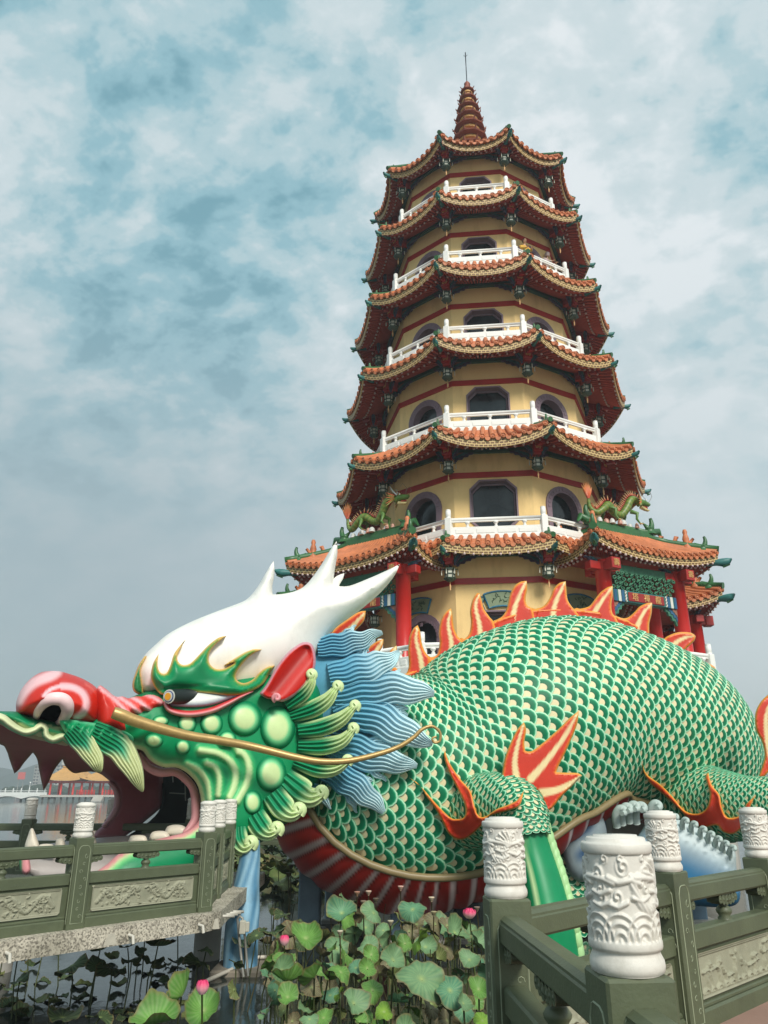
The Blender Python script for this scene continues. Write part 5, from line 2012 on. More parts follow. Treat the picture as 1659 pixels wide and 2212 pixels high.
def portico(nang, sgn, n0, n1, t0, t1, cols, sign, zt=11.25):
    n = Vector((math.cos(nang), math.sin(nang)))
    t = Vector((-n.y, n.x)) * sgn
    o = PC.to_2d()

    def P(a, b):
        return o + n * a + t * b
    n3, t3 = Vector((n.x, n.y, 0)), Vector((t.x, t.y, 0))
    dn, dt_ = (n1 - n0), (t1 - t0)
    rn = n0 + dn * 0.47
    ra, rb = t0 + 1.75, t1 - 1.75
    zr = 11.98 + (zt - 11.25)
    roof, fas, sof = MB(), MB(), MB()
    c = [P(n0, t0), P(n1, t0), P(n1, t1), P(n0, t1)]
    ri = [P(rn, ra), P(rn, ra), P(rn, rb), P(rn, rb)]
    wi = [P(n0 + .6, t0 + .8), P(n1 - .75, t0 + .8), P(n1 - .75, t1 - 1.1), P(n0 + .6, t1 - 1.1)]
    for k in range(4):
        j = (k + 1) % 4
        L_ = (c[k] - c[j]).length
        eave(c[k], c[j], ri[k], ri[j], zt, zr, 0.42, (roof, fas, sof), wi[k], wi[j], 10.75 + zt - 11.25, max(8, int(L_ / 0.29)), fh=0.28, pull=0.05)
    ro = roof.build('portico_roof', [ORT], pagoda)
    fas.build('fret_fascia', [FRET], ro)
    sof.build('soffit', [DRED2, bpy.data.materials['bead_white']], ro)
    mb = MB()
    q = [v3(x, 10.7 + zt - 11.25) for x in wi]
    mb.poly(q, 0)
    mb.build('portico_ceiling', [DRED2], ro)
    for k in range(4):
        mb = MB()
        pts = []
        for s in (0.0, 0.3, 0.6, 0.85, 1.0):
            x = ri[k].lerp(c[k], s)
            pts.append(v3(x, zr + (zt - zr) * s ** 0.75))
        d = (pts[-1] - pts[-2])
        d = Vector((d.x, d.y, 0)).normalized()
        mb.tube([p + Vector((0, 0, 0.12)) for p in pts], 0.14, 8, 0)
        e = pts[-1] - d * 0.55 + Vector((0, 0, .12))
        curl_tail(mb, e, d, 0.62)
        figurine(mb, e - d * 0.55 + Vector((0, 0, .12)), d, 0.8)
        beast(mb, e - d * 1.1 + Vector((0, 0, .16)), d, 0.55)
        beast(mb, e - d * 1.65 + Vector((0, 0, .24)), d, 0.55)
        mb.build('hip_ridge', [GRT, ORT], ro)
        bd = Vector(((c[k] - ri[k]).x, (c[k] - ri[k]).y, 0)).normalized()
        mb = MB()
        beam_end(mb, v3(c[k], zt - 0.38) - bd * 0.05, bd, 1.2, 1.05)
        mb.build('beam_head', [TEAL, GRT], ro)
    # top ridge with dragon-fish ends
    mb = MB()
    A_, B_ = v3(P(rn, ra - 0.2), zr + 0.05), v3(P(rn, rb + 0.2), zr + 0.05)
    d = (B_ - A_).normalized()
    MM = Matrix(((d.x, n.x, 0, A_.x), (d.y, n.y, 0, A_.y), (0, 0, 1, A_.z), (0, 0, 0, 1)))
    Lr = (B_ - A_).length
    mb.box(0, Lr, -0.13, 0.13, -0.1, 0.28, 0, MM, bev=0.03)
    mb.tube([MM @ Vector((0, 0, 0.3)), MM @ Vector((Lr, 0, 0.3))], 0.10, 8, 0)
    for e, dd in ((A_, -d), (B_, d)):
        curl_tail(mb, e + Vector((0, 0, .25)), dd, 0.75)
        mb.tube([e + Vector((0, 0, .3)), e + dd * .45 + Vector((0, 0, .42)), e + dd * .6 + Vector((0, 0, .2))], [.17, .14, .04], 7, 0)
    mb.build('top_ridge', [GRT], ro)
    RIDGE_POS.append((MM @ Vector((Lr / 2, 0, 0.40)), math.atan2(d.y, d.x)))
    # columns with beam blocks and emblems
    for (a, b) in cols:
        p = P(a, b)
        mb = MB()
        mb.lathe([(0.40, 6.0), (0.42, 6.15), (0.34, 6.3), (0.275, 6.35), (0.27, 10.42 + zt - 11.25)], 24, 0, base=(p.x, p.y, 0))
        cl = mb.build('column', [COLR], pagoda)
        mb = MB()
        zb_ = 10.18 + zt - 11.25
        MB_ = Matrix(((n.x, t.x, 0, p.x), (n.y, t.y, 0, p.y), (0, 0, 1, 0), (0, 0, 0, 1)))
        mb.box(-0.62, 0.62, -0.16, 0.16, zb_ - 0.16, zb_ + 0.16, 0, MB_, bev=0.02)
        mb.box(-0.155, 0.155, -0.66, 0.66, zb_ - 0.14, zb_ + 0.155, 0, MB_, bev=0.02)
        mb.box(-0.70, -0.38, -0.2, 0.2, zb_ - 0.2, zb_ + 0.2, 0, MB_, bev=0.02)
        mb.box(0.38, 0.70, -0.2, 0.2, zb_ - 0.2, zb_ + 0.2, 0, MB_, bev=0.02)
        mb.build('beam_block', [REDP], cl)
        right = n3.cross(Vector((0, 0, 1))) * -1
        E_ = Matrix(((right.x, 0, n.x, p.x + n.x * 0.71), (right.y, 0, n.y, p.y + n.y * 0.71), (0, 1, 0, zb_), (0, 0, 0, 1)))
        eo = bpy.data.objects.new('emblem', EMB)
        COL.objects.link(eo)
        eo.parent = cl
        eo.matrix_parent_inverse = Matrix.Translation(parent_world(cl)).inverted() @ E_
        mb = MB()
        for sg in (1, -1):
            cloud_wing(mb, v3(p, zb_ + 0.32) + t3 * sg * 0.1, t3 * sg, n3, 0.7, 0.3, CW)
        mb.build('carved_wing', [MIXP], cl)
    if sign:
        (a, b0), (_, b1) = cols[0], cols[1]
        X0, X1 = (b0, b1) if b0 < b1 else (b1, b0)
        # frame with x to the right as seen from outside
        right = n3.cross(Vector((0, 0, 1))) * -1
        mid = P(a, (b0 + b1) / 2)
        M = Matrix(((right.x, 0, n.x, mid.x), (right.y, 0, n.y, mid.y), (0, 1, 0, 0), (0, 0, 0, 1)))
        hw = (X1 - X0) / 2 - 0.26
        mb = MB()
        mb.box(-hw, hw, 9.0, 9.42, -0.14, 0.14, 0, M, bev=0.02)
        for sg in (-1, 1):
            for x, m_ in ((0.94, 1), (0.82, 2), (0.72, 1)):
                mb.box(sg * hw * x - 0.06, sg * hw * x + 0.06, 9.005, 9.415, -0.15, 0.153, m_, M)
            zig = [(sg * hw * 0.62 + sg * 0.05 * (k % 2), 9.02 + 0.055 * k) for k in range(8)]
            for (xa, ya), (xb, yb) in zip(zig[:-1], zig[1:]):
                mb.tube([M @ Vector((xa, ya, 0.15)), M @ Vector((xb, yb, 0.15))], 0.03, 5, 2)
        bm = mb.build('plaque_beam', [TEAL, BLUEB, WHP], pagoda)
        mb = MB()
        mb.box(-hw * 0.56, hw * 0.56, 9.05, 9.37, 0.13, 0.17, 0, M, bev=0.012)
        pq = mb.build('name_plaque', [PLAQ], bm)
        for ch, x in (('塔', -0.36), ('禪', 0.0), ('龍', 0.36)):
            text_obj(ch, 0.30, M @ Matrix.Translation((hw * x, 9.20, 0.172)), GOLDL, 'character', pq)
        # carved green scroll work above the plaque
        mb = MB()
        mb.box(-hw, hw, 10.06, 10.36, -0.12, 0.12, 0, M, bev=0.02)
        rnd_ = random.Random(3)
        for r_ in range(4):
            for k in range(13):
                x = -hw + 0.12 + (2 * hw - 0.24) * (k + 0.5 * (r_ % 2)) / 12.5
                y = 9.52 + 0.155 * r_
                if r_ == 0 and 3 < k < 9 and False:
                    continue
                pts = [M @ Vector((x + 0.085 * (1 - i / 14) * math.cos(5.2 * i / 7 + k), y + 0.085 * (1 - i / 14) * math.sin(5.2 * i / 7 + k), 0.02 + 0.05 * r_ + rnd_.uniform(0, .03))) for i in range(10)]
                mb.tube(pts, [0.030] * 9 + [0.02], 5, 0)
                if k % 2:
                    mb.tube([M @ Vector((x - .1, y - .05, .05 + .05 * r_)), M @ Vector((x + .1, y + .07, .1 + .05 * r_))], 0.035, 5, 0)
        mb.build('carved_lattice', [LATT], pagoda)
        for sg in (-1, 1):
            mb = MB()
            cloud_wing(mb, M @ Vector((sg * hw, 9.0, 0)), right * -sg, n3, 0.55, 0.6, [lin((60, 120, 96)), lin((48, 96, 130)), lin((150, 104, 86))])
            mb.build('carved_wing', [MIXP], bm)
        LANTERN_SPOTS.append((M @ Vector((0.1, 9.0, -0.5)), 9, 'right portico' if sgn > 0 else 'left portico', 1.0))


AX = R(-95)
portico(AX + R(32), 1, 4.0, 7.35, -0.95, 5.2, [(6.6, 0.0), (6.6, 3.55), (4.7, 4.2)], True)
portico(AX - R(32), -1, 4.0, 7.35, -0.95, 5.2, [(6.6, 0.0), (6.6, 3.55), (4.7, 4.2)], True)
portico(AX + R(92), 1, 5.2, 9.0, -1.6, 4.0, [(8.1, -0.4), (8.1, 3.0)], False, 10.4)
portico(AX - R(92), -1, 5.2, 9.0, -1.6, 4.0, [(8.1, -0.4), (8.1, 3.0)], False, 10.4)

# fan-shaped painted plaques on the ground-floor wall
FANB = paint('fan_plaque', (126, 142, 112), rough=0.6, vary=0.12)
FANE = paint('fan_edge_blue', (44, 112, 140), rough=0.5, vary=0.1)
INK = paint('fan_ink', (58, 84, 58), rough=0.6)
for i, cx, cz in ((0, 0.1, 9.25), (-1, -0.2, 9.3), (1, 0.2, 9.3)):
    M = face_matrix(i, TIERS[0][1])
    up = [(cx + 1.9 * math.sin(a), cz - 1.55 + 1.9 * math.cos(a)) for a in np.linspace(-0.36, 0.36, 9)]
    dn_ = [(cx + 1.35 * math.sin(a), cz - 1.55 + 1.35 * math.cos(a)) for a in np.linspace(0.36, -0.36, 9)]
    mb = MB()
    mb.extrude(up + dn_, M, 0.02, 0.07, 0)
    loop = up + dn_
    mb.tube([M @ Vector((x, y, 0.07)) for x, y in loop + loop[:1]], 0.035, 6, 1)
    rb = [(cx - 0.62, cz + 0.12), (cx - 0.95, cz + 0.2), (cx - 1.02, cz + 0.02), (cx - 0.85, cz - 0.25), (cx - 0.62, cz - 0.32), (cx - 0.72, cz - 0.1)]
    mb.extrude(rb, M, 0.02, 0.06, 0)
    mb.tube([M @ Vector((x, y, 0.06)) for x, y in rb + rb[:1]], 0.022, 6, 1)
    rnd_ = random.Random(i + 5)
    for k in range(16):
        x, y = cx + rnd_.uniform(-.35, .35), cz + rnd_.uniform(-.08, .26)
        a = rnd_.uniform(0, 6.28)
        mb.tube([M @ Vector((x, y, 0.075)), M @ Vector((x + .07 * math.cos(a), y + .07 * math.sin(a), 0.08)), M @ Vector((x + .13 * math.cos(a + .6), y + .13 * math.sin(a + .6), 0.075))], [0.018, 0.016, 0.006], 5, 2)
    mb.build('fan_plaque', [FANB, FANE, INK], pagoda)

# ------------------------------------------------------------------ lanterns hanging at the corners
LFR = paint('lantern_frame', (52, 74, 60), rough=0.5, vary=0.3, scale=9)
LPN = paint('lantern_pane', (206, 206, 188), rough=0.4, vary=0.15)
LTS = paint('lantern_tassel', (206, 160, 110), rough=0.7)
lan = empty('lantern', (0, 0, 0))
mb = MB()
mb.tube([(0, 0, 0.02), (0, 0, -0.08)], 0.02, 6, 0)
mb.lathe([(0.03, -0.06), (0.10, -0.07), (0.20, -0.12), (0.20, -0.15), (0.15, -0.15)], 6, 0, smooth=False)
mb.lathe([(0.15, -0.42), (0.21, -0.42), (0.19, -0.46), (0.11, -0.52), (0.05, -0.53)], 6, 0, smooth=False)
mb.lathe([(0.155, -0.27), (0.17, -0.27), (0.17, -0.30), (0.155, -0.30)], 6, 0, smooth=False)
for k in range(6):
    a = k * PI / 3
    x, y = math.cos(a), math.sin(a)
    mb.tube([(0.15 * x, 0.15 * y, -0.14), (0.16 * x, 0.16 * y, -0.43)], 0.016, 5, 0)
    mb.tube([(0.19 * x, 0.19 * y, -0.13), (0.25 * x, 0.25 * y, -0.12), (0.27 * x, 0.27 * y, -0.16)], [0.018, 0.016, 0.01], 5, 0)
    mb.tube([(0.265 * x, 0.265 * y, -0.16), (0.265 * x, 0.265 * y, -0.33)], [0.012, 0.02], 5, 1)
fr = mb.build('lantern_frame', [LFR, LPN], lan)
mb = MB()
mb.lathe([(0.135, -0.15), (0.145, -0.285), (0.135, -0.42)], 6, 0, smooth=False)
mb.build('lantern_pane', [LPN], lan)
mb = MB()
mb.tube([(0, 0, -0.52), (0, 0, -0.62), (0, 0, -0.66), (0, 0, -0.82)], [0.012, 0.012, 0.032, 0.02], 6, 0)
mb.build('tassel', [LTS], lan)
TN = ['lowest balcony roof', 'second storey roof', 'third storey roof', 'fourth storey roof', 'fifth storey roof', 'topmost roof']
lan_kids = kids(lan)
first = True
for p, ti, cn, s in LANTERN_SPOTS:
    if first:
        o, first = lan, False
    else:
        o = lan.copy()
        COL.objects.link(o)
        for ch in lan_kids:
            c_ = ch.copy()
            COL.objects.link(c_)
            c_.parent = o
    o.location = p
    s_ = 1.12 if ti < 9 else 1.0
    o.scale = (s_, s_, s_)
    if ti == 9:
        tag(o, 'small palace lantern hanging inside the %s behind its name plaque' % cn, 'lantern', 'lanterns of the pagoda')
    else:
        tag(o, 'small hexagonal palace lantern under the %s, %s of the pagoda' % (TN[ti], cn), 'lantern', 'lanterns of the pagoda')

# ------------------------------------------------------------------ dragons riding the portico ridges
RDM = paint('ridge_dragon_glaze', None, rough=0.45, vary=0.25, scale=8)


def roof_dragon(loc, rz, label):
    o = empty('ridge_dragon', loc, 0, label, 'roof dragon', 'dragons on the portico ridges')
    G1, G2, O1, RD = lin((84, 122, 48)), lin((158, 150, 72)), lin((206, 112, 58)), lin((176, 60, 44))
    W = Matrix.Translation(loc) @ Matrix.Rotation(rz, 4, 'Z') @ Matrix.Scale(1.4, 4)
    path = catmull([(-1.02, 0.04, 0.62, .05), (-0.98, 0.06, 0.36, .09), (-0.80, 0, 0.22, .12), (-0.58, -0.04, 0.36, .14), (-0.36, 0, 0.52, .155), (-0.12, 0.06, 0.36, .15), (0.10, 0.04, 0.30, .15), (0.30, 0, 0.52, .155), (0.46, -0.03, 0.78, .145), (0.66, 0, 0.86, .12), (0.84, 0, 0.72, .12)], n=5)
    mb = MB()
    P3 = [W @ Vector(q[:3]) for q in path]
    mb.tube(P3, [q[3] for q in path], 10, 0, C=[G1 if k % 2 else mixc(G1, G2, .5) for k in range(len(path))])
    ob = mb.build('body', [RDM], o)
    mb = MB()
    for k in range(3, len(path) - 2):
        q = path[k]
        p = W @ Vector((q[0], q[1], q[2] + q[3] * 0.8))
        tdir = Vector((path[k + 1][0] - path[k - 1][0], 0, path[k + 1][2] - path[k - 1][2])).normalized()
        nr = W.to_3x3() @ Vector((-tdir.z, 0, tdir.x))
        p = W @ (Vector(q[:3]) + Vector((-tdir.z, 0, tdir.x)) * q[3] * 0.85)
        mb.tube([p, p + nr * 0.16], [0.035, 0.004], 5, 0, C=[RD, lin((222, 200, 140))])
    for a in np.linspace(-0.9, 0.9, 7):
        p = W @ Vector((-1.02, 0.04, 0.60))
        e = W @ Vector((-1.02 + 0.24 * math.sin(a) - 0.02, 0.04, 0.72 + 0.42 * math.cos(a)))
        mb.tube([p, p.lerp(e, .5) + Vector((0, 0, .03)), e], [0.05, 0.06, 0.006], 6, 0, C=[RD, O1, lin((226, 170, 110))])
    mb.build('spines', [RDM], o)
    mb = MB()
    h0 = Vector((0.86, 0, 0.74))
    tb = lambda pts, r_, c: mb.tube([W @ Vector(p) for p in pts], r_, 8, 0, C=[c] * len(pts))
    tb([(0.74, 0, 0.76), (0.88, 0, 0.80), (1.02, 0, 0.80), (1.16, 0, 0.78), (1.22, 0, 0.80)], [0.10, 0.15, 0.13, 0.09, 0.05], G1)
    tb([(0.86, 0, 0.66), (1.0, 0, 0.62), (1.12, 0, 0.60), (1.18, 0, 0.62)], [0.08, 0.07, 0.05, 0.02], lin((206, 190, 130)))
    tb([(0.96, 0, 0.69), (1.12, 0, 0.68)], [0.05, 0.03], RD)
    for sd_ in (-1, 1):
        tb([(0.86, sd_ * .08, 0.88), (0.74, sd_ * .13, 1.02), (0.66, sd_ * .15, 1.18)], [0.035, 0.025, 0.006], lin((206, 214, 206)))
        tb([(1.14, sd_ * .05, 0.83), (1.22, sd_ * .12, 1.0), (1.12, sd_ * .16, 1.14), (1.02, sd_ * .16, 1.06)], [0.008, 0.008, 0.007, 0.005], lin((120, 110, 90)))
        mb.lathe([(.005, -.03), (.03, 0), (.005, .03)], 8, 0, base=W @ Vector((0.98, sd_ * .12, 0.87)), C=[lin((240, 240, 230))] * 3)
        for k in range(6):
            a = -0.8 + 0.35 * k
            tb([(0.78, sd_ * .10, 0.76 + .02 * k), (0.62 - .05 * math.cos(a), sd_ * .22, 0.76 + 0.26 * math.sin(a))], [0.045, 0.006], O1 if k % 2 else G2)
    mb.build('dragon_head', [RDM], o)
    for x, y in ((-0.5, .2), (-0.42, -.2), (0.28, .2), (0.36, -.2)):
        mb = MB()
        mb.tube([W @ Vector(p) for p in ((x, y * .4, .42), (x + .12, y, .34), (x + .06, y * 1.1, .16), (x + .16, y * 1.1, .06))], [.09, .075, .05, .035], 7, 0, C=[G1] * 4)
        for k in (-1, 0, 1):
            mb.tube([W @ Vector((x + .15, y * 1.1, .06)), W @ Vector((x + .26, y * 1.1 + .07 * k, .03))], [.028, .006], 5, 0, C=[lin((222, 200, 140))] * 2)
        mb.build('leg', [RDM], o)
    mb = MB()
    rnd_ = random.Random(11)
    for k in range(12):
        x, y = -0.75 + 1.4 * k / 11, rnd_.uniform(-.14, .14)
        p = W @ Vector((x, y, 0.0))
        r_ = rnd_.uniform(.07, .12)
        mb.lathe([(r_ * 1.1, -0.06), (r_ * 1.1, 0.02), (r_ * .8, .10), (r_ * .3, .14), (0.01, .145)], 9, 0, base=p, C=[lin((196, 148, 130)) if k % 3 else lin((206, 206, 200))] * 5)
    mb.build('cloud_base', [RDM], o)


for (p, rz), lab in zip(RIDGE_POS[:2], ('green glazed dragon on the right portico ridge, head over the eave', 'green glazed dragon on the left portico ridge, head towards the tower')):
    roof_dragon(p, rz if lab.find('right p') > 0 else rz + PI, lab)

# ------------------------------------------------------------------ visitors on the fifth-storey balcony
SKIN = paint('skin', (206, 160, 130), rough=0.55, vary=0.06)
HAIR = paint('dark_hair', (34, 28, 26), rough=0.6)


def skin_mesh(name, V, E_, Rd, mat, levels=1):
    me = bpy.data.meshes.new(name + '_skel')
    me.from_pydata([tuple(v) for v in V], E_, [])
    ob = bpy.data.objects.new(name + '_skel', me)
    COL.objects.link(ob)
    ob.modifiers.new('s', 'SKIN')
    ob.modifiers.new('u', 'SUBSURF').levels = levels
    for k, r_ in enumerate(Rd):
        me.skin_vertices[0].data[k].radius = (r_, r_)
    me.skin_vertices[0].data[0].use_root = True
    dg = bpy.context.evaluated_depsgraph_get()
    out_ = bpy.data.meshes.new_from_object(ob.evaluated_get(dg))
    bpy.data.objects.remove(ob)
    out_.name = name
    out_.materials.clear()
    out_.materials.append(mat)
    out_.polygons.foreach_set('use_smooth', [True] * len(out_.polygons))
    return out_


def person(loc, rz, shirt, label, hood=False):
    M = Matrix.Translation(loc) @ Matrix.Rotation(rz, 4, 'Z')
    # facing +x, leaning on the rail; pelvis first
    V = [(0, 0, .92), (.03, 0, 1.15), (.08, 0, 1.36), (.12, 0, 1.50), (.15, 0, 1.58), (.10, .17, 1.40), (.24, .24, 1.16), (.44, .14, 1.10), (.10, -.17, 1.40), (.24, -.24, 1.16), (.44, -.12, 1.10), (0, .09, .88), (.02, .10, .48), (0, .10, .07), (.12, .11, .04), (0, -.09, .88), (.02, -.10, .48), (0, -.10, .07), (.12, -.11, .04), (.53, .12, 1.10), (.53, -.10, 1.10)]
    E_ = [(0, 1), (1, 2), (2, 3), (3, 4), (2, 5), (5, 6), (6, 7), (7, 19), (2, 8), (8, 9), (9, 10), (10, 20), (0, 11), (11, 12), (12, 13), (13, 14), (0, 15), (15, 16), (16, 17), (17, 18)]
    Rd = [.13, .12, .13, .055, .055, .055, .045, .035, .055, .045, .035, .085, .06, .045, .035, .085, .06, .045, .035, .03, .03]
    me = skin_mesh('person', V, E_, Rd, SKIN)
    ob = bpy.data.objects.new('person', me)
    COL.objects.link(ob)
    ob.location = loc
    ob.rotation_euler = (0, 0, rz)
    tag(ob, label, 'person', 'visitors on the balcony')
    # head joined into the body mesh as one figure
    mb = MB()
    mb.v = [tuple(v.co) for v in me.vertices]
    mb.c = [(1, 1, 1)] * len(mb.v)
    mb.f = [tuple(p.vertices) for p in me.polygons]
    mb.m = [0] * len(mb.f)
    mb.sm = [True] * len(mb.f)
    Mh = Matrix.Translation((.17, 0, 1.69)) @ Matrix.Diagonal((.095, .078, .118, 1))
    mb.lathe([(0.05, -1.05), (.5, -.92), (.8, -.5), (.96, 0), (.98, .3), (.8, .7), (.45, .93), (.02, 1)], 14, 0, M=Mh)
    mb.tube([(.262, 0, 1.71), (.285, 0, 1.665), (.262, 0, 1.655)], [.012, .017, .012], 6, 0)
    for sd_ in (-1, 1):
        mb.lathe([(.005, -.022), (.014, 0), (.005, .022)], 8, 0, base=(.165, sd_ * .082, 1.685))
        mb.lathe([(.002, -.008), (.009, 0), (.002, .008)], 6, 1, base=(.256, sd_ * .03, 1.705))
        for k in range(4):
            y0 = sd_ * .11 + (k - 1.5) * .018
            mb.tube([(.53, y0, 1.10), (.58, y0, 1.105), (.60, y0, 1.085)], [.011, .010, .008], 6, 0)
        mb.tube([(.50, sd_ * .07, 1.10), (.545, sd_ * .055, 1.10)], [.012, .009], 6, 0)
    mb.box(.252, .262, -.025, .025, 1.628, 1.636, 2)
    ob.data = mb.mesh('person', [SKIN, HAIR, paint('lips', (160, 90, 84), rough=.5)])
    hm = MB()
    Mh2 = Matrix.Translation((.150, 0, 1.715)) @ Matrix.Diagonal((.108, .092, .118, 1))
    if hood:
        hm.lathe([(.9, -1.0), (1.12, -.5), (1.15, 0), (1.05, .5), (.7, .92), (.02, 1.08)], 14, 0, M=Mh2, cap=False)
    else:
        hm.lathe([(.6, -.75), (.92, -.35), (1.0, .1), (.95, .5), (.6, .88), (.02, 1)], 14, 0, M=Mh2 @ Matrix.Translation((-.18, 0, .06)), cap=False)
    h = hm.build('hood' if hood else 'hair', [shirt if hood else HAIR])
    sh = skin_mesh('shirt', V[:11], [(0, 1), (1, 2), (2, 5), (5, 6), (6, 7), (2, 8), (8, 9), (9, 10), (2, 3), (3, 4)], [.145, .14, .15, .05, .03, .075, .065, .05, .075, .065, .05], shirt)
    s_ = bpy.data.objects.new('shirt', sh)
    COL.objects.link(s_)
    tr = skin_mesh('trousers', [(0, 0, .95), (0, .09, .86), (.02, .10, .48), (0, .10, .10), (0, -.09, .86), (.02, -.10, .48), (0, -.10, .10)], [(0, 1), (1, 2), (2, 3), (0, 4), (4, 5), (5, 6)], [.15, .10, .08, .065, .10, .08, .065], paint('trousers_cloth', (52, 56, 70), rough=.9))
    t_2 = bpy.data.objects.new('trousers', tr)
    COL.objects.link(t_2)
    for c_ in (h, s_, t_2):
        c_.parent = ob


for ang, rr, colr, lab, hood in ((FA + R(29), 4.05, (214, 170, 72), 'person with dark hair in a yellow shirt leaning on the balcony rail', False), (FA + R(50), 3.95, (196, 176, 172), 'person in a pale pink hooded top leaning on the balcony rail', True)):
    p = pol2(rr, ang)
    person(Vector((p.x, p.y, TIERS[4][2] + 0.005)), ang, paint('cloth_' + ('hoodie' if hood else 'shirt'), colr, rough=0.9), lab, hood)
# ------------------------------------------------------------------ stone railings of the walkways
ZD = 1.30
GST = paint('olive_green_stone', (86, 94, 70), rough=0.5, vary=0.16, scale=3.5, bump=0.10, bscale=60, dirt=((58, 64, 50), 0.45), dscale=1.8)
GSTP = paint('carved_panel_stone', (150, 150, 128), rough=0.75, vary=0.12, scale=5, bump=0.15, bscale=70, dirt=((88, 90, 72), 0.45), dscale=2.2)
GLINE = paint('incised_line', (140, 148, 122), rough=0.7, vary=0.1)
MARB = paint('white_marble', (216, 212, 202), rough=0.5, vary=0.06, scale=6, bump=0.06, bscale=60, dirt=((150, 144, 126), 0.55), dscale=7, streak=0.5)
GRAN, t_, b_ = mk('speckled_granite')
tcg = t_.nodes.new('ShaderNodeTexCoord')
vo = t_.nodes.new('ShaderNodeTexVoronoi')
vo.inputs['Scale'].default_value = 55
nz = t_.nodes.new('ShaderNodeTexNoise')
nz.inputs['Scale'].default_value = 2.5
nz.inputs['Detail'].default_value = 8
rp = t_.nodes.new('ShaderNodeValToRGB')
for e, (p, c) in zip(rp.color_ramp.elements, ((0.1, (124, 118, 106)), (0.75, (204, 196, 178)))):
    e.position = p
    e.color = (*lin(c), 1)
mx = t_.nodes.new('ShaderNodeMix')
mx.data_type = 'RGBA'
mx.blend_type = 'MULTIPLY'
mx.inputs[0].default_value = 0.75
t_.links.new(tcg.outputs['Object'], vo.inputs[0])
t_.links.new(tcg.outputs['Object'], nz.inputs[0])
sx = t_.nodes.new('ShaderNodeSeparateColor')
t_.links.new(vo.outputs['Color'], sx.inputs[0])
t_.links.new(sx.outputs[0], rp.inputs[0])
t_.links.new(rp.outputs[0], mx.inputs[6])
r2 = t_.nodes.new('ShaderNodeValToRGB')
r2.color_ramp.elements[0].position = 0.35
r2.color_ramp.elements[0].color = (0.55, 0.55, 0.52, 1)
r2.color_ramp.elements[1].position = 0.6
r2.color_ramp.elements[1].color = (1, 1, 1, 1)
t_.links.new(nz.outputs[0], r2.inputs[0])
t_.links.new(r2.outputs[0], mx.inputs[7])
t_.links.new(mx.outputs[2], b_.inputs['Base Color'])
b_.inputs['Roughness'].default_value = 0.85
bp = t_.nodes.new('ShaderNodeBump')
bp.inputs['Strength'].default_value = 0.4
bp.inputs['Distance'].default_value = 0.01
t_.links.new(sx.outputs[1], bp.inputs['Height'])
t_.links.new(bp.outputs[0], b_.inputs['Normal'])
PAVE = paint('pinkish_paving', (148, 118, 104), rough=0.85, vary=0.15, scale=3, bump=0.1)


def spiral_h(d, th, r0, k=2.6, sg=1):
    """height of a cloud volute"""
    if d > r0:
        return 0.0
    ph = (d / r0) * k * 2 * PI - sg * th
    return (0.5 + 0.5 * math.cos(ph)) * (1 - (d / r0) ** 4) * (0.55 + 0.45 * (1 - d / r0))


def carve(u, v, feats):
    """relief height 0..1 of one carved field"""
    h = 0.0
    for f in feats:
        if f[0] == 's':
            _, x, y, r_, k, sg = f
            dx, dy = u - x, v - y
            d = math.hypot(dx, dy)
            if d < r_:
                h = max(h, spiral_h(d, math.atan2(dy, dx), r_, k, sg))
        elif f[0] == 'l':
            _, Q, w_, rib = f
            if min(q[0] for q in Q) - w_ < u < max(q[0] for q in Q) + w_ and min(q[1] for q in Q) - w_ < v < max(q[1] for q in Q) + w_:
                d = line_dist(u, v, Q)
                if d < w_:
                    q = math.sqrt(1 - (d / w_) ** 2)
                    if rib:
                        q *= 0.82 + 0.18 * math.cos(u * rib + v * rib * .8)
                    h = max(h, q)
        elif f[0] == 'w':
            _, x, y, r_, fr_ = f
            d = math.hypot(u - x, v - y)
            if d < r_ and v > y - 0.005:
                h = max(h, (0.45 + 0.4 * math.cos(d / r_ * fr_ * 2 * PI)) * (1 if d < r_ * .97 else .4))
    return h


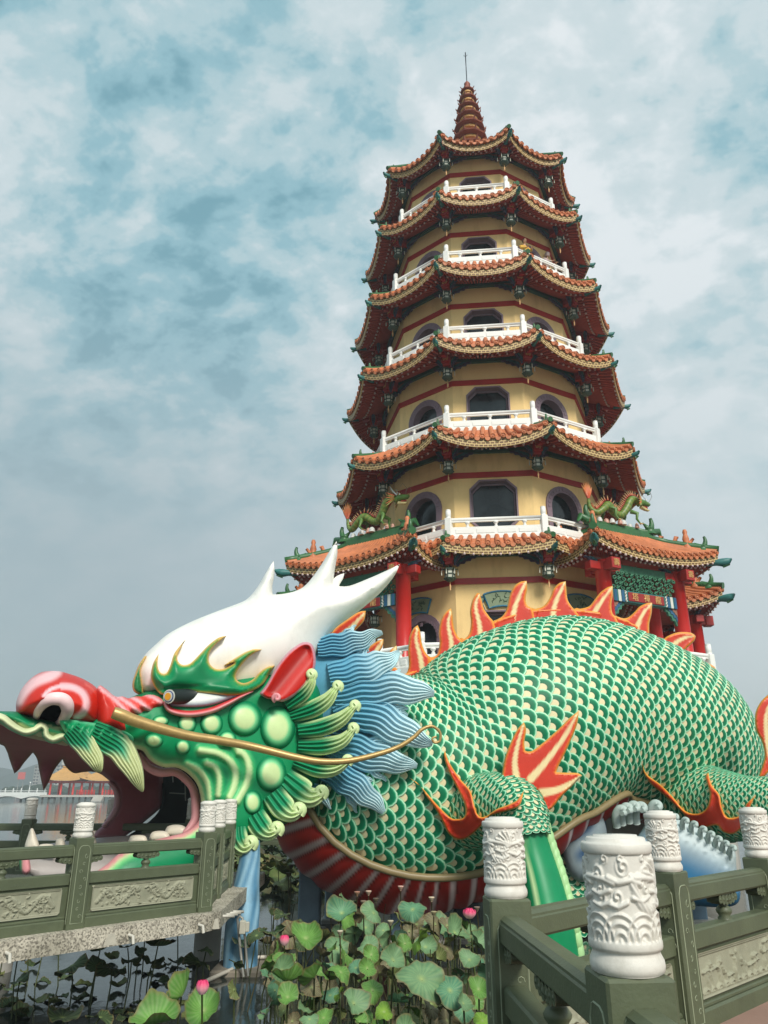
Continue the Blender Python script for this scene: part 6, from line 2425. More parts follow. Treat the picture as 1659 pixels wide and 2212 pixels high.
# capital: drum about 0.66 m round, 0.17 m high field
def capital_mesh():
    rnd_ = random.Random(21)
    W_ = 2 * PI * 0.105
    feats = []
    for k in range(9):       # waves at the foot
        x = W_ * k / 9
        for o in (-W_, 0, W_):
            feats.append(('w', x + o, 0.0, 0.058, 3.2))
            if k % 2:
                feats.append(('s', x + 0.035 + o, 0.058, 0.018, 1.5, 1))
    for k in range(8):       # cloud scrolls at the head and the middle
        x = W_ * (k + 0.3) / 8
        for o in (-W_, 0, W_):
            feats.append(('s', x + o, 0.150 - 0.018 * (k % 2), 0.026, 1.7, 1 if k % 2 else -1))
            feats.append(('l', [(x - .05 + o, 0.128), (x - .02 + o, 0.118 + .01 * (k % 2)), (x + .02 + o, 0.124), (x + .05 + o, 0.116)], 0.007, 0))
            if k % 4 == 1:
                feats.append(('s', x + .05 + o, 0.080, 0.022, 1.5, -1))
                feats.append(('s', x + .09 + o, 0.085, 0.018, 1.5, 1))
    for k in range(13):
        x = W_ * (k + .5 * (k % 3)) / 13
        for o in (-W_, 0, W_):
            feats.append(('s', x + o, 0.088 + 0.016 * ((k * 5) % 3), 0.021, 1.6, 1 if k % 3 else -1))
            feats.append(('l', [(x - .03 + o, 0.075 + .012 * (k % 3)), (x + o, 0.068 + .012 * (k % 3)), (x + .03 + o, 0.078 + .012 * (k % 3))], 0.006, 0))
            feats.append(('s', x + .018 + o, 0.166, 0.013, 1.2, -1))
    for x in (0.12, 0.45):   # dragon body, mane and tail
        for o in (-W_, 0, W_):
            Q = catmull([(x - .07 + o, .125), (x - .055 + o, .085), (x - .02 + o, .062), (x + .02 + o, .075), (x + .025 + o, .11), (x + .05 + o, .12)], n=5)
            feats.append(('l', Q, 0.013, 420))
            for k in range(5):
                a = 0.5 + 0.45 * k
                feats.append(('l', catmull([(x + .03 + o, .108), (x + .03 + .03 * math.cos(a) + o, .108 + .03 * math.sin(a)), (x + .02 + .05 * math.cos(a + .3) + o, .11 + .055 * math.sin(a + .3))], n=3), 0.005, 0))
            feats.append(('s', x - .025 + o, .105, .018, 1.4, 1))
    prof = [(0.104, 0.0), (0.115, 0.006), (0.1185, 0.022), (0.117, 0.038), (0.109, 0.054), (0.1065, 0.062), (0.108, 0.068), (0.1155, 0.071), (0.1175, 0.078), (0.1175, 0.092), (0.1155, 0.097)]
    top = [(0.111, 0.352), (0.1135, 0.355), (0.1165, 0.362), (0.1165, 0.380), (0.113, 0.386), (0.099, 0.388), (0.098, 0.397), (0.094, 0.401), (0.074, 0.402), (0.072, 0.408), (0.01, 0.409)]
    n = 216
    mb = MB()
    rows = []
    for r_, z in prof:
        rows.append([(r_ * math.cos(2 * PI * j / n), r_ * math.sin(2 * PI * j / n), z) for j in range(n)])
    m = 84
    for i in range(m + 1):
        v = 0.250 * i / m
        rw = []
        for j in range(n):
            h = carve(W_ * j / n, v * 0.70, feats)
            r_ = 0.1055 + 0.0125 * h
            rw.append((r_ * math.cos(2 * PI * j / n), r_ * math.sin(2 * PI * j / n), 0.101 + v))
        rows.append(rw)
    for r_, z in top:
        rows.append([(r_ * math.cos(2 * PI * j / n), r_ * math.sin(2 * PI * j / n), z) for j in range(n)])
    I = mb.grid(rows, 0, True, cv=True)
    mb.face(list(reversed(I[0])), 0)
    mb.face(I[-1], 0)
    return mb.mesh('marble_capital', MARB)


CAPM = capital_mesh()


def panel_mesh(L_, seed):
    """carved panel: raised frame, dragons among cloud scrolls; local x along, z up, y out"""
    rnd_ = random.Random(seed)
    H_ = 0.285
    feats = []
    if seed < 5:
        for s_ in (-1, 1):
            Q = catmull([(L_ / 2 + s_ * (0.08 + t * (L_ / 2 - 0.16)), H_ * (0.5 + 0.27 * math.sin(t * 9.5 + 0.6))) for t in np.linspace(0, 1, 12)], n=3)
            feats.append(('l', Q, 0.024, 150))
            for k in range(24):
                x = L_ / 2 + s_ * rnd_.uniform(0.05, L_ / 2 - 0.1)
                feats.append(('s', x, rnd_.uniform(.05, H_ - .05), rnd_.uniform(.022, .038), 1.5, rnd_.choice((1, -1))))
            for k in range(26):
                x, y, a = L_ / 2 + s_ * rnd_.uniform(.06, L_ / 2 - .1), rnd_.uniform(.04, H_ - .04), rnd_.uniform(0, 6.3)
                feats.append(('l', [(x, y), (x + .03 * math.cos(a), y + .03 * math.sin(a)), (x + .06 * math.cos(a + .7), y + .05 * math.sin(a + .7))], .008, 0))
    else:                    # landscape with figures and trees
        for k in range(9):
            x = rnd_.uniform(.08, L_ - .08)
            h0 = rnd_.uniform(.10, .22)
            feats.append(('l', catmull([(x, .02), (x + rnd_.uniform(-.02, .02), h0 * .5), (x + rnd_.uniform(-.02, .02), h0)], n=3), rnd_.uniform(.009, .018), 90))
            for q in range(4):
                feats.append(('s', x + rnd_.uniform(-.05, .05), h0 + rnd_.uniform(-.01, .05), rnd_.uniform(.016, .028), 1.3, 1))
        for k in range(12):
            x = L_ * k / 12
            feats.append(('w', x, .0, .06, 2.5))
        for k in range(8):
            x, y = rnd_.uniform(.05, L_ - .1), rnd_.uniform(.05, .25)
            feats.append(('l', [(x, y), (x + .07, y + .01), (x + .1, y)], .007, 0))
    mb = MB()
    nu, nv = int(L_ / 0.0075), 42
    P = []
    for i in range(nu + 1):
        row = []
        for j in range(nv + 1):
            u, v = L_ * i / nu, H_ * j / nv
            e = min(u, L_ - u, v, H_ - v)
            e = min(e, (min(u, L_ - u) + min(v, H_ - v)) * 0.75 - 0.012)
            h = 0.018 if e < 0.010 else (0.006 if e < 0.016 else (0.014 if e < 0.021 else 0.026 * carve(u, v, feats) if e > 0.026 else 0))
            if e < 0:
                h = 0.0
            row.append((u, h, v))
        P.append(row)
    mb.grid(P, 0, True)
    return mb.mesh('carved_panel', GSTP)


PANELS = {}


def bay(A_, B_, root, z=ZD, seed=1, side=1, low=False):
    d = (B_ - A_)
    L_ = d.length
    d.normalize()
    n = Vector((d.y, -d.x))
    M = Matrix(((d.x, n.x, 0, A_.x), (d.y, n.y, 0, A_.y), (0, 0, 1, z), (0, 0, 0, 1)))
    g = 0.115
    mb = MB()
    # moulded top rail
    pr = [(-0.055, 0.785), (0.055, 0.785), (0.068, 0.80), (0.068, 0.885), (0.060, 0.893), (0.060, 0.905), (0.035, 0.922), (-0.035, 0.922), (-0.060, 0.905), (-0.060, 0.893), (-0.068, 0.885), (-0.068, 0.80)]
    for (pp) in (pr,):
        a = [mb.vert(M @ Vector((g, y, q))) for y, q in pp]
        b = [mb.vert(M @ Vector((L_ - g, y, q))) for y, q in pp]
        for i in range(len(pp)):
            j = (i + 1) % len(pp)
            mb.face((a[i], b[i], b[j], a[j]), 0)
        mb.face(a, 0)
        mb.face(list(reversed(b)), 0)
    mb.build('top_rail', [GST], root)
    mb = MB()
    mb.box(g, L_ - g, -0.062, 0.062, 0.47, 0.60, 0, M, bev=0.012)
    mb.build('middle_rail', [GST], root)
    mb = MB()
    mb.box(g, L_ - g, -0.035, 0.035, 0.10, 0.475, 0, M)
    mb.box(g, L_ - g, -0.075, 0.075, -0.02, 0.11, 0, M, bev=0.015)
    mb.box(g, L_ - g, -0.055, 0.055, 0.105, 0.14, 0, M, bev=0.01)
    pb = mb.build('base_panel', [GST], root)
    Lp = round(L_ - 2 * g - 0.16, 2)
    for sd in ((1, -1) if not low else (side,)):
        key = (Lp, seed)
        if key not in PANELS:
            PANELS[key] = panel_mesh(Lp, seed)
        o = bpy.data.objects.new('carved_panel', PANELS[key])
        COL.objects.link(o)
        if sd > 0:
            Mp = M @ Matrix.Translation((g + 0.08, 0.0365, 0.163))
        else:
            Mp = M @ Matrix.Translation((L_ - g - 0.08, -0.0365, 0.163)) @ Matrix.Rotation(PI, 4, 'Z')
        o.parent = pb
        o.matrix_parent_inverse = Matrix.Translation(parent_world(pb)).inverted() @ Mp
    for f, half in ((0.5, 0), (g / L_, 1), (1 - g / L_, -1)):
        mb = MB()
        x = L_ * f
        if half == 0:
            mb.lathe([(0.05, 0.595), (0.055, 0.61), (0.04, 0.625), (0.058, 0.65), (0.062, 0.665), (0.045, 0.69), (0.03, 0.70), (0.055, 0.725), (0.055, 0.74)], 14, 0, M=M @ Matrix.Translation((x, 0, 0)))
        # cloud bracket: row of volutes
        for k, (dx, zz_, r_) in enumerate(((-.14, .755, .030), (-.085, .748, .036), (-.03, .742, .036), (.03, .742, .036), (.085, .748, .036), (.14, .755, .030))):
            if half and dx * half < 0:
                continue
            for sd in (1, -1):
                mb.lathe([(r_, -0.05), (r_, 0.045), (r_ * .75, 0.052), (r_ * .6, 0.045), (r_ * .35, 0.052), (0.003, 0.055)], 12, 0, M=M @ Matrix.Translation((x + dx, 0, zz_)) @ Matrix.Rotation(R(-90 * sd), 4, 'X'))
        x0, x1 = (x - .12, x + .12) if half == 0 else ((x, x + .13) if half > 0 else (x - .13, x))
        mb.box(x0, x1, -0.045, 0.045, 0.735, 0.787, 0, M)
        mb.build('baluster', [GST], root)


def post(p, rz, root, z=ZD, cap=True, rot=0.0):
    M = Matrix.Translation((p.x, p.y, z)) @ Matrix.Rotation(rz, 4, 'Z')
    mb = MB()
    hw = 0.112
    mb.bbox(-hw, hw, -hw, hw, -0.02, 1.0, 0.010, 0, M)
    # incised outline on each face
    for k in range(4):
        Mf = M @ Matrix.Rotation(k * PI / 2, 4, 'Z')
        L_ = [(-.075, .06), (.075, .06), (.075, .86), (.055, .90), (.03, .91), (-.03, .91), (-.055, .90), (-.075, .86), (-.075, .06)]
        mb.tube([Mf @ Vector((x, -hw - 0.0005, q)) for x, q in L_], 0.0042, 4, 1, cap=False, smooth=False)
        rnd_ = random.Random(k)
        for q in range(9):
            x0, z0_ = rnd_.uniform(-.045, .045), 0.13 + 0.082 * q
            r_ = rnd_.uniform(.018, .03)
            mb.tube([Mf @ Vector((x0 + r_ * (1 - i / 9) * math.cos(i * .8 + q), -hw - 0.0005, z0_ + r_ * (1 - i / 9) * math.sin(i * .8 + q))) for i in range(8)], 0.0028, 4, 1, cap=False, smooth=False)
    o = mb.build('post', [GST, GLINE], root)
    c = bpy.data.objects.new('marble_capital', CAPM)
    COL.objects.link(c)
    c.parent = o
    c.matrix_parent_inverse = Matrix.Translation(parent_world(o)).inverted() @ Matrix.Translation((p.x, p.y, z + 1.0)) @ Matrix.Rotation(rz + rot, 4, 'Z')
    return o


def railing(pts, label, seed=1, skip_first=False, skip_last=False, rot=0.0, low=False, side=1, group='stone railings of the walkways', z=ZD):
    pts = [Vector(p) for p in pts]
    root = empty('stone_railing', (pts[0].x, pts[0].y, z), 0, label, 'railing', group)
    for i, p in enumerate(pts):
        if (i == 0 and skip_first) or (i == len(pts) - 1 and skip_last):
            continue
        d = pts[min(i + 1, len(pts) - 1)] - pts[max(i - 1, 0)]
        post(p, math.atan2(d.y, d.x), root, z, rot=rot + i * 2.1)
    for a, b in zip(pts[:-1], pts[1:]):
        bay(a, b, root, z, seed, side, low)
    return root


dAB = Vector((0.676, 0.736))
B_ = Vector((-2.51, 11.56))
LN = [B_ - dAB * 1.85 * k for k in (3, 2, 1, 0)]
railing(LN, 'dark green stone railing with dragon panels and marble-capped posts before the dragon mouth', 1, rot=0.4)
LR = [(-2.51, 11.56), (-2.63, 12.9), (-2.71, 14.25)]
railing(LR, 'short stretch of green stone railing turning back towards the dragon cheek', 2, skip_first=True, rot=1.0)
FR_ = [(-10.6, 16.5), (-8.9, 16.5), (-7.2, 16.5), (-5.53, 16.5), (-3.9, 16.5)]
railing(FR_, 'shaded dark railing on the far side of the walkway, lake behind it', 3, rot=2.0, low=True)
P2, P1, P3, P4, P5 = Vector((0.79, 2.80)), Vector((0.672, 4.62)), Vector((2.06, 6.06)), Vector((3.30, 7.25)), Vector((4.55, 8.46))
R0 = P2 + (P2 - P1)
railing([R0, P2, P1], 'nearest green stone railing with the big white carved capital in the foreground', 1, rot=0.6)
railing([P1, P3, P4, P5], 'green stone railing running off to the right with landscape panels', 7, skip_first=True, rot=2.7)
railing([(-4.6, 25.0), (-2.9, 25.0), (-1.2, 25.0)], 'distant dark railing glimpsed under the dragon beard', 3, low=True)


def slab(poly, z0, z1, name, mats, edge=0.0):
    mb = MB()
    mb.extrude(poly, Matrix.Identity(4), z0, z1, 0)
    o = mb.build(name, mats)
    return o


n_ = Vector((0.736, -0.676))
out_pts = [tuple(p + n_ * 0.24) for p in LN] + [(-2.24, 11.62), (-2.30, 12.9), (-2.42, 16.9), (-12.0, 16.9), (-12.0, 15.6), (-4.6, 15.6), (-4.2, 12.4)] + [tuple(p - n_ * 1.5) for p in reversed(LN[:3])]
out_pts[0] = tuple(Vector(out_pts[0]) - dAB * 2)
out_pts[-1] = tuple(Vector(out_pts[-1]) - dAB * 2)
wl = slab(out_pts, 1.08, ZD - 0.004, 'walkway', [GRAN])
tag(wl, kind='structure')
# drain spouts and grout marks on the slab edge
for k, f in enumerate((0.30, 0.75, 1.25, 1.75, 2.3)):
    pass
wr = slab([tuple(R0 + Vector((-.2, -.6))), tuple(P1 + Vector((-.22, .1))), tuple(P1 + Vector((0, .28))), tuple(P3 + Vector((-.15, .2))), tuple(P5 + Vector((-.15, .2))), (9, 8.7), (9, 0.4)], 0.93, ZD - 0.004, 'pavement', [PAVE])
tag(wr, kind='structure')
# stub spouts along the left walkway edge
SPT = paint('pvc_spout', (196, 192, 180), rough=0.5)
for k, f in enumerate((0.55, 1.35, 1.9)):
    p = LN[1] + dAB * 1.85 * f + n_ * 0.24
    mb = MB()
    mb.tube([(p.x - n_.x * .05, p.y - n_.y * .05, 1.18), (p.x + n_.x * .10, p.y + n_.y * .10, 1.17), (p.x + n_.x * .12, p.y + n_.y * .12, 1.09)], 0.018, 8, 0)
    o = mb.build('drain_spout', [SPT], wl)
for k in range(4):
    t = 0.15 + 0.28 * k
    q = Vector((-2.24, 11.62)).lerp(Vector((-2.30, 12.9)), t)
    mb = MB()
    mb.tube([(q.x - .05, q.y, 1.2 - 0.03 * k), (q.x + .16, q.y, 1.2 - 0.03 * k)], 0.02, 8, 0)
    mb.build('drain_spout', [SPT], wl)
mb = MB()
for f, w_ in ((0.42, .07), (1.22, .09), (2.05, .06)):
    p = LN[1] + dAB * 1.85 * f + n_ * 0.2415
    d3 = Vector((dAB.x, dAB.y, 0))
    c = Vector((p.x, p.y, 0))
    mb.poly([c - d3 * w_ * .4 + Vector((0, 0, 1.22)), c - d3 * w_ + Vector((0, 0, 1.10)), c + d3 * w_ + Vector((0, 0, 1.09)), c + d3 * w_ * .5 + Vector((0, 0, 1.22))], 0)
mb.build('lime_stain', [paint('lime_stain', (190, 184, 168), rough=0.9, vary=0.2, scale=12)], wl)
# piers carrying the walkways
for x, y in ((-3.2, 15.5), (-7.5, 8.6), (-6.5, 14.5), (1.6, 4.2), (3.4, 5.6)):
    mb = MB()
    mb.lathe([(0.24, -0.5), (0.24, 0.94)], 18, 0, base=(x, y, 0))
    mb.build('walkway_pier', [STONE], wl if x < 0 else wr)
# ------------------------------------------------------------------ lake, far shore
WAT, t_, b_ = mk('lake_water')
b_.inputs['Base Color'].default_value = (0.030, 0.038, 0.032, 1)
b_.inputs['Roughness'].default_value = 0.10
b_.inputs['IOR'].default_value = 1.33
b_.inputs['Specular IOR Level'].default_value = 0.85
tcg = t_.nodes.new('ShaderNodeTexCoord')
mp = t_.nodes.new('ShaderNodeMapping')
mp.inputs['Scale'].default_value = (1.0, 0.55, 1)
t_.links.new(tcg.outputs['Object'], mp.inputs[0])
nz = t_.nodes.new('ShaderNodeTexNoise')
nz.inputs['Scale'].default_value = 3.2
nz.inputs['Detail'].default_value = 3
t_.links.new(mp.outputs[0], nz.inputs[0])
bp = t_.nodes.new('ShaderNodeBump')
bp.inputs['Strength'].default_value = 0.22
bp.inputs['Distance'].default_value = 0.03
t_.links.new(nz.outputs[0], bp.inputs['Height'])
t_.links.new(bp.outputs[0], b_.inputs['Normal'])
mb = MB()
S_ = 1300
mb.poly([(-S_, -60, 0), (S_, -60, 0), (S_, 1300, 0), (-S_, 1300, 0)], 0)
tag(mb.build('water', [WAT]), kind='structure')
# muddy bank under the lotus
MUD = paint('wet_mud', (84, 78, 60), rough=0.35, vary=0.35, scale=2.5, bump=0.6, bscale=8, dirt=((52, 58, 40), 0.6), dscale=3)
mb = MB()
rows = []
rnd_ = random.Random(2)
nx, ny = 40, 34
for i in range(nx + 1):
    row = []
    for j in range(ny + 1):
        x, y = -2.6 + 8.2 * i / nx, 6.0 + 10.2 * j / ny
        e = min(i, nx - i) / 7
        e2 = min(j, ny - j) / 7
        h = min(1, e) * min(1, e2)
        z = -0.10 + h * (0.055 + 0.075 * math.sin(x * 1.9 + 0.7 * math.sin(y * 1.3)) + 0.055 * math.sin(y * 2.3 + x) + 0.03 * math.sin(x * 6.1 + y * 4.7)) + 0.05 * h * sstep(-1.5, 1.0, x)
        row.append((x, y, z))
    rows.append(row)
mb.grid(rows, 0, True)
tag(mb.build('mud_ground', [MUD]), kind='structure')

# hills
HILL = paint('wooded_hill', (58, 76, 66), rough=0.95, vary=0.4, scale=0.06, coord='Object')
mb = MB()
rows = []
for i in range(121):
    x = -1250 + 2500 * i / 120
    pk = 44 + 22 * math.sin(x * 0.0052 + 2.2) + 13 * math.sin(x * 0.017 + .4) + 5 * math.sin(x * .06) + 3 * math.sin(x * .21)
    pk *= 0.60 + 0.40 * sstep(-120, -420, x) + 0.1 * sstep(200, 700, x)
    rows.append([(x, 860, -1), (x + 6 * math.sin(i * 1.7), 900, pk * .45), (x, 960, pk * .82), (x, 1040, pk), (x, 1200, -1)])
mb.grid(rows, 0, True)
tag(mb.build('hills', [HILL]), kind='structure')
# tree belt along the far shore
BELT = paint('shore_trees', (48, 66, 48), rough=0.95, vary=0.5, scale=0.4)
mb = MB()
rnd_ = random.Random(8)
for k in range(620):
    x = -420 + 840 * rnd_.random()
    y = rnd_.uniform(405, 470)
    h = rnd_.uniform(2.0, 5.0)
    r_ = h * rnd_.uniform(.45, .8)
    for q in range(4):
        mb.lathe([(r_ * .3, -h * .5), (r_ * rnd_.uniform(.8, 1.1), -h * .1), (r_ * .85, h * .25), (r_ * .3, h * .5)], 7, 0, base=(x + rnd_.uniform(-r_, r_), y, h * .55 + rnd_.uniform(-.8, .8)), smooth=False)
mb.box(-420, 420, 400, 480, -1, 0.6, 0)
tag(mb.build('shore_woods', [BELT]), kind='stuff')

# apartment blocks on the shore
CONC = paint('pale_concrete', (186, 184, 176), rough=0.85, vary=0.1, scale=0.2)
DGL = paint('dark_glazing', (52, 60, 66), rough=0.3)


def block(px0, px1, ptop, Y, lab, cols_, rowsn):
    a, b = at(px0, ptop, Y), at(px1, ptop, Y)
    W_ = b.x - a.x
    H_ = a.z
    root = empty('apartment_block', ((a.x + b.x) / 2, Y, 0), 0, lab, 'apartment block', 'apartment blocks on the far shore')
    mb = MB()
    mb.box(a.x, b.x, Y, Y + W_ * 1.1, 0, H_, 0)
    mb.box(a.x + W_ * .3, a.x + W_ * .7, Y + 2, Y + W_ * .6, H_, H_ + 3, 0)
    wl_ = mb.build('wall', [CONC], root)
    fh = H_ / rowsn
    for r_ in range(rowsn):
        for c in range(cols_):
            x0 = a.x + W_ * (c + .18) / cols_
            mb = MB()
            mb.box(x0, x0 + W_ * .62 / cols_, Y - 0.25, Y + 0.3, fh * r_ + fh * .25, fh * r_ + fh * .78, 0)
            mb.build('window', [DGL], root)
        mb = MB()
        mb.box(a.x - .2, b.x + .2, Y - 0.7, Y - 0.01, fh * r_ + fh * .9, fh * r_ + fh * 1.0, 0)
        mb.build('balcony_slab', [CONC], root)


block(123, 147, 1652, 520, 'pale apartment block with wide dark windows rising behind the pavilion roof', 3, 9)
block(76, 88, 1654, 560, 'slim grey apartment tower left of the big tooth, against the hill', 2, 9)
block(1626, 1642, 1598, 700, 'bluish far tower at the right edge beside the dragon flank', 2, 12)
mb = MB()
p = at(40, 1668, 400)
mb.box(p.x, p.x + 3.6, 400, 400.3, p.z - 3.4, p.z, 0)
r_ = empty('billboard', (p.x + 1.8, 400, 0), 0, 'small coral red billboard on the far wooded shore', 'billboard')
mb.build('board', [paint('coral_board', (206, 92, 84), rough=0.6)], r_)
mb = MB()
for x in (0.6, 3.0):
    mb.tube([(p.x + x, 400.15, 0), (p.x + x, 400.15, p.z - 3.3)], 0.15, 6, 0)
mb.build('pole', [CONC], r_)

# white bridge and its pavilion on the lake
BRW = paint('bridge_white', (226, 230, 226), rough=0.6, vary=0.06)
DPI = paint('dark_pier', (84, 88, 84), rough=0.8)
br = empty('lake_bridge', (-70, 212, 0), 0, 'long white balustraded bridge on low piers crossing the lake', 'bridge')
YB = 212
mb = MB()
xs = np.arange(-140, -89, 7.4)
mb.box(-140, -89, YB, YB + 3.4, 1.45, 1.8, 0)
for x in xs:     # shallow arches
    pts = [(x, 1.45), (x + 7.4, 1.45)] + [(x + 7.4 - 7.4 * t, 0.75 + 0.62 * math.sin(PI * t)) for t in np.linspace(0, 1, 9)]
    mb.extrude([(q[0], q[1]) for q in pts], Matrix(((1, 0, 0, 0), (0, 0, 1, 0), (0, 1, 0, 0), (0, 0, 0, 1))), YB + 0.05, YB + 3.3, 0)
dk = mb.build('deck', [BRW], br)
mb = MB()
mb.box(-140, -89, YB + 0.0, YB + 0.16, 1.8, 2.35, 0)
mb.box(-140, -89, YB - 0.02, YB + 0.18, 2.62, 2.78, 0)
mb.build('parapet', [BRW], br)
for k, x in enumerate(np.arange(-140, -89, 2.1)):
    mb = MB()
    mb.box(x - .13, x + .13, YB - .06, YB + .2, 1.8, 3.0, 0)
    mb.lathe([(.12, 3.0), (.16, 3.1), (.14, 3.3), (.03, 3.4)], 8, 0, base=(x, YB + .07, 0))
    if k % 5 == 2:
        mb.tube([(x, YB + .07, 3.3), (x, YB + .07, 4.6)], .09, 6, 0)
        mb.lathe([(.05, 4.5), (.2, 4.6), (.2, 4.85), (.03, 5.0)], 8, 0, base=(x, YB + .07, 0))
    mb.build('parapet_post', [BRW], br)
for x in xs:
    for dx in (-.5, .9):
        mb = MB()
        mb.lathe([(.32, -.5), (.32, .82)], 10, 0, base=(x + dx, YB + 1.2, 0))
        mb.build('pier', [DPI], br)

pv = empty('lake_pavilion', (-83, 214, 0), 0, 'red lake pavilion with curved yellow roofs standing beside the bridge', 'pavilion')
YR = paint('yellow_glazed_tile', (198, 150, 82), rough=0.5, vary=0.18, scale=1.5)
PRED = paint('pavilion_red', (206, 48, 40), rough=0.5, vary=0.1)
YP = 209
mb = MB()
mb.box(-89.5, -66, YP, YP + 9, 1.2, 1.7, 0)
mb.build('platform', [CONC], pv)
for x in np.arange(-89, -66, 1.6):
    mb = MB()
    mb.lathe([(.26, -.5), (.26, 1.2)], 8, 0, base=(x, YP + .8, 0))
    mb.build('pier', [DPI], pv)


def pav_roof(x0, x1, y0, y1, ze, zr):
    mb = MB()
    n = 14
    cx, cy = (x0 + x1) / 2, (y0 + y1) / 2
    c = [(x0, y0), (x1, y0), (x1, y1), (x0, y1)]
    ridge = [(cx - (x1 - x0) * .22, cy), (cx + (x1 - x0) * .22, cy)]
    rr = [ridge[0], ridge[1], ridge[1], ridge[0]]
    for k in range(4):
        A_, B2 = Vector(c[k]), Vector(c[(k + 1) % 4])
        a2, b2 = Vector(rr[k]), Vector(rr[(k + 1) % 4])
        rows = []
        for i in range(n + 1):
            s = i / n
            kk = abs(2 * s - 1)
            p, q = A_.lerp(B2, s), a2.lerp(b2, s)
            z0 = ze + 0.9 * kk ** 3
            rows.append([v3(p.lerp(q, t), z0 + (zr - z0) * (.35 * t + .65 * t * t)) for t in (0, .2, .4, .6, .8, 1)])
        mb.grid(rows, 0, True)
    mb.tube([(ridge[0][0] - .3, cy, zr + .35), (ridge[0][0], cy, zr + .1), (ridge[1][0], cy, zr + .1), (ridge[1][0] + .3, cy, zr + .35)], .22, 7, 0)
    mb.box(x0 + 1.2, x1 - 1.2, y0 + 1.2, y1 - 1.2, ze - .55, ze - .05, 1)
    mb.build('curved_roof', [YR, PRED], pv)


pav_roof(-89.2, -77.6, YP - .5, YP + 9, 5.2, 8.6)
pav_roof(-79.4, -66.5, YP - 1.2, YP + 8, 5.15, 7.9)
for x in (-87.4, -84.6, -81.4, -79.2, -76.4, -73.6, -70.6, -68):
    for y in (YP + .9, YP + 6.5):
        mb = MB()
        mb.lathe([(.26, 1.7), (.26, 5.2)], 10, 0, base=(x, y, 0))
        mb.build('column', [PRED], pv)
mb = MB()
for z_ in (1.95, 2.3, 2.65):
    mb.box(-80, -75.4, YP + .1, YP + .22, z_, z_ + .12, 0)
    mb.box(-72.6, -66, YP + .1, YP + .22, z_, z_ + .12, 0)
for x in list(np.arange(-80, -75.3, .76)) + list(np.arange(-72.6, -66, .82)):
    mb.box(x - .08, x + .08, YP + .06, YP + .26, 1.7, 3.0, 0)
mb.build('red_railing', [PRED], pv)
mb = MB()
for k in range(6):
    mb.box(-75.3, -72.7, YP - .35 * k - .35, YP - .35 * k, 0.1, 1.65 - .25 * k, 0)
mb.build('stairs', [CONC], pv)

# ------------------------------------------------------------------ supports under the dragon
BCOL = paint('blue_support_paint', None, rough=0.6, vary=0.18, scale=2.5, dirt=((70, 84, 90), 0.35), dscale=2)
sup = empty('support_column', (-2.66, 14.5, 0), 0, 'pale blue painted support column on a concrete footing below the dragon beard', 'column', 'columns carrying the dragon')
mb = MB()
rows, cols = [], []
prof = [(541, 1815, 20, 0), (540, 1850, 22, 0), (536, 1885, 25, .2), (531, 1925, 29, .5), (526, 1965, 33, .9), (523, 2000, 35.5, .4), (521, 2040, 36.5, .1), (519, 2088, 37, 0)]
prof = catmull(prof, n=6)
for i, (x, y, r_, b) in enumerate(prof):
    p = at(x, y, 14.5)
    rr = r_ / F * (p.y * CT + (p.z - CZ) * ST)
    rw, cc = [], []
    for j in range(40):
        a = 2 * PI * j / 40
        rw.append(p + Vector((math.cos(a), math.sin(a), 0)) * rr * (1 + .06 * b * math.sin(a * 5 + i * .3)))
        s = 0.5 + 0.5 * math.sin(a * 7 + 0.18 * i + 1.3 * math.sin(i * .25 + a * 2))
        c = mixc(lin((84, 138, 172)), lin((160, 202, 222)), s * 0.8)
        cc.append(c)
    rows.append(rw)
    cols.append(cc)
mb.grid(rows, 0, True, cv=True, C=cols)
mb.build('shaft', [BCOL], sup)
mb = MB()
p = at(517, 2088, 14.5)
mb.box(p.x - .42, p.x + .40, 14.08, 14.95, -0.4, p.z + .02, 0, bev=0.03)
mb.build('footing', [paint('footing_concrete', (140, 132, 118), rough=0.9, vary=0.25, scale=4, bump=.3, bscale=25, dirt=((74, 72, 60), .6), dscale=2)], sup)
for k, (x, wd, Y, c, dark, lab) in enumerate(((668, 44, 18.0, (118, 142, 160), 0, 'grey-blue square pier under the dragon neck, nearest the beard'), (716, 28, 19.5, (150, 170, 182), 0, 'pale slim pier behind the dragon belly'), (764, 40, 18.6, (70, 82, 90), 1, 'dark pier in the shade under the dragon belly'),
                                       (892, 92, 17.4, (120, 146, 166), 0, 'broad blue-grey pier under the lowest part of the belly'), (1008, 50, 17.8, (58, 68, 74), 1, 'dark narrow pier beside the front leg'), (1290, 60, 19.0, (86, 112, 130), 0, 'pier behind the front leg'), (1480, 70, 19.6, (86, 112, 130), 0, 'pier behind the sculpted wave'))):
    p = at(x, 1990, Y)
    hw = wd / 2 / F * (Y * CT)
    mb = MB()
    mb.bbox(p.x - hw, p.x + hw, Y - hw, Y + hw, -0.5, 3.4 if x > 1100 else 2.6, 0.03, 0)
    rt = empty('support_column', (p.x, Y, 0), 0, lab, 'column', 'columns carrying the dragon')
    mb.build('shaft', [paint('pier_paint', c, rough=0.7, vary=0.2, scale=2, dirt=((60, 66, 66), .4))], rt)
    mb = MB()
    mb.box(p.x - hw * 1.5, p.x + hw * 1.5, Y - hw * 1.5, Y + hw * 1.5, -0.5, 0.1, 0, bev=0.03)
    mb.build('footing', [STONE], rt)
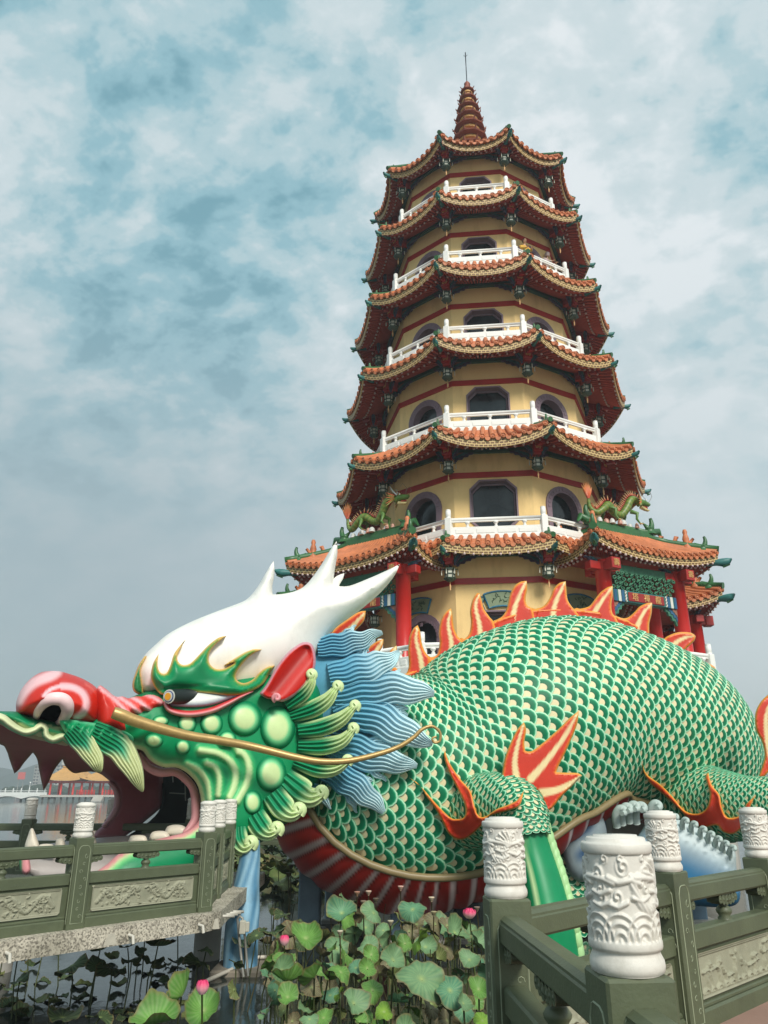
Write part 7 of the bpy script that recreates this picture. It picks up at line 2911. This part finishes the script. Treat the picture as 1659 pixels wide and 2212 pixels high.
# floodlight on a bent pole beside the column
FLO = paint('galvanised_pole', (150, 150, 142), rough=0.5, vary=.15, metal=.3)
fl = empty('floodlight', (-2.72, 14.0, 0), 0, 'small floodlight clamped to a hooked pole in front of the blue column', 'floodlight')
mb = MB()
mb.tube([at(x, y, 13.95) for x, y in ((526, 2110), (519, 2050), (514, 1995), (513, 1985), (518, 1979), (524, 1984), (524, 1992))], 0.022, 8, 0)
mb.tube([at(x, y, 13.95) for x, y in ((536, 2108), (532, 2060), (527, 2005))], 0.02, 8, 0)
mb.build('pole', [FLO], fl)
mb = MB()
p = at(524, 2003, 13.9)
mb.box(p.x - .05, p.x + .05, p.y - .04, p.y + .04, p.z - .10, p.z + .10, 0, bev=.012)
mb.box(p.x + .045, p.x + .11, p.y - .035, p.y + .035, p.z - .07, p.z + .08, 0, bev=.012)
mb.build('lamp_housing', [paint('lamp_housing', (188, 186, 170), rough=.5)], fl)
mb = MB()
hp = [(640, 2081, .12), (600, 2070, .13), (560, 2068, .14), (530, 2076, .12), (505, 2092, .09), (470, 2108, .07), (438, 2124, .06), (410, 2150, .05)]
mb.tube([onz(x, y, z) for x, y, z in catmull(hp, n=5)], 0.032, 8, 0)
tag(mb.build('hose', [paint('white_hose', (196, 190, 176), rough=.5)]), 'pale plastic hose lying across the mud by the footing', 'hose')

# ------------------------------------------------------------------ sculpted waves at the hind leg
WVM = paint('wave_paint', None, rough=0.5, vary=0.10, scale=2, dirt=((110, 116, 112), .25), dscale=2)


def c10(P): return tf(P, .4048, 987.5, 1645.8)


wv = empty('wave_sculpture', (7.2, 16.4, 0), 0, 'sculpted blue wave with white curling crests beneath the dragon hind leg', 'wave sculpture')
CR = [ (1160, 285), (1215, 305), (1262, 325), (1310, 352), (1352, 378), (1392, 404), (1430, 428), (1468, 452)]


def wv_col(px, py, d):
    y0 = 1645.8 + .4048 * (225 + max(0, (px - 1400)) * 1.18)
    t = sstep(20, 110, py - y0)
    return mixc(lin((190, 204, 204)), lin((28, 104, 146)), t)


mb = MB()
inflate(mb, outline(c10([(900, 470), (960, 400), (1010, 330), (1070, 270), (1160, 300), (1262, 340), (1352, 392), (1430, 442), (1480, 470), (1490, 560), (1490, 760), (1200, 760), (1000, 720), (900, 640)]), 8), lambda px, py: 16.5, 0.45, 0.5, 50, 9, wv_col, lambda px, py, d: 0.05 * math.sin((px + py * .6) * .35) * sstep(60, 20, d))
mb.build('wave_body', [WVM], wv)
mb = MB()
inflate(mb, outline(c10([(560, 260), (640, 180), (720, 200), (780, 300), (800, 420), (760, 560), (680, 640), (600, 600), (560, 450)]), 8), lambda px, py: 17.3, 0.3, 0.3, 40, 9, lambda px, py, d: mixc(lin((140, 156, 162)), lin((36, 80, 120)), sstep(14, 40, d) * (0.5 + 0.5 * math.sin((px * .5 + py) * .12))))
mb.build('wave_body', [WVM], wv)
for x, y in CR + [(870, 250), (900, 238), (938, 228), (975, 232), (1055, 222)]:
    mb = MB()
    px, py = c10([(x, y)])[0]
    big = 1.15 if 860 < x < 1070 else 0.7
    pts = catmull([(px - 6 * big, py + 34 * big), (px - 8 * big, py + 14 * big), (px - 2 * big, py + 1), (px + 7 * big, py + 1), (px + 9 * big, py + 8 * big), (px + 3 * big, py + 9 * big)], n=5)
    mb.tube([at(a, b, 16.2 - .012 * k) for k, (a, b) in enumerate(pts)], [(.075 - .04 * abs(k / len(pts) - .2)) * big for k in range(len(pts))], 8, 0, C=[lin((176, 190, 184))] * len(pts))
    mb.build('wave_crest', [WVM], wv)

# ------------------------------------------------------------------ lotus
rnd_ = random.Random(17)


def lotus_leaf(px, py, rx, kind, z=None, tilt=None, label=None, group='lotus leaves standing in the pond', world=None, dark=False):
    """one leaf: wavy cupped blade with radial veins, and its stalk down to the water"""
    if world is None:
        if z is None:
            z = rnd_.uniform(0.65, 1.15)
        c = onz(px, py, z)
        rr = rx / F * (c.y * CT + (c.z - CZ) * ST)
    else:
        c = Vector(world)
        rr = rx
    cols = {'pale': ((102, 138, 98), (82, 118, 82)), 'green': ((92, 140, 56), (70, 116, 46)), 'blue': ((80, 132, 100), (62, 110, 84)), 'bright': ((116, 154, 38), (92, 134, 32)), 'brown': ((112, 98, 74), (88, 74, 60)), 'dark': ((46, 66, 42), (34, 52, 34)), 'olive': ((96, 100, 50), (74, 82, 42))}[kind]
    ca, cb = lin(cols[0]), lin(cols[1])
    if tilt is None:
        tilt = (rnd_.uniform(0.15, 0.75), rnd_.uniform(0, 6.28))
    tl, ta = tilt
    axis = Vector((math.cos(ta), math.sin(ta), 0))
    Mx = Matrix.Rotation(tl, 3, Vector((-math.sin(ta), math.cos(ta), 0)))
    ph = [rnd_.uniform(0, 6.28) for _ in range(4)]
    cup = rnd_.choice((rnd_.uniform(-.25, 0), rnd_.uniform(.15, .6)))
    nA, nR = 44, 8
    mb = MB()
    rows, cc = [], []
    for i in range(nR + 1):
        t = i / nR
        rw, cw = [], []
        for j in range(nA):
            a = 2 * PI * j / nA
            wob = 0.26 * math.sin(2 * a + ph[0]) + 0.11 * math.sin(4 * a + ph[1]) + 0.06 * math.sin(9 * a + ph[2])
            rad = rr * t * (1 + 0.12 * math.sin(2 * a + ph[3]) * t + 0.06 * math.sin(3 * a + ph[2]) * t + 0.02 * math.sin(11 * a + ph[0]) * t)
            h = rr * (cup * t * t + wob * t ** 2.2 - 0.06 * (1 - t) ** 3)
            vein = abs(math.sin(a * 11)) ** 0.35
            h += rr * 0.012 * vein * t
            v = Mx @ Vector((rad * math.cos(a), rad * math.sin(a), h))
            rw.append(c + v)
            q = mixc(mixc(lin((150, 168, 104)), ca, sstep(0, .22, t)), cb, sstep(.3, 1.0, t) * .8)
            q = mixc(mixc(q, lin((150, 170, 116)), .28), q, sstep(0.2, .6, vein))
            ed = sstep(.90, 1.0, t + .04 * math.sin(7 * a + ph[1]))
            q = mixc(q, lin((122, 100, 66)), ed * (.75 if kind != 'bright' else .2))
            cw.append(q)
        rows.append(rw)
        cc.append(cw)
    mb.grid(rows, 0, True, cv=True, C=cc)
    ob = empty('lotus_leaf', (c.x, c.y, 0), 0, label, 'lotus leaf', group)
    mb.build('blade', [LEAFV], ob)
    if c.z > 0.12:
        mb = MB()
        fx, fy = c.x + rnd_.uniform(-.12, .12), c.y + rnd_.uniform(-.12, .12)
        top = c - Vector((0, 0, rr * .06 + .005))
        mb.tube([top, top.lerp(Vector((fx, fy, 0)), .35) + Vector((rnd_.uniform(-.03, .03), rnd_.uniform(-.03, .03), 0)), Vector((fx, fy, -0.15))], [0.009, 0.010, 0.011], 6, 0, C=[lin((70, 78, 46))] * 3)
        mb.build('stalk', [LEAFV], ob)
    return ob


def c9(P): return tf(P, .3968, 438.9, 1755.5)


TOW = -PI / 2      # lean towards the camera
LEAVES = [  # crop x, y, radius, kind, z, tilt amount, tilt direction, label
    (755, 545, 76, 'blue', 1.05, .75, TOW, 'round blue-green lotus leaf facing out just under the dragon belly'),
    (785, 472, 56, 'pale', 1.0, .4, .4, None), (930, 545, 66, 'pale', 1.1, .9, TOW + .9, None), (872, 552, 58, 'brown', 1.0, .9, 2.6, 'dark brown folded lotus leaf between two pale ones below the belly'),
    (1140, 525, 72, 'blue', 1.2, .75, TOW - .3, 'wavy blue-green lotus leaf with a pale edge under the belly, right of the seed heads'),
    (560, 680, 90, 'green', 1.0, .55, TOW + .2, 'broad green lotus leaf with a ragged rim right of the pink flower'), (445, 792, 60, 'green', .9, .65, TOW, 'small round green lotus leaf directly below a pink flower'),
    (605, 892, 82, 'green', 1.0, .85, 2.9, None), (690, 850, 50, 'blue', .9, .4, 0, None), (750, 865, 66, 'green', .95, .7, -.5, None), (830, 770, 52, 'brown', .8, .6, 1.0, None), (900, 720, 60, 'pale', 1.0, .6, TOW, None),
    (1035, 800, 80, 'pale', 1.25, .9, -.7, None), (1190, 900, 132, 'pale', 1.15, .7, TOW + .5, 'biggest pale green lotus leaf lying open in the lower middle'), (1345, 965, 92, 'blue', 1.05, .75, TOW + .4, 'blue-green lotus leaf leaning against the biggest pale one'),
    (922, 962, 70, 'green', .95, .8, TOW + .7, None), (820, 1035, 78, 'pale', 1.0, .9, TOW + .8, None), (460, 1002, 66, 'green', .9, .6, TOW, None), (370, 1045, 62, 'blue', .85, .7, 2.8, None), (168, 962, 46, 'olive', .8, 1.1, -.3, 'drooping olive lotus leaf hanging over the hose'),
    (1165, 690, 74, 'bright', 1.05, 1.0, 3.0, 'bright yellow-green folded lotus leaf in the middle of the pond'), (1265, 605, 62, 'brown', 1.0, 1.1, -.6, None), (1370, 650, 72, 'pale', 1.0, .9, -.7, None), (1490, 705, 62, 'pale', 1.0, 1.0, -.6, None), (1450, 800, 56, 'pale', .9, .8, TOW, None),
    (985, 1082, 52, 'bright', .85, .6, TOW, None), (1520, 1130, 52, 'bright', .8, .5, TOW, None), (1060, 1030, 60, 'blue', .8, .5, 1.4, None), (560, 1075, 52, 'pale', .7, .4, 0, None), (655, 1115, 56, 'green', .7, .5, TOW, None), (740, 985, 46, 'bright', .8, 1.0, 3.1, None),
    (1210, 730, 60, 'pale', .8, .7, TOW, None), (1080, 590, 52, 'olive', .9, .6, .3, None), (980, 640, 46, 'pale', .9, .8, TOW, None), (1100, 950, 58, 'brown', .8, .8, 0, None), (960, 870, 50, 'brown', .75, .9, 2, None), (1240, 1060, 56, 'brown', .85, 1.0, -.5, None), (1420, 1080, 60, 'blue', .8, .6, TOW, None), (1500, 960, 60, 'green', .9, .8, TOW, None),
    (640, 770, 44, 'brown', .7, .7, 1, None), (520, 980, 44, 'olive', .6, .6, 1, None), (860, 900, 40, 'brown', .6, .7, 2, None), (1330, 740, 46, 'brown', .8, .8, -.6, None), (1390, 880, 44, 'brown', .7, .7, 0, None), (1130, 1120, 60, 'olive', .7, .6, TOW, None), (880, 1110, 50, 'green', .7, .7, TOW, None), (1330, 1130, 56, 'brown', .7, .9, -.6, None),
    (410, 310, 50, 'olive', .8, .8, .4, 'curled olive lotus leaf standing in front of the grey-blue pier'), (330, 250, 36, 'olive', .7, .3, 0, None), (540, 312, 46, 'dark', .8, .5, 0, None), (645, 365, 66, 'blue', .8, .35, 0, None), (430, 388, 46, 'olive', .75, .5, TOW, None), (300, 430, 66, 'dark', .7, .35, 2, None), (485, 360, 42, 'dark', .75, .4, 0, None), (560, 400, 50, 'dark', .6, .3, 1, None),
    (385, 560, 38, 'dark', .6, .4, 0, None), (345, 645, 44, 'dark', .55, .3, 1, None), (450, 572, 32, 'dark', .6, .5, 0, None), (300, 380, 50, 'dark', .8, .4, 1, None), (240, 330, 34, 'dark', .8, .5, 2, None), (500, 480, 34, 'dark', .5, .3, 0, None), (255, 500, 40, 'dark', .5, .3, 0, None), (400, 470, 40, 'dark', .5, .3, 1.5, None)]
GEN = {'pale': 'pale greyish-green lotus leaf standing on its stalk among others', 'green': 'fresh mid-green lotus leaf standing on its stalk', 'blue': 'cool blue-green lotus leaf on its stalk', 'bright': 'bright yellow-green lotus leaf on its stalk', 'brown': 'withered brown lotus leaf with a crumpled rim', 'olive': 'dull olive lotus leaf curling on its stalk', 'dark': 'dark shaded lotus leaf standing under the statue'}
for x, y, r_, kd, z_, tl, ta, lab in LEAVES:
    px, py = c9([(x, y)])[0]
    lotus_leaf(px, py, r_ * .3968, kd, z_, (tl, ta), lab or GEN[kd], 'lotus leaves standing in the pond' if lab else kd + ' lotus leaves of the pond')
for px, py, r_, kd, z_, tl, ta, lab in ((334, 2206, 48, 'green', .75, .35, TOW, 'green lotus leaf cut by the bottom edge of the photo, left of the nearest flower'), (392, 2150, 40, 'green', .9, 1.0, 3.0, 'upright green lotus leaf behind the nearest pink flower'), (440, 2182, 40, 'green', .8, .7, TOW, 'green lotus leaf below the nearest pink flower'),
                                        (136, 2196, 40, 'dark', .18, .1, 0, 'dark leaf shape imitating a reflection near the lower left corner of the water'), (216, 2196, 28, 'dark', .2, .1, 0, 'small dark leaf shape imitating a reflection beside another on the left water')):  # last two: dark shapes added for leaf reflections in the water
    lotus_leaf(px, py, r_, kd, z_, (tl, ta), lab)
# leaves in the shade below the left walkway, mirrored in the water
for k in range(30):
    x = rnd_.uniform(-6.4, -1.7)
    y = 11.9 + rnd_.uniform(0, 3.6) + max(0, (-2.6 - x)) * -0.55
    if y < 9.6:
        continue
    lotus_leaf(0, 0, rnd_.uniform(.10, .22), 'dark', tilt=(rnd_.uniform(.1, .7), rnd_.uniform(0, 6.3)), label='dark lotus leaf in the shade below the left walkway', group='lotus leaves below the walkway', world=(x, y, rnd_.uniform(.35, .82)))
for k in range(85):
    px, py = c9([(rnd_.uniform(330, 1560), rnd_.uniform(600, 1190))])[0]
    kd = rnd_.choice(('brown', 'olive', 'pale', 'green', 'brown', 'blue', 'green', 'dark'))
    lotus_leaf(px, py, rnd_.uniform(34, 66) * .3968, kd, rnd_.uniform(.25, .8), (rnd_.uniform(.3, 1.15), rnd_.uniform(0, 6.28)), GEN[kd], kd + ' lotus leaves of the pond')
for k in range(38):
    px, py = c9([(rnd_.uniform(380, 1560), rnd_.uniform(560, 1200))])[0]
    kd = rnd_.choice(('pale', 'green', 'blue', 'brown', 'green', 'pale', 'olive'))
    lotus_leaf(px, py, rnd_.uniform(44, 84) * .3968, kd, rnd_.uniform(.55, .98), (rnd_.uniform(.4, 1.2), rnd_.choice((TOW, TOW + .6, -.6, 2.8, 1.2)) + rnd_.uniform(-.4, .4)), GEN[kd], kd + ' lotus leaves of the pond')
for k in range(46):  # dark discs added to imitate leaf reflections on the water
    px, py = rnd_.uniform(-10, 460), rnd_.uniform(2066, 2205)
    lotus_leaf(px, py, rnd_.uniform(9, 26), rnd_.choice(('dark', 'olive', 'dark')), .03, (rnd_.uniform(0, .10), rnd_.uniform(0, 6.3)), 'small dark disc imitating a leaf reflection on the open water before the walkway', 'imitated leaf reflections')
# loose stalks, thin and bare
for k in range(40):
    px, py = c9([(rnd_.uniform(250, 1500), rnd_.uniform(420, 1000))])[0]
    p = onz(px, py, rnd_.uniform(.3, .9))
    mb = MB()
    q = Vector((p.x + rnd_.uniform(-.25, .25), p.y + rnd_.uniform(-.1, .1), -.1))
    mb.tube([p, p.lerp(q, .5) + Vector((rnd_.uniform(-.06, .06), 0, 0)), q], [.006, .009, .010], 5, 0, C=[lin((74, 70, 44))] * 3)
    tag(mb.build('lotus_stalk', [LEAFV]), 'bare thin lotus stalk without leaf or flower in the pond', 'lotus stalk', 'bare lotus stalks')


def lotus_flower(px, py, r_, z, label, open_=.5):
    c = onz(px, py, z)
    rr = r_ / F * (c.y * CT + (c.z - CZ) * ST) * 1.45
    ob = empty('lotus_flower', (c.x, c.y, 0), 0, label, 'lotus flower', 'pink lotus flowers')
    for ring, (n, op, sc) in enumerate(((8, open_ * 1.35, 1.0), (7, open_ * .8, .95), (5, open_ * .35, .85))):
        for k in range(n):
            a0 = 2 * PI * (k + .5 * ring) / n
            mb = MB()
            rows, cc = [], []
            for i in range(8):
                t = i / 7
                w_ = rr * .42 * sc * math.sin(PI * min(1, t * .86 + .1)) ** .8 * (1 - .15 * t)
                ang = op * (.35 + .65 * t)
                rad = rr * (.10 + .62 * (.35 + op) * sc * math.sin(PI * min(1, .12 + (.82 - .25 * op) * t)))
                hz = rr * 1.45 * sc * t * math.cos(op * .8)
                rw, cw = [], []
                for j in range(5):
                    s = -1 + j / 2
                    rloc = rad - .18 * rr * s * s * (1 - .4 * t)
                    tang = s * w_
                    rw.append(c + Vector((rloc * math.cos(a0) - tang * math.sin(a0), rloc * math.sin(a0) + tang * math.cos(a0), hz - .4 * rr)))
                    cw.append(mixc(lin((244, 190, 196)), lin((214, 52, 104)), sstep(.1, .95, t + .1 * abs(s))))
                rows.append(rw)
                cc.append(cw)
            mb.grid(rows, 0, True, C=cc)
            mb.build('petal', [PET], ob)
    mb = MB()
    mb.tube([c - Vector((0, 0, .4 * rr)), Vector((c.x + .05, c.y + .03, z * .4)), Vector((c.x + .02, c.y, -.1))], [.009, .010, .011], 6, 0, C=[lin((86, 100, 52))] * 3)
    mb.build('stalk', [LEAFV], ob)


PET = paint('lotus_petal', None, rough=.6, vary=.08, scale=20)
lotus_flower(437, 2138, 14, 1.1, 'nearest pink lotus bud in front of big green leaves at lower left', .45)
for (x, y, r_, z_, lab, op) in ((442, 705, 26, 1.15, 'pink lotus flower above a small round leaf beside the blue column', .45), (1450, 557, 28, 1.2, 'pink lotus flower next to the nearest railing post', .7), (594, 305, 24, 1.0, 'dark pink lotus flower in the shade under the neck', .6)):
    px, py = c9([(x, y)])[0]
    lotus_flower(px, py, r_ * .3968, z_, lab, op)
PODM = paint('seed_pod', None, rough=.8, vary=.2, scale=20)
for (x, y, c_) in ((900, 428, (206, 176, 156)), (1075, 402, (214, 170, 156)), (1243, 462, (206, 186, 160)), (1255, 540, (150, 140, 106)), (745, 645, (196, 184, 160)), (1020, 590, (190, 178, 150)), (838, 432, (168, 120, 100)), (872, 482, (130, 112, 92)), (1490, 515, (120, 100, 90)), (940, 468, (90, 80, 66)), (480, 285, (70, 70, 50)), (465, 330, (70, 70, 50))):
    px, py = c9([(x, y)])[0]
    p = onz(px, py, 1.2 if y < 600 else 1.05)
    rr = 15 * .3968 / F * p.y
    ob = empty('lotus_pod', (p.x, p.y, 0), 0, 'flat-topped lotus seed head on a tall bare stalk', 'seed head', 'lotus seed heads')
    mb = MB()
    mb.lathe([(rr * .15, -rr * 1.3), (rr * .5, -rr * .9), (rr * .95, -rr * .1), (rr, rr * .1), (rr * .9, rr * .2), (rr * .1, rr * .25)], 14, 0, base=p, C=[mixc(lin(c_), lin((90, 84, 54)), .5)] * 3 + [lin(c_)] * 3)
    mb.build('pod', [PODM], ob)
    mb = MB()
    mb.tube([p - Vector((0, 0, rr * 1.2)), Vector((p.x + rnd_.uniform(-.05, .05), p.y, p.z * .5)), Vector((p.x + rnd_.uniform(-.1, .1), p.y, -.1))], .009, 6, 0, C=[lin((92, 84, 52))] * 3)
    mb.build('stalk', [LEAFV], ob)
# lotus carpet further out (left behind the walkway, and below the beard)
mb = MB()
rnd_ = random.Random(31)
for k in range(1500):
    if k % 3:
        x, y = rnd_.uniform(-9, 0.5), rnd_.uniform(24, 42)
        if (x + 4) ** 2 / 30 + (y - 32) ** 2 / 90 > 1.2:
            continue
    else:
        x, y = rnd_.uniform(-22, -7), rnd_.uniform(18.5, 26)
    z_ = rnd_.uniform(.05, .5)
    r_ = rnd_.uniform(.16, .36)
    tl, ta = rnd_.uniform(0, .6), rnd_.uniform(0, 6.28)
    Mx = Matrix.Rotation(tl, 3, Vector((math.cos(ta), math.sin(ta), 0)))
    col = lin(rnd_.choice(((112, 118, 60), (84, 104, 52), (136, 136, 84), (70, 92, 52), (120, 106, 70))))
    ctr = mb.vert((x, y, z_ - .03), mixc(col, lin((160, 164, 110)), .4))
    ring = []
    for j in range(11):
        a = 2 * PI * j / 11
        v = Mx @ Vector((r_ * math.cos(a), r_ * math.sin(a), .06 * math.sin(3 * a + ta)))
        ring.append(mb.vert((x + v.x, y + v.y, z_ + v.z), col))
    for j in range(11):
        mb.face((ctr, ring[j], ring[(j + 1) % 11]), 0, True)
    mb.tube([(x, y, z_ - .04), (x + .03, y, -.05)], .012, 4, 0, cap=False, C=[lin((76, 80, 48))] * 2)
tag(mb.build('lotus_carpet', [LEAFV]), kind='stuff')

# ------------------------------------------------------------------ air
HZM, t_, b_ = mk('haze_air')
t_.nodes.remove(b_)
pvn = t_.nodes.new('ShaderNodeVolumePrincipled')
pvn.inputs['Color'].default_value = (0.86, 0.92, 0.95, 1)
pvn.inputs['Density'].default_value = 0.0011
pvn.inputs['Anisotropy'].default_value = 0.2
t_.links.new(pvn.outputs[0], t_.nodes['Material Output'].inputs['Volume'])
mb = MB()
mb.box(-1350, 1350, -100, 1350, -2.0, 75.0, 0)
tag(mb.build('haze', [HZM]), kind='stuff')
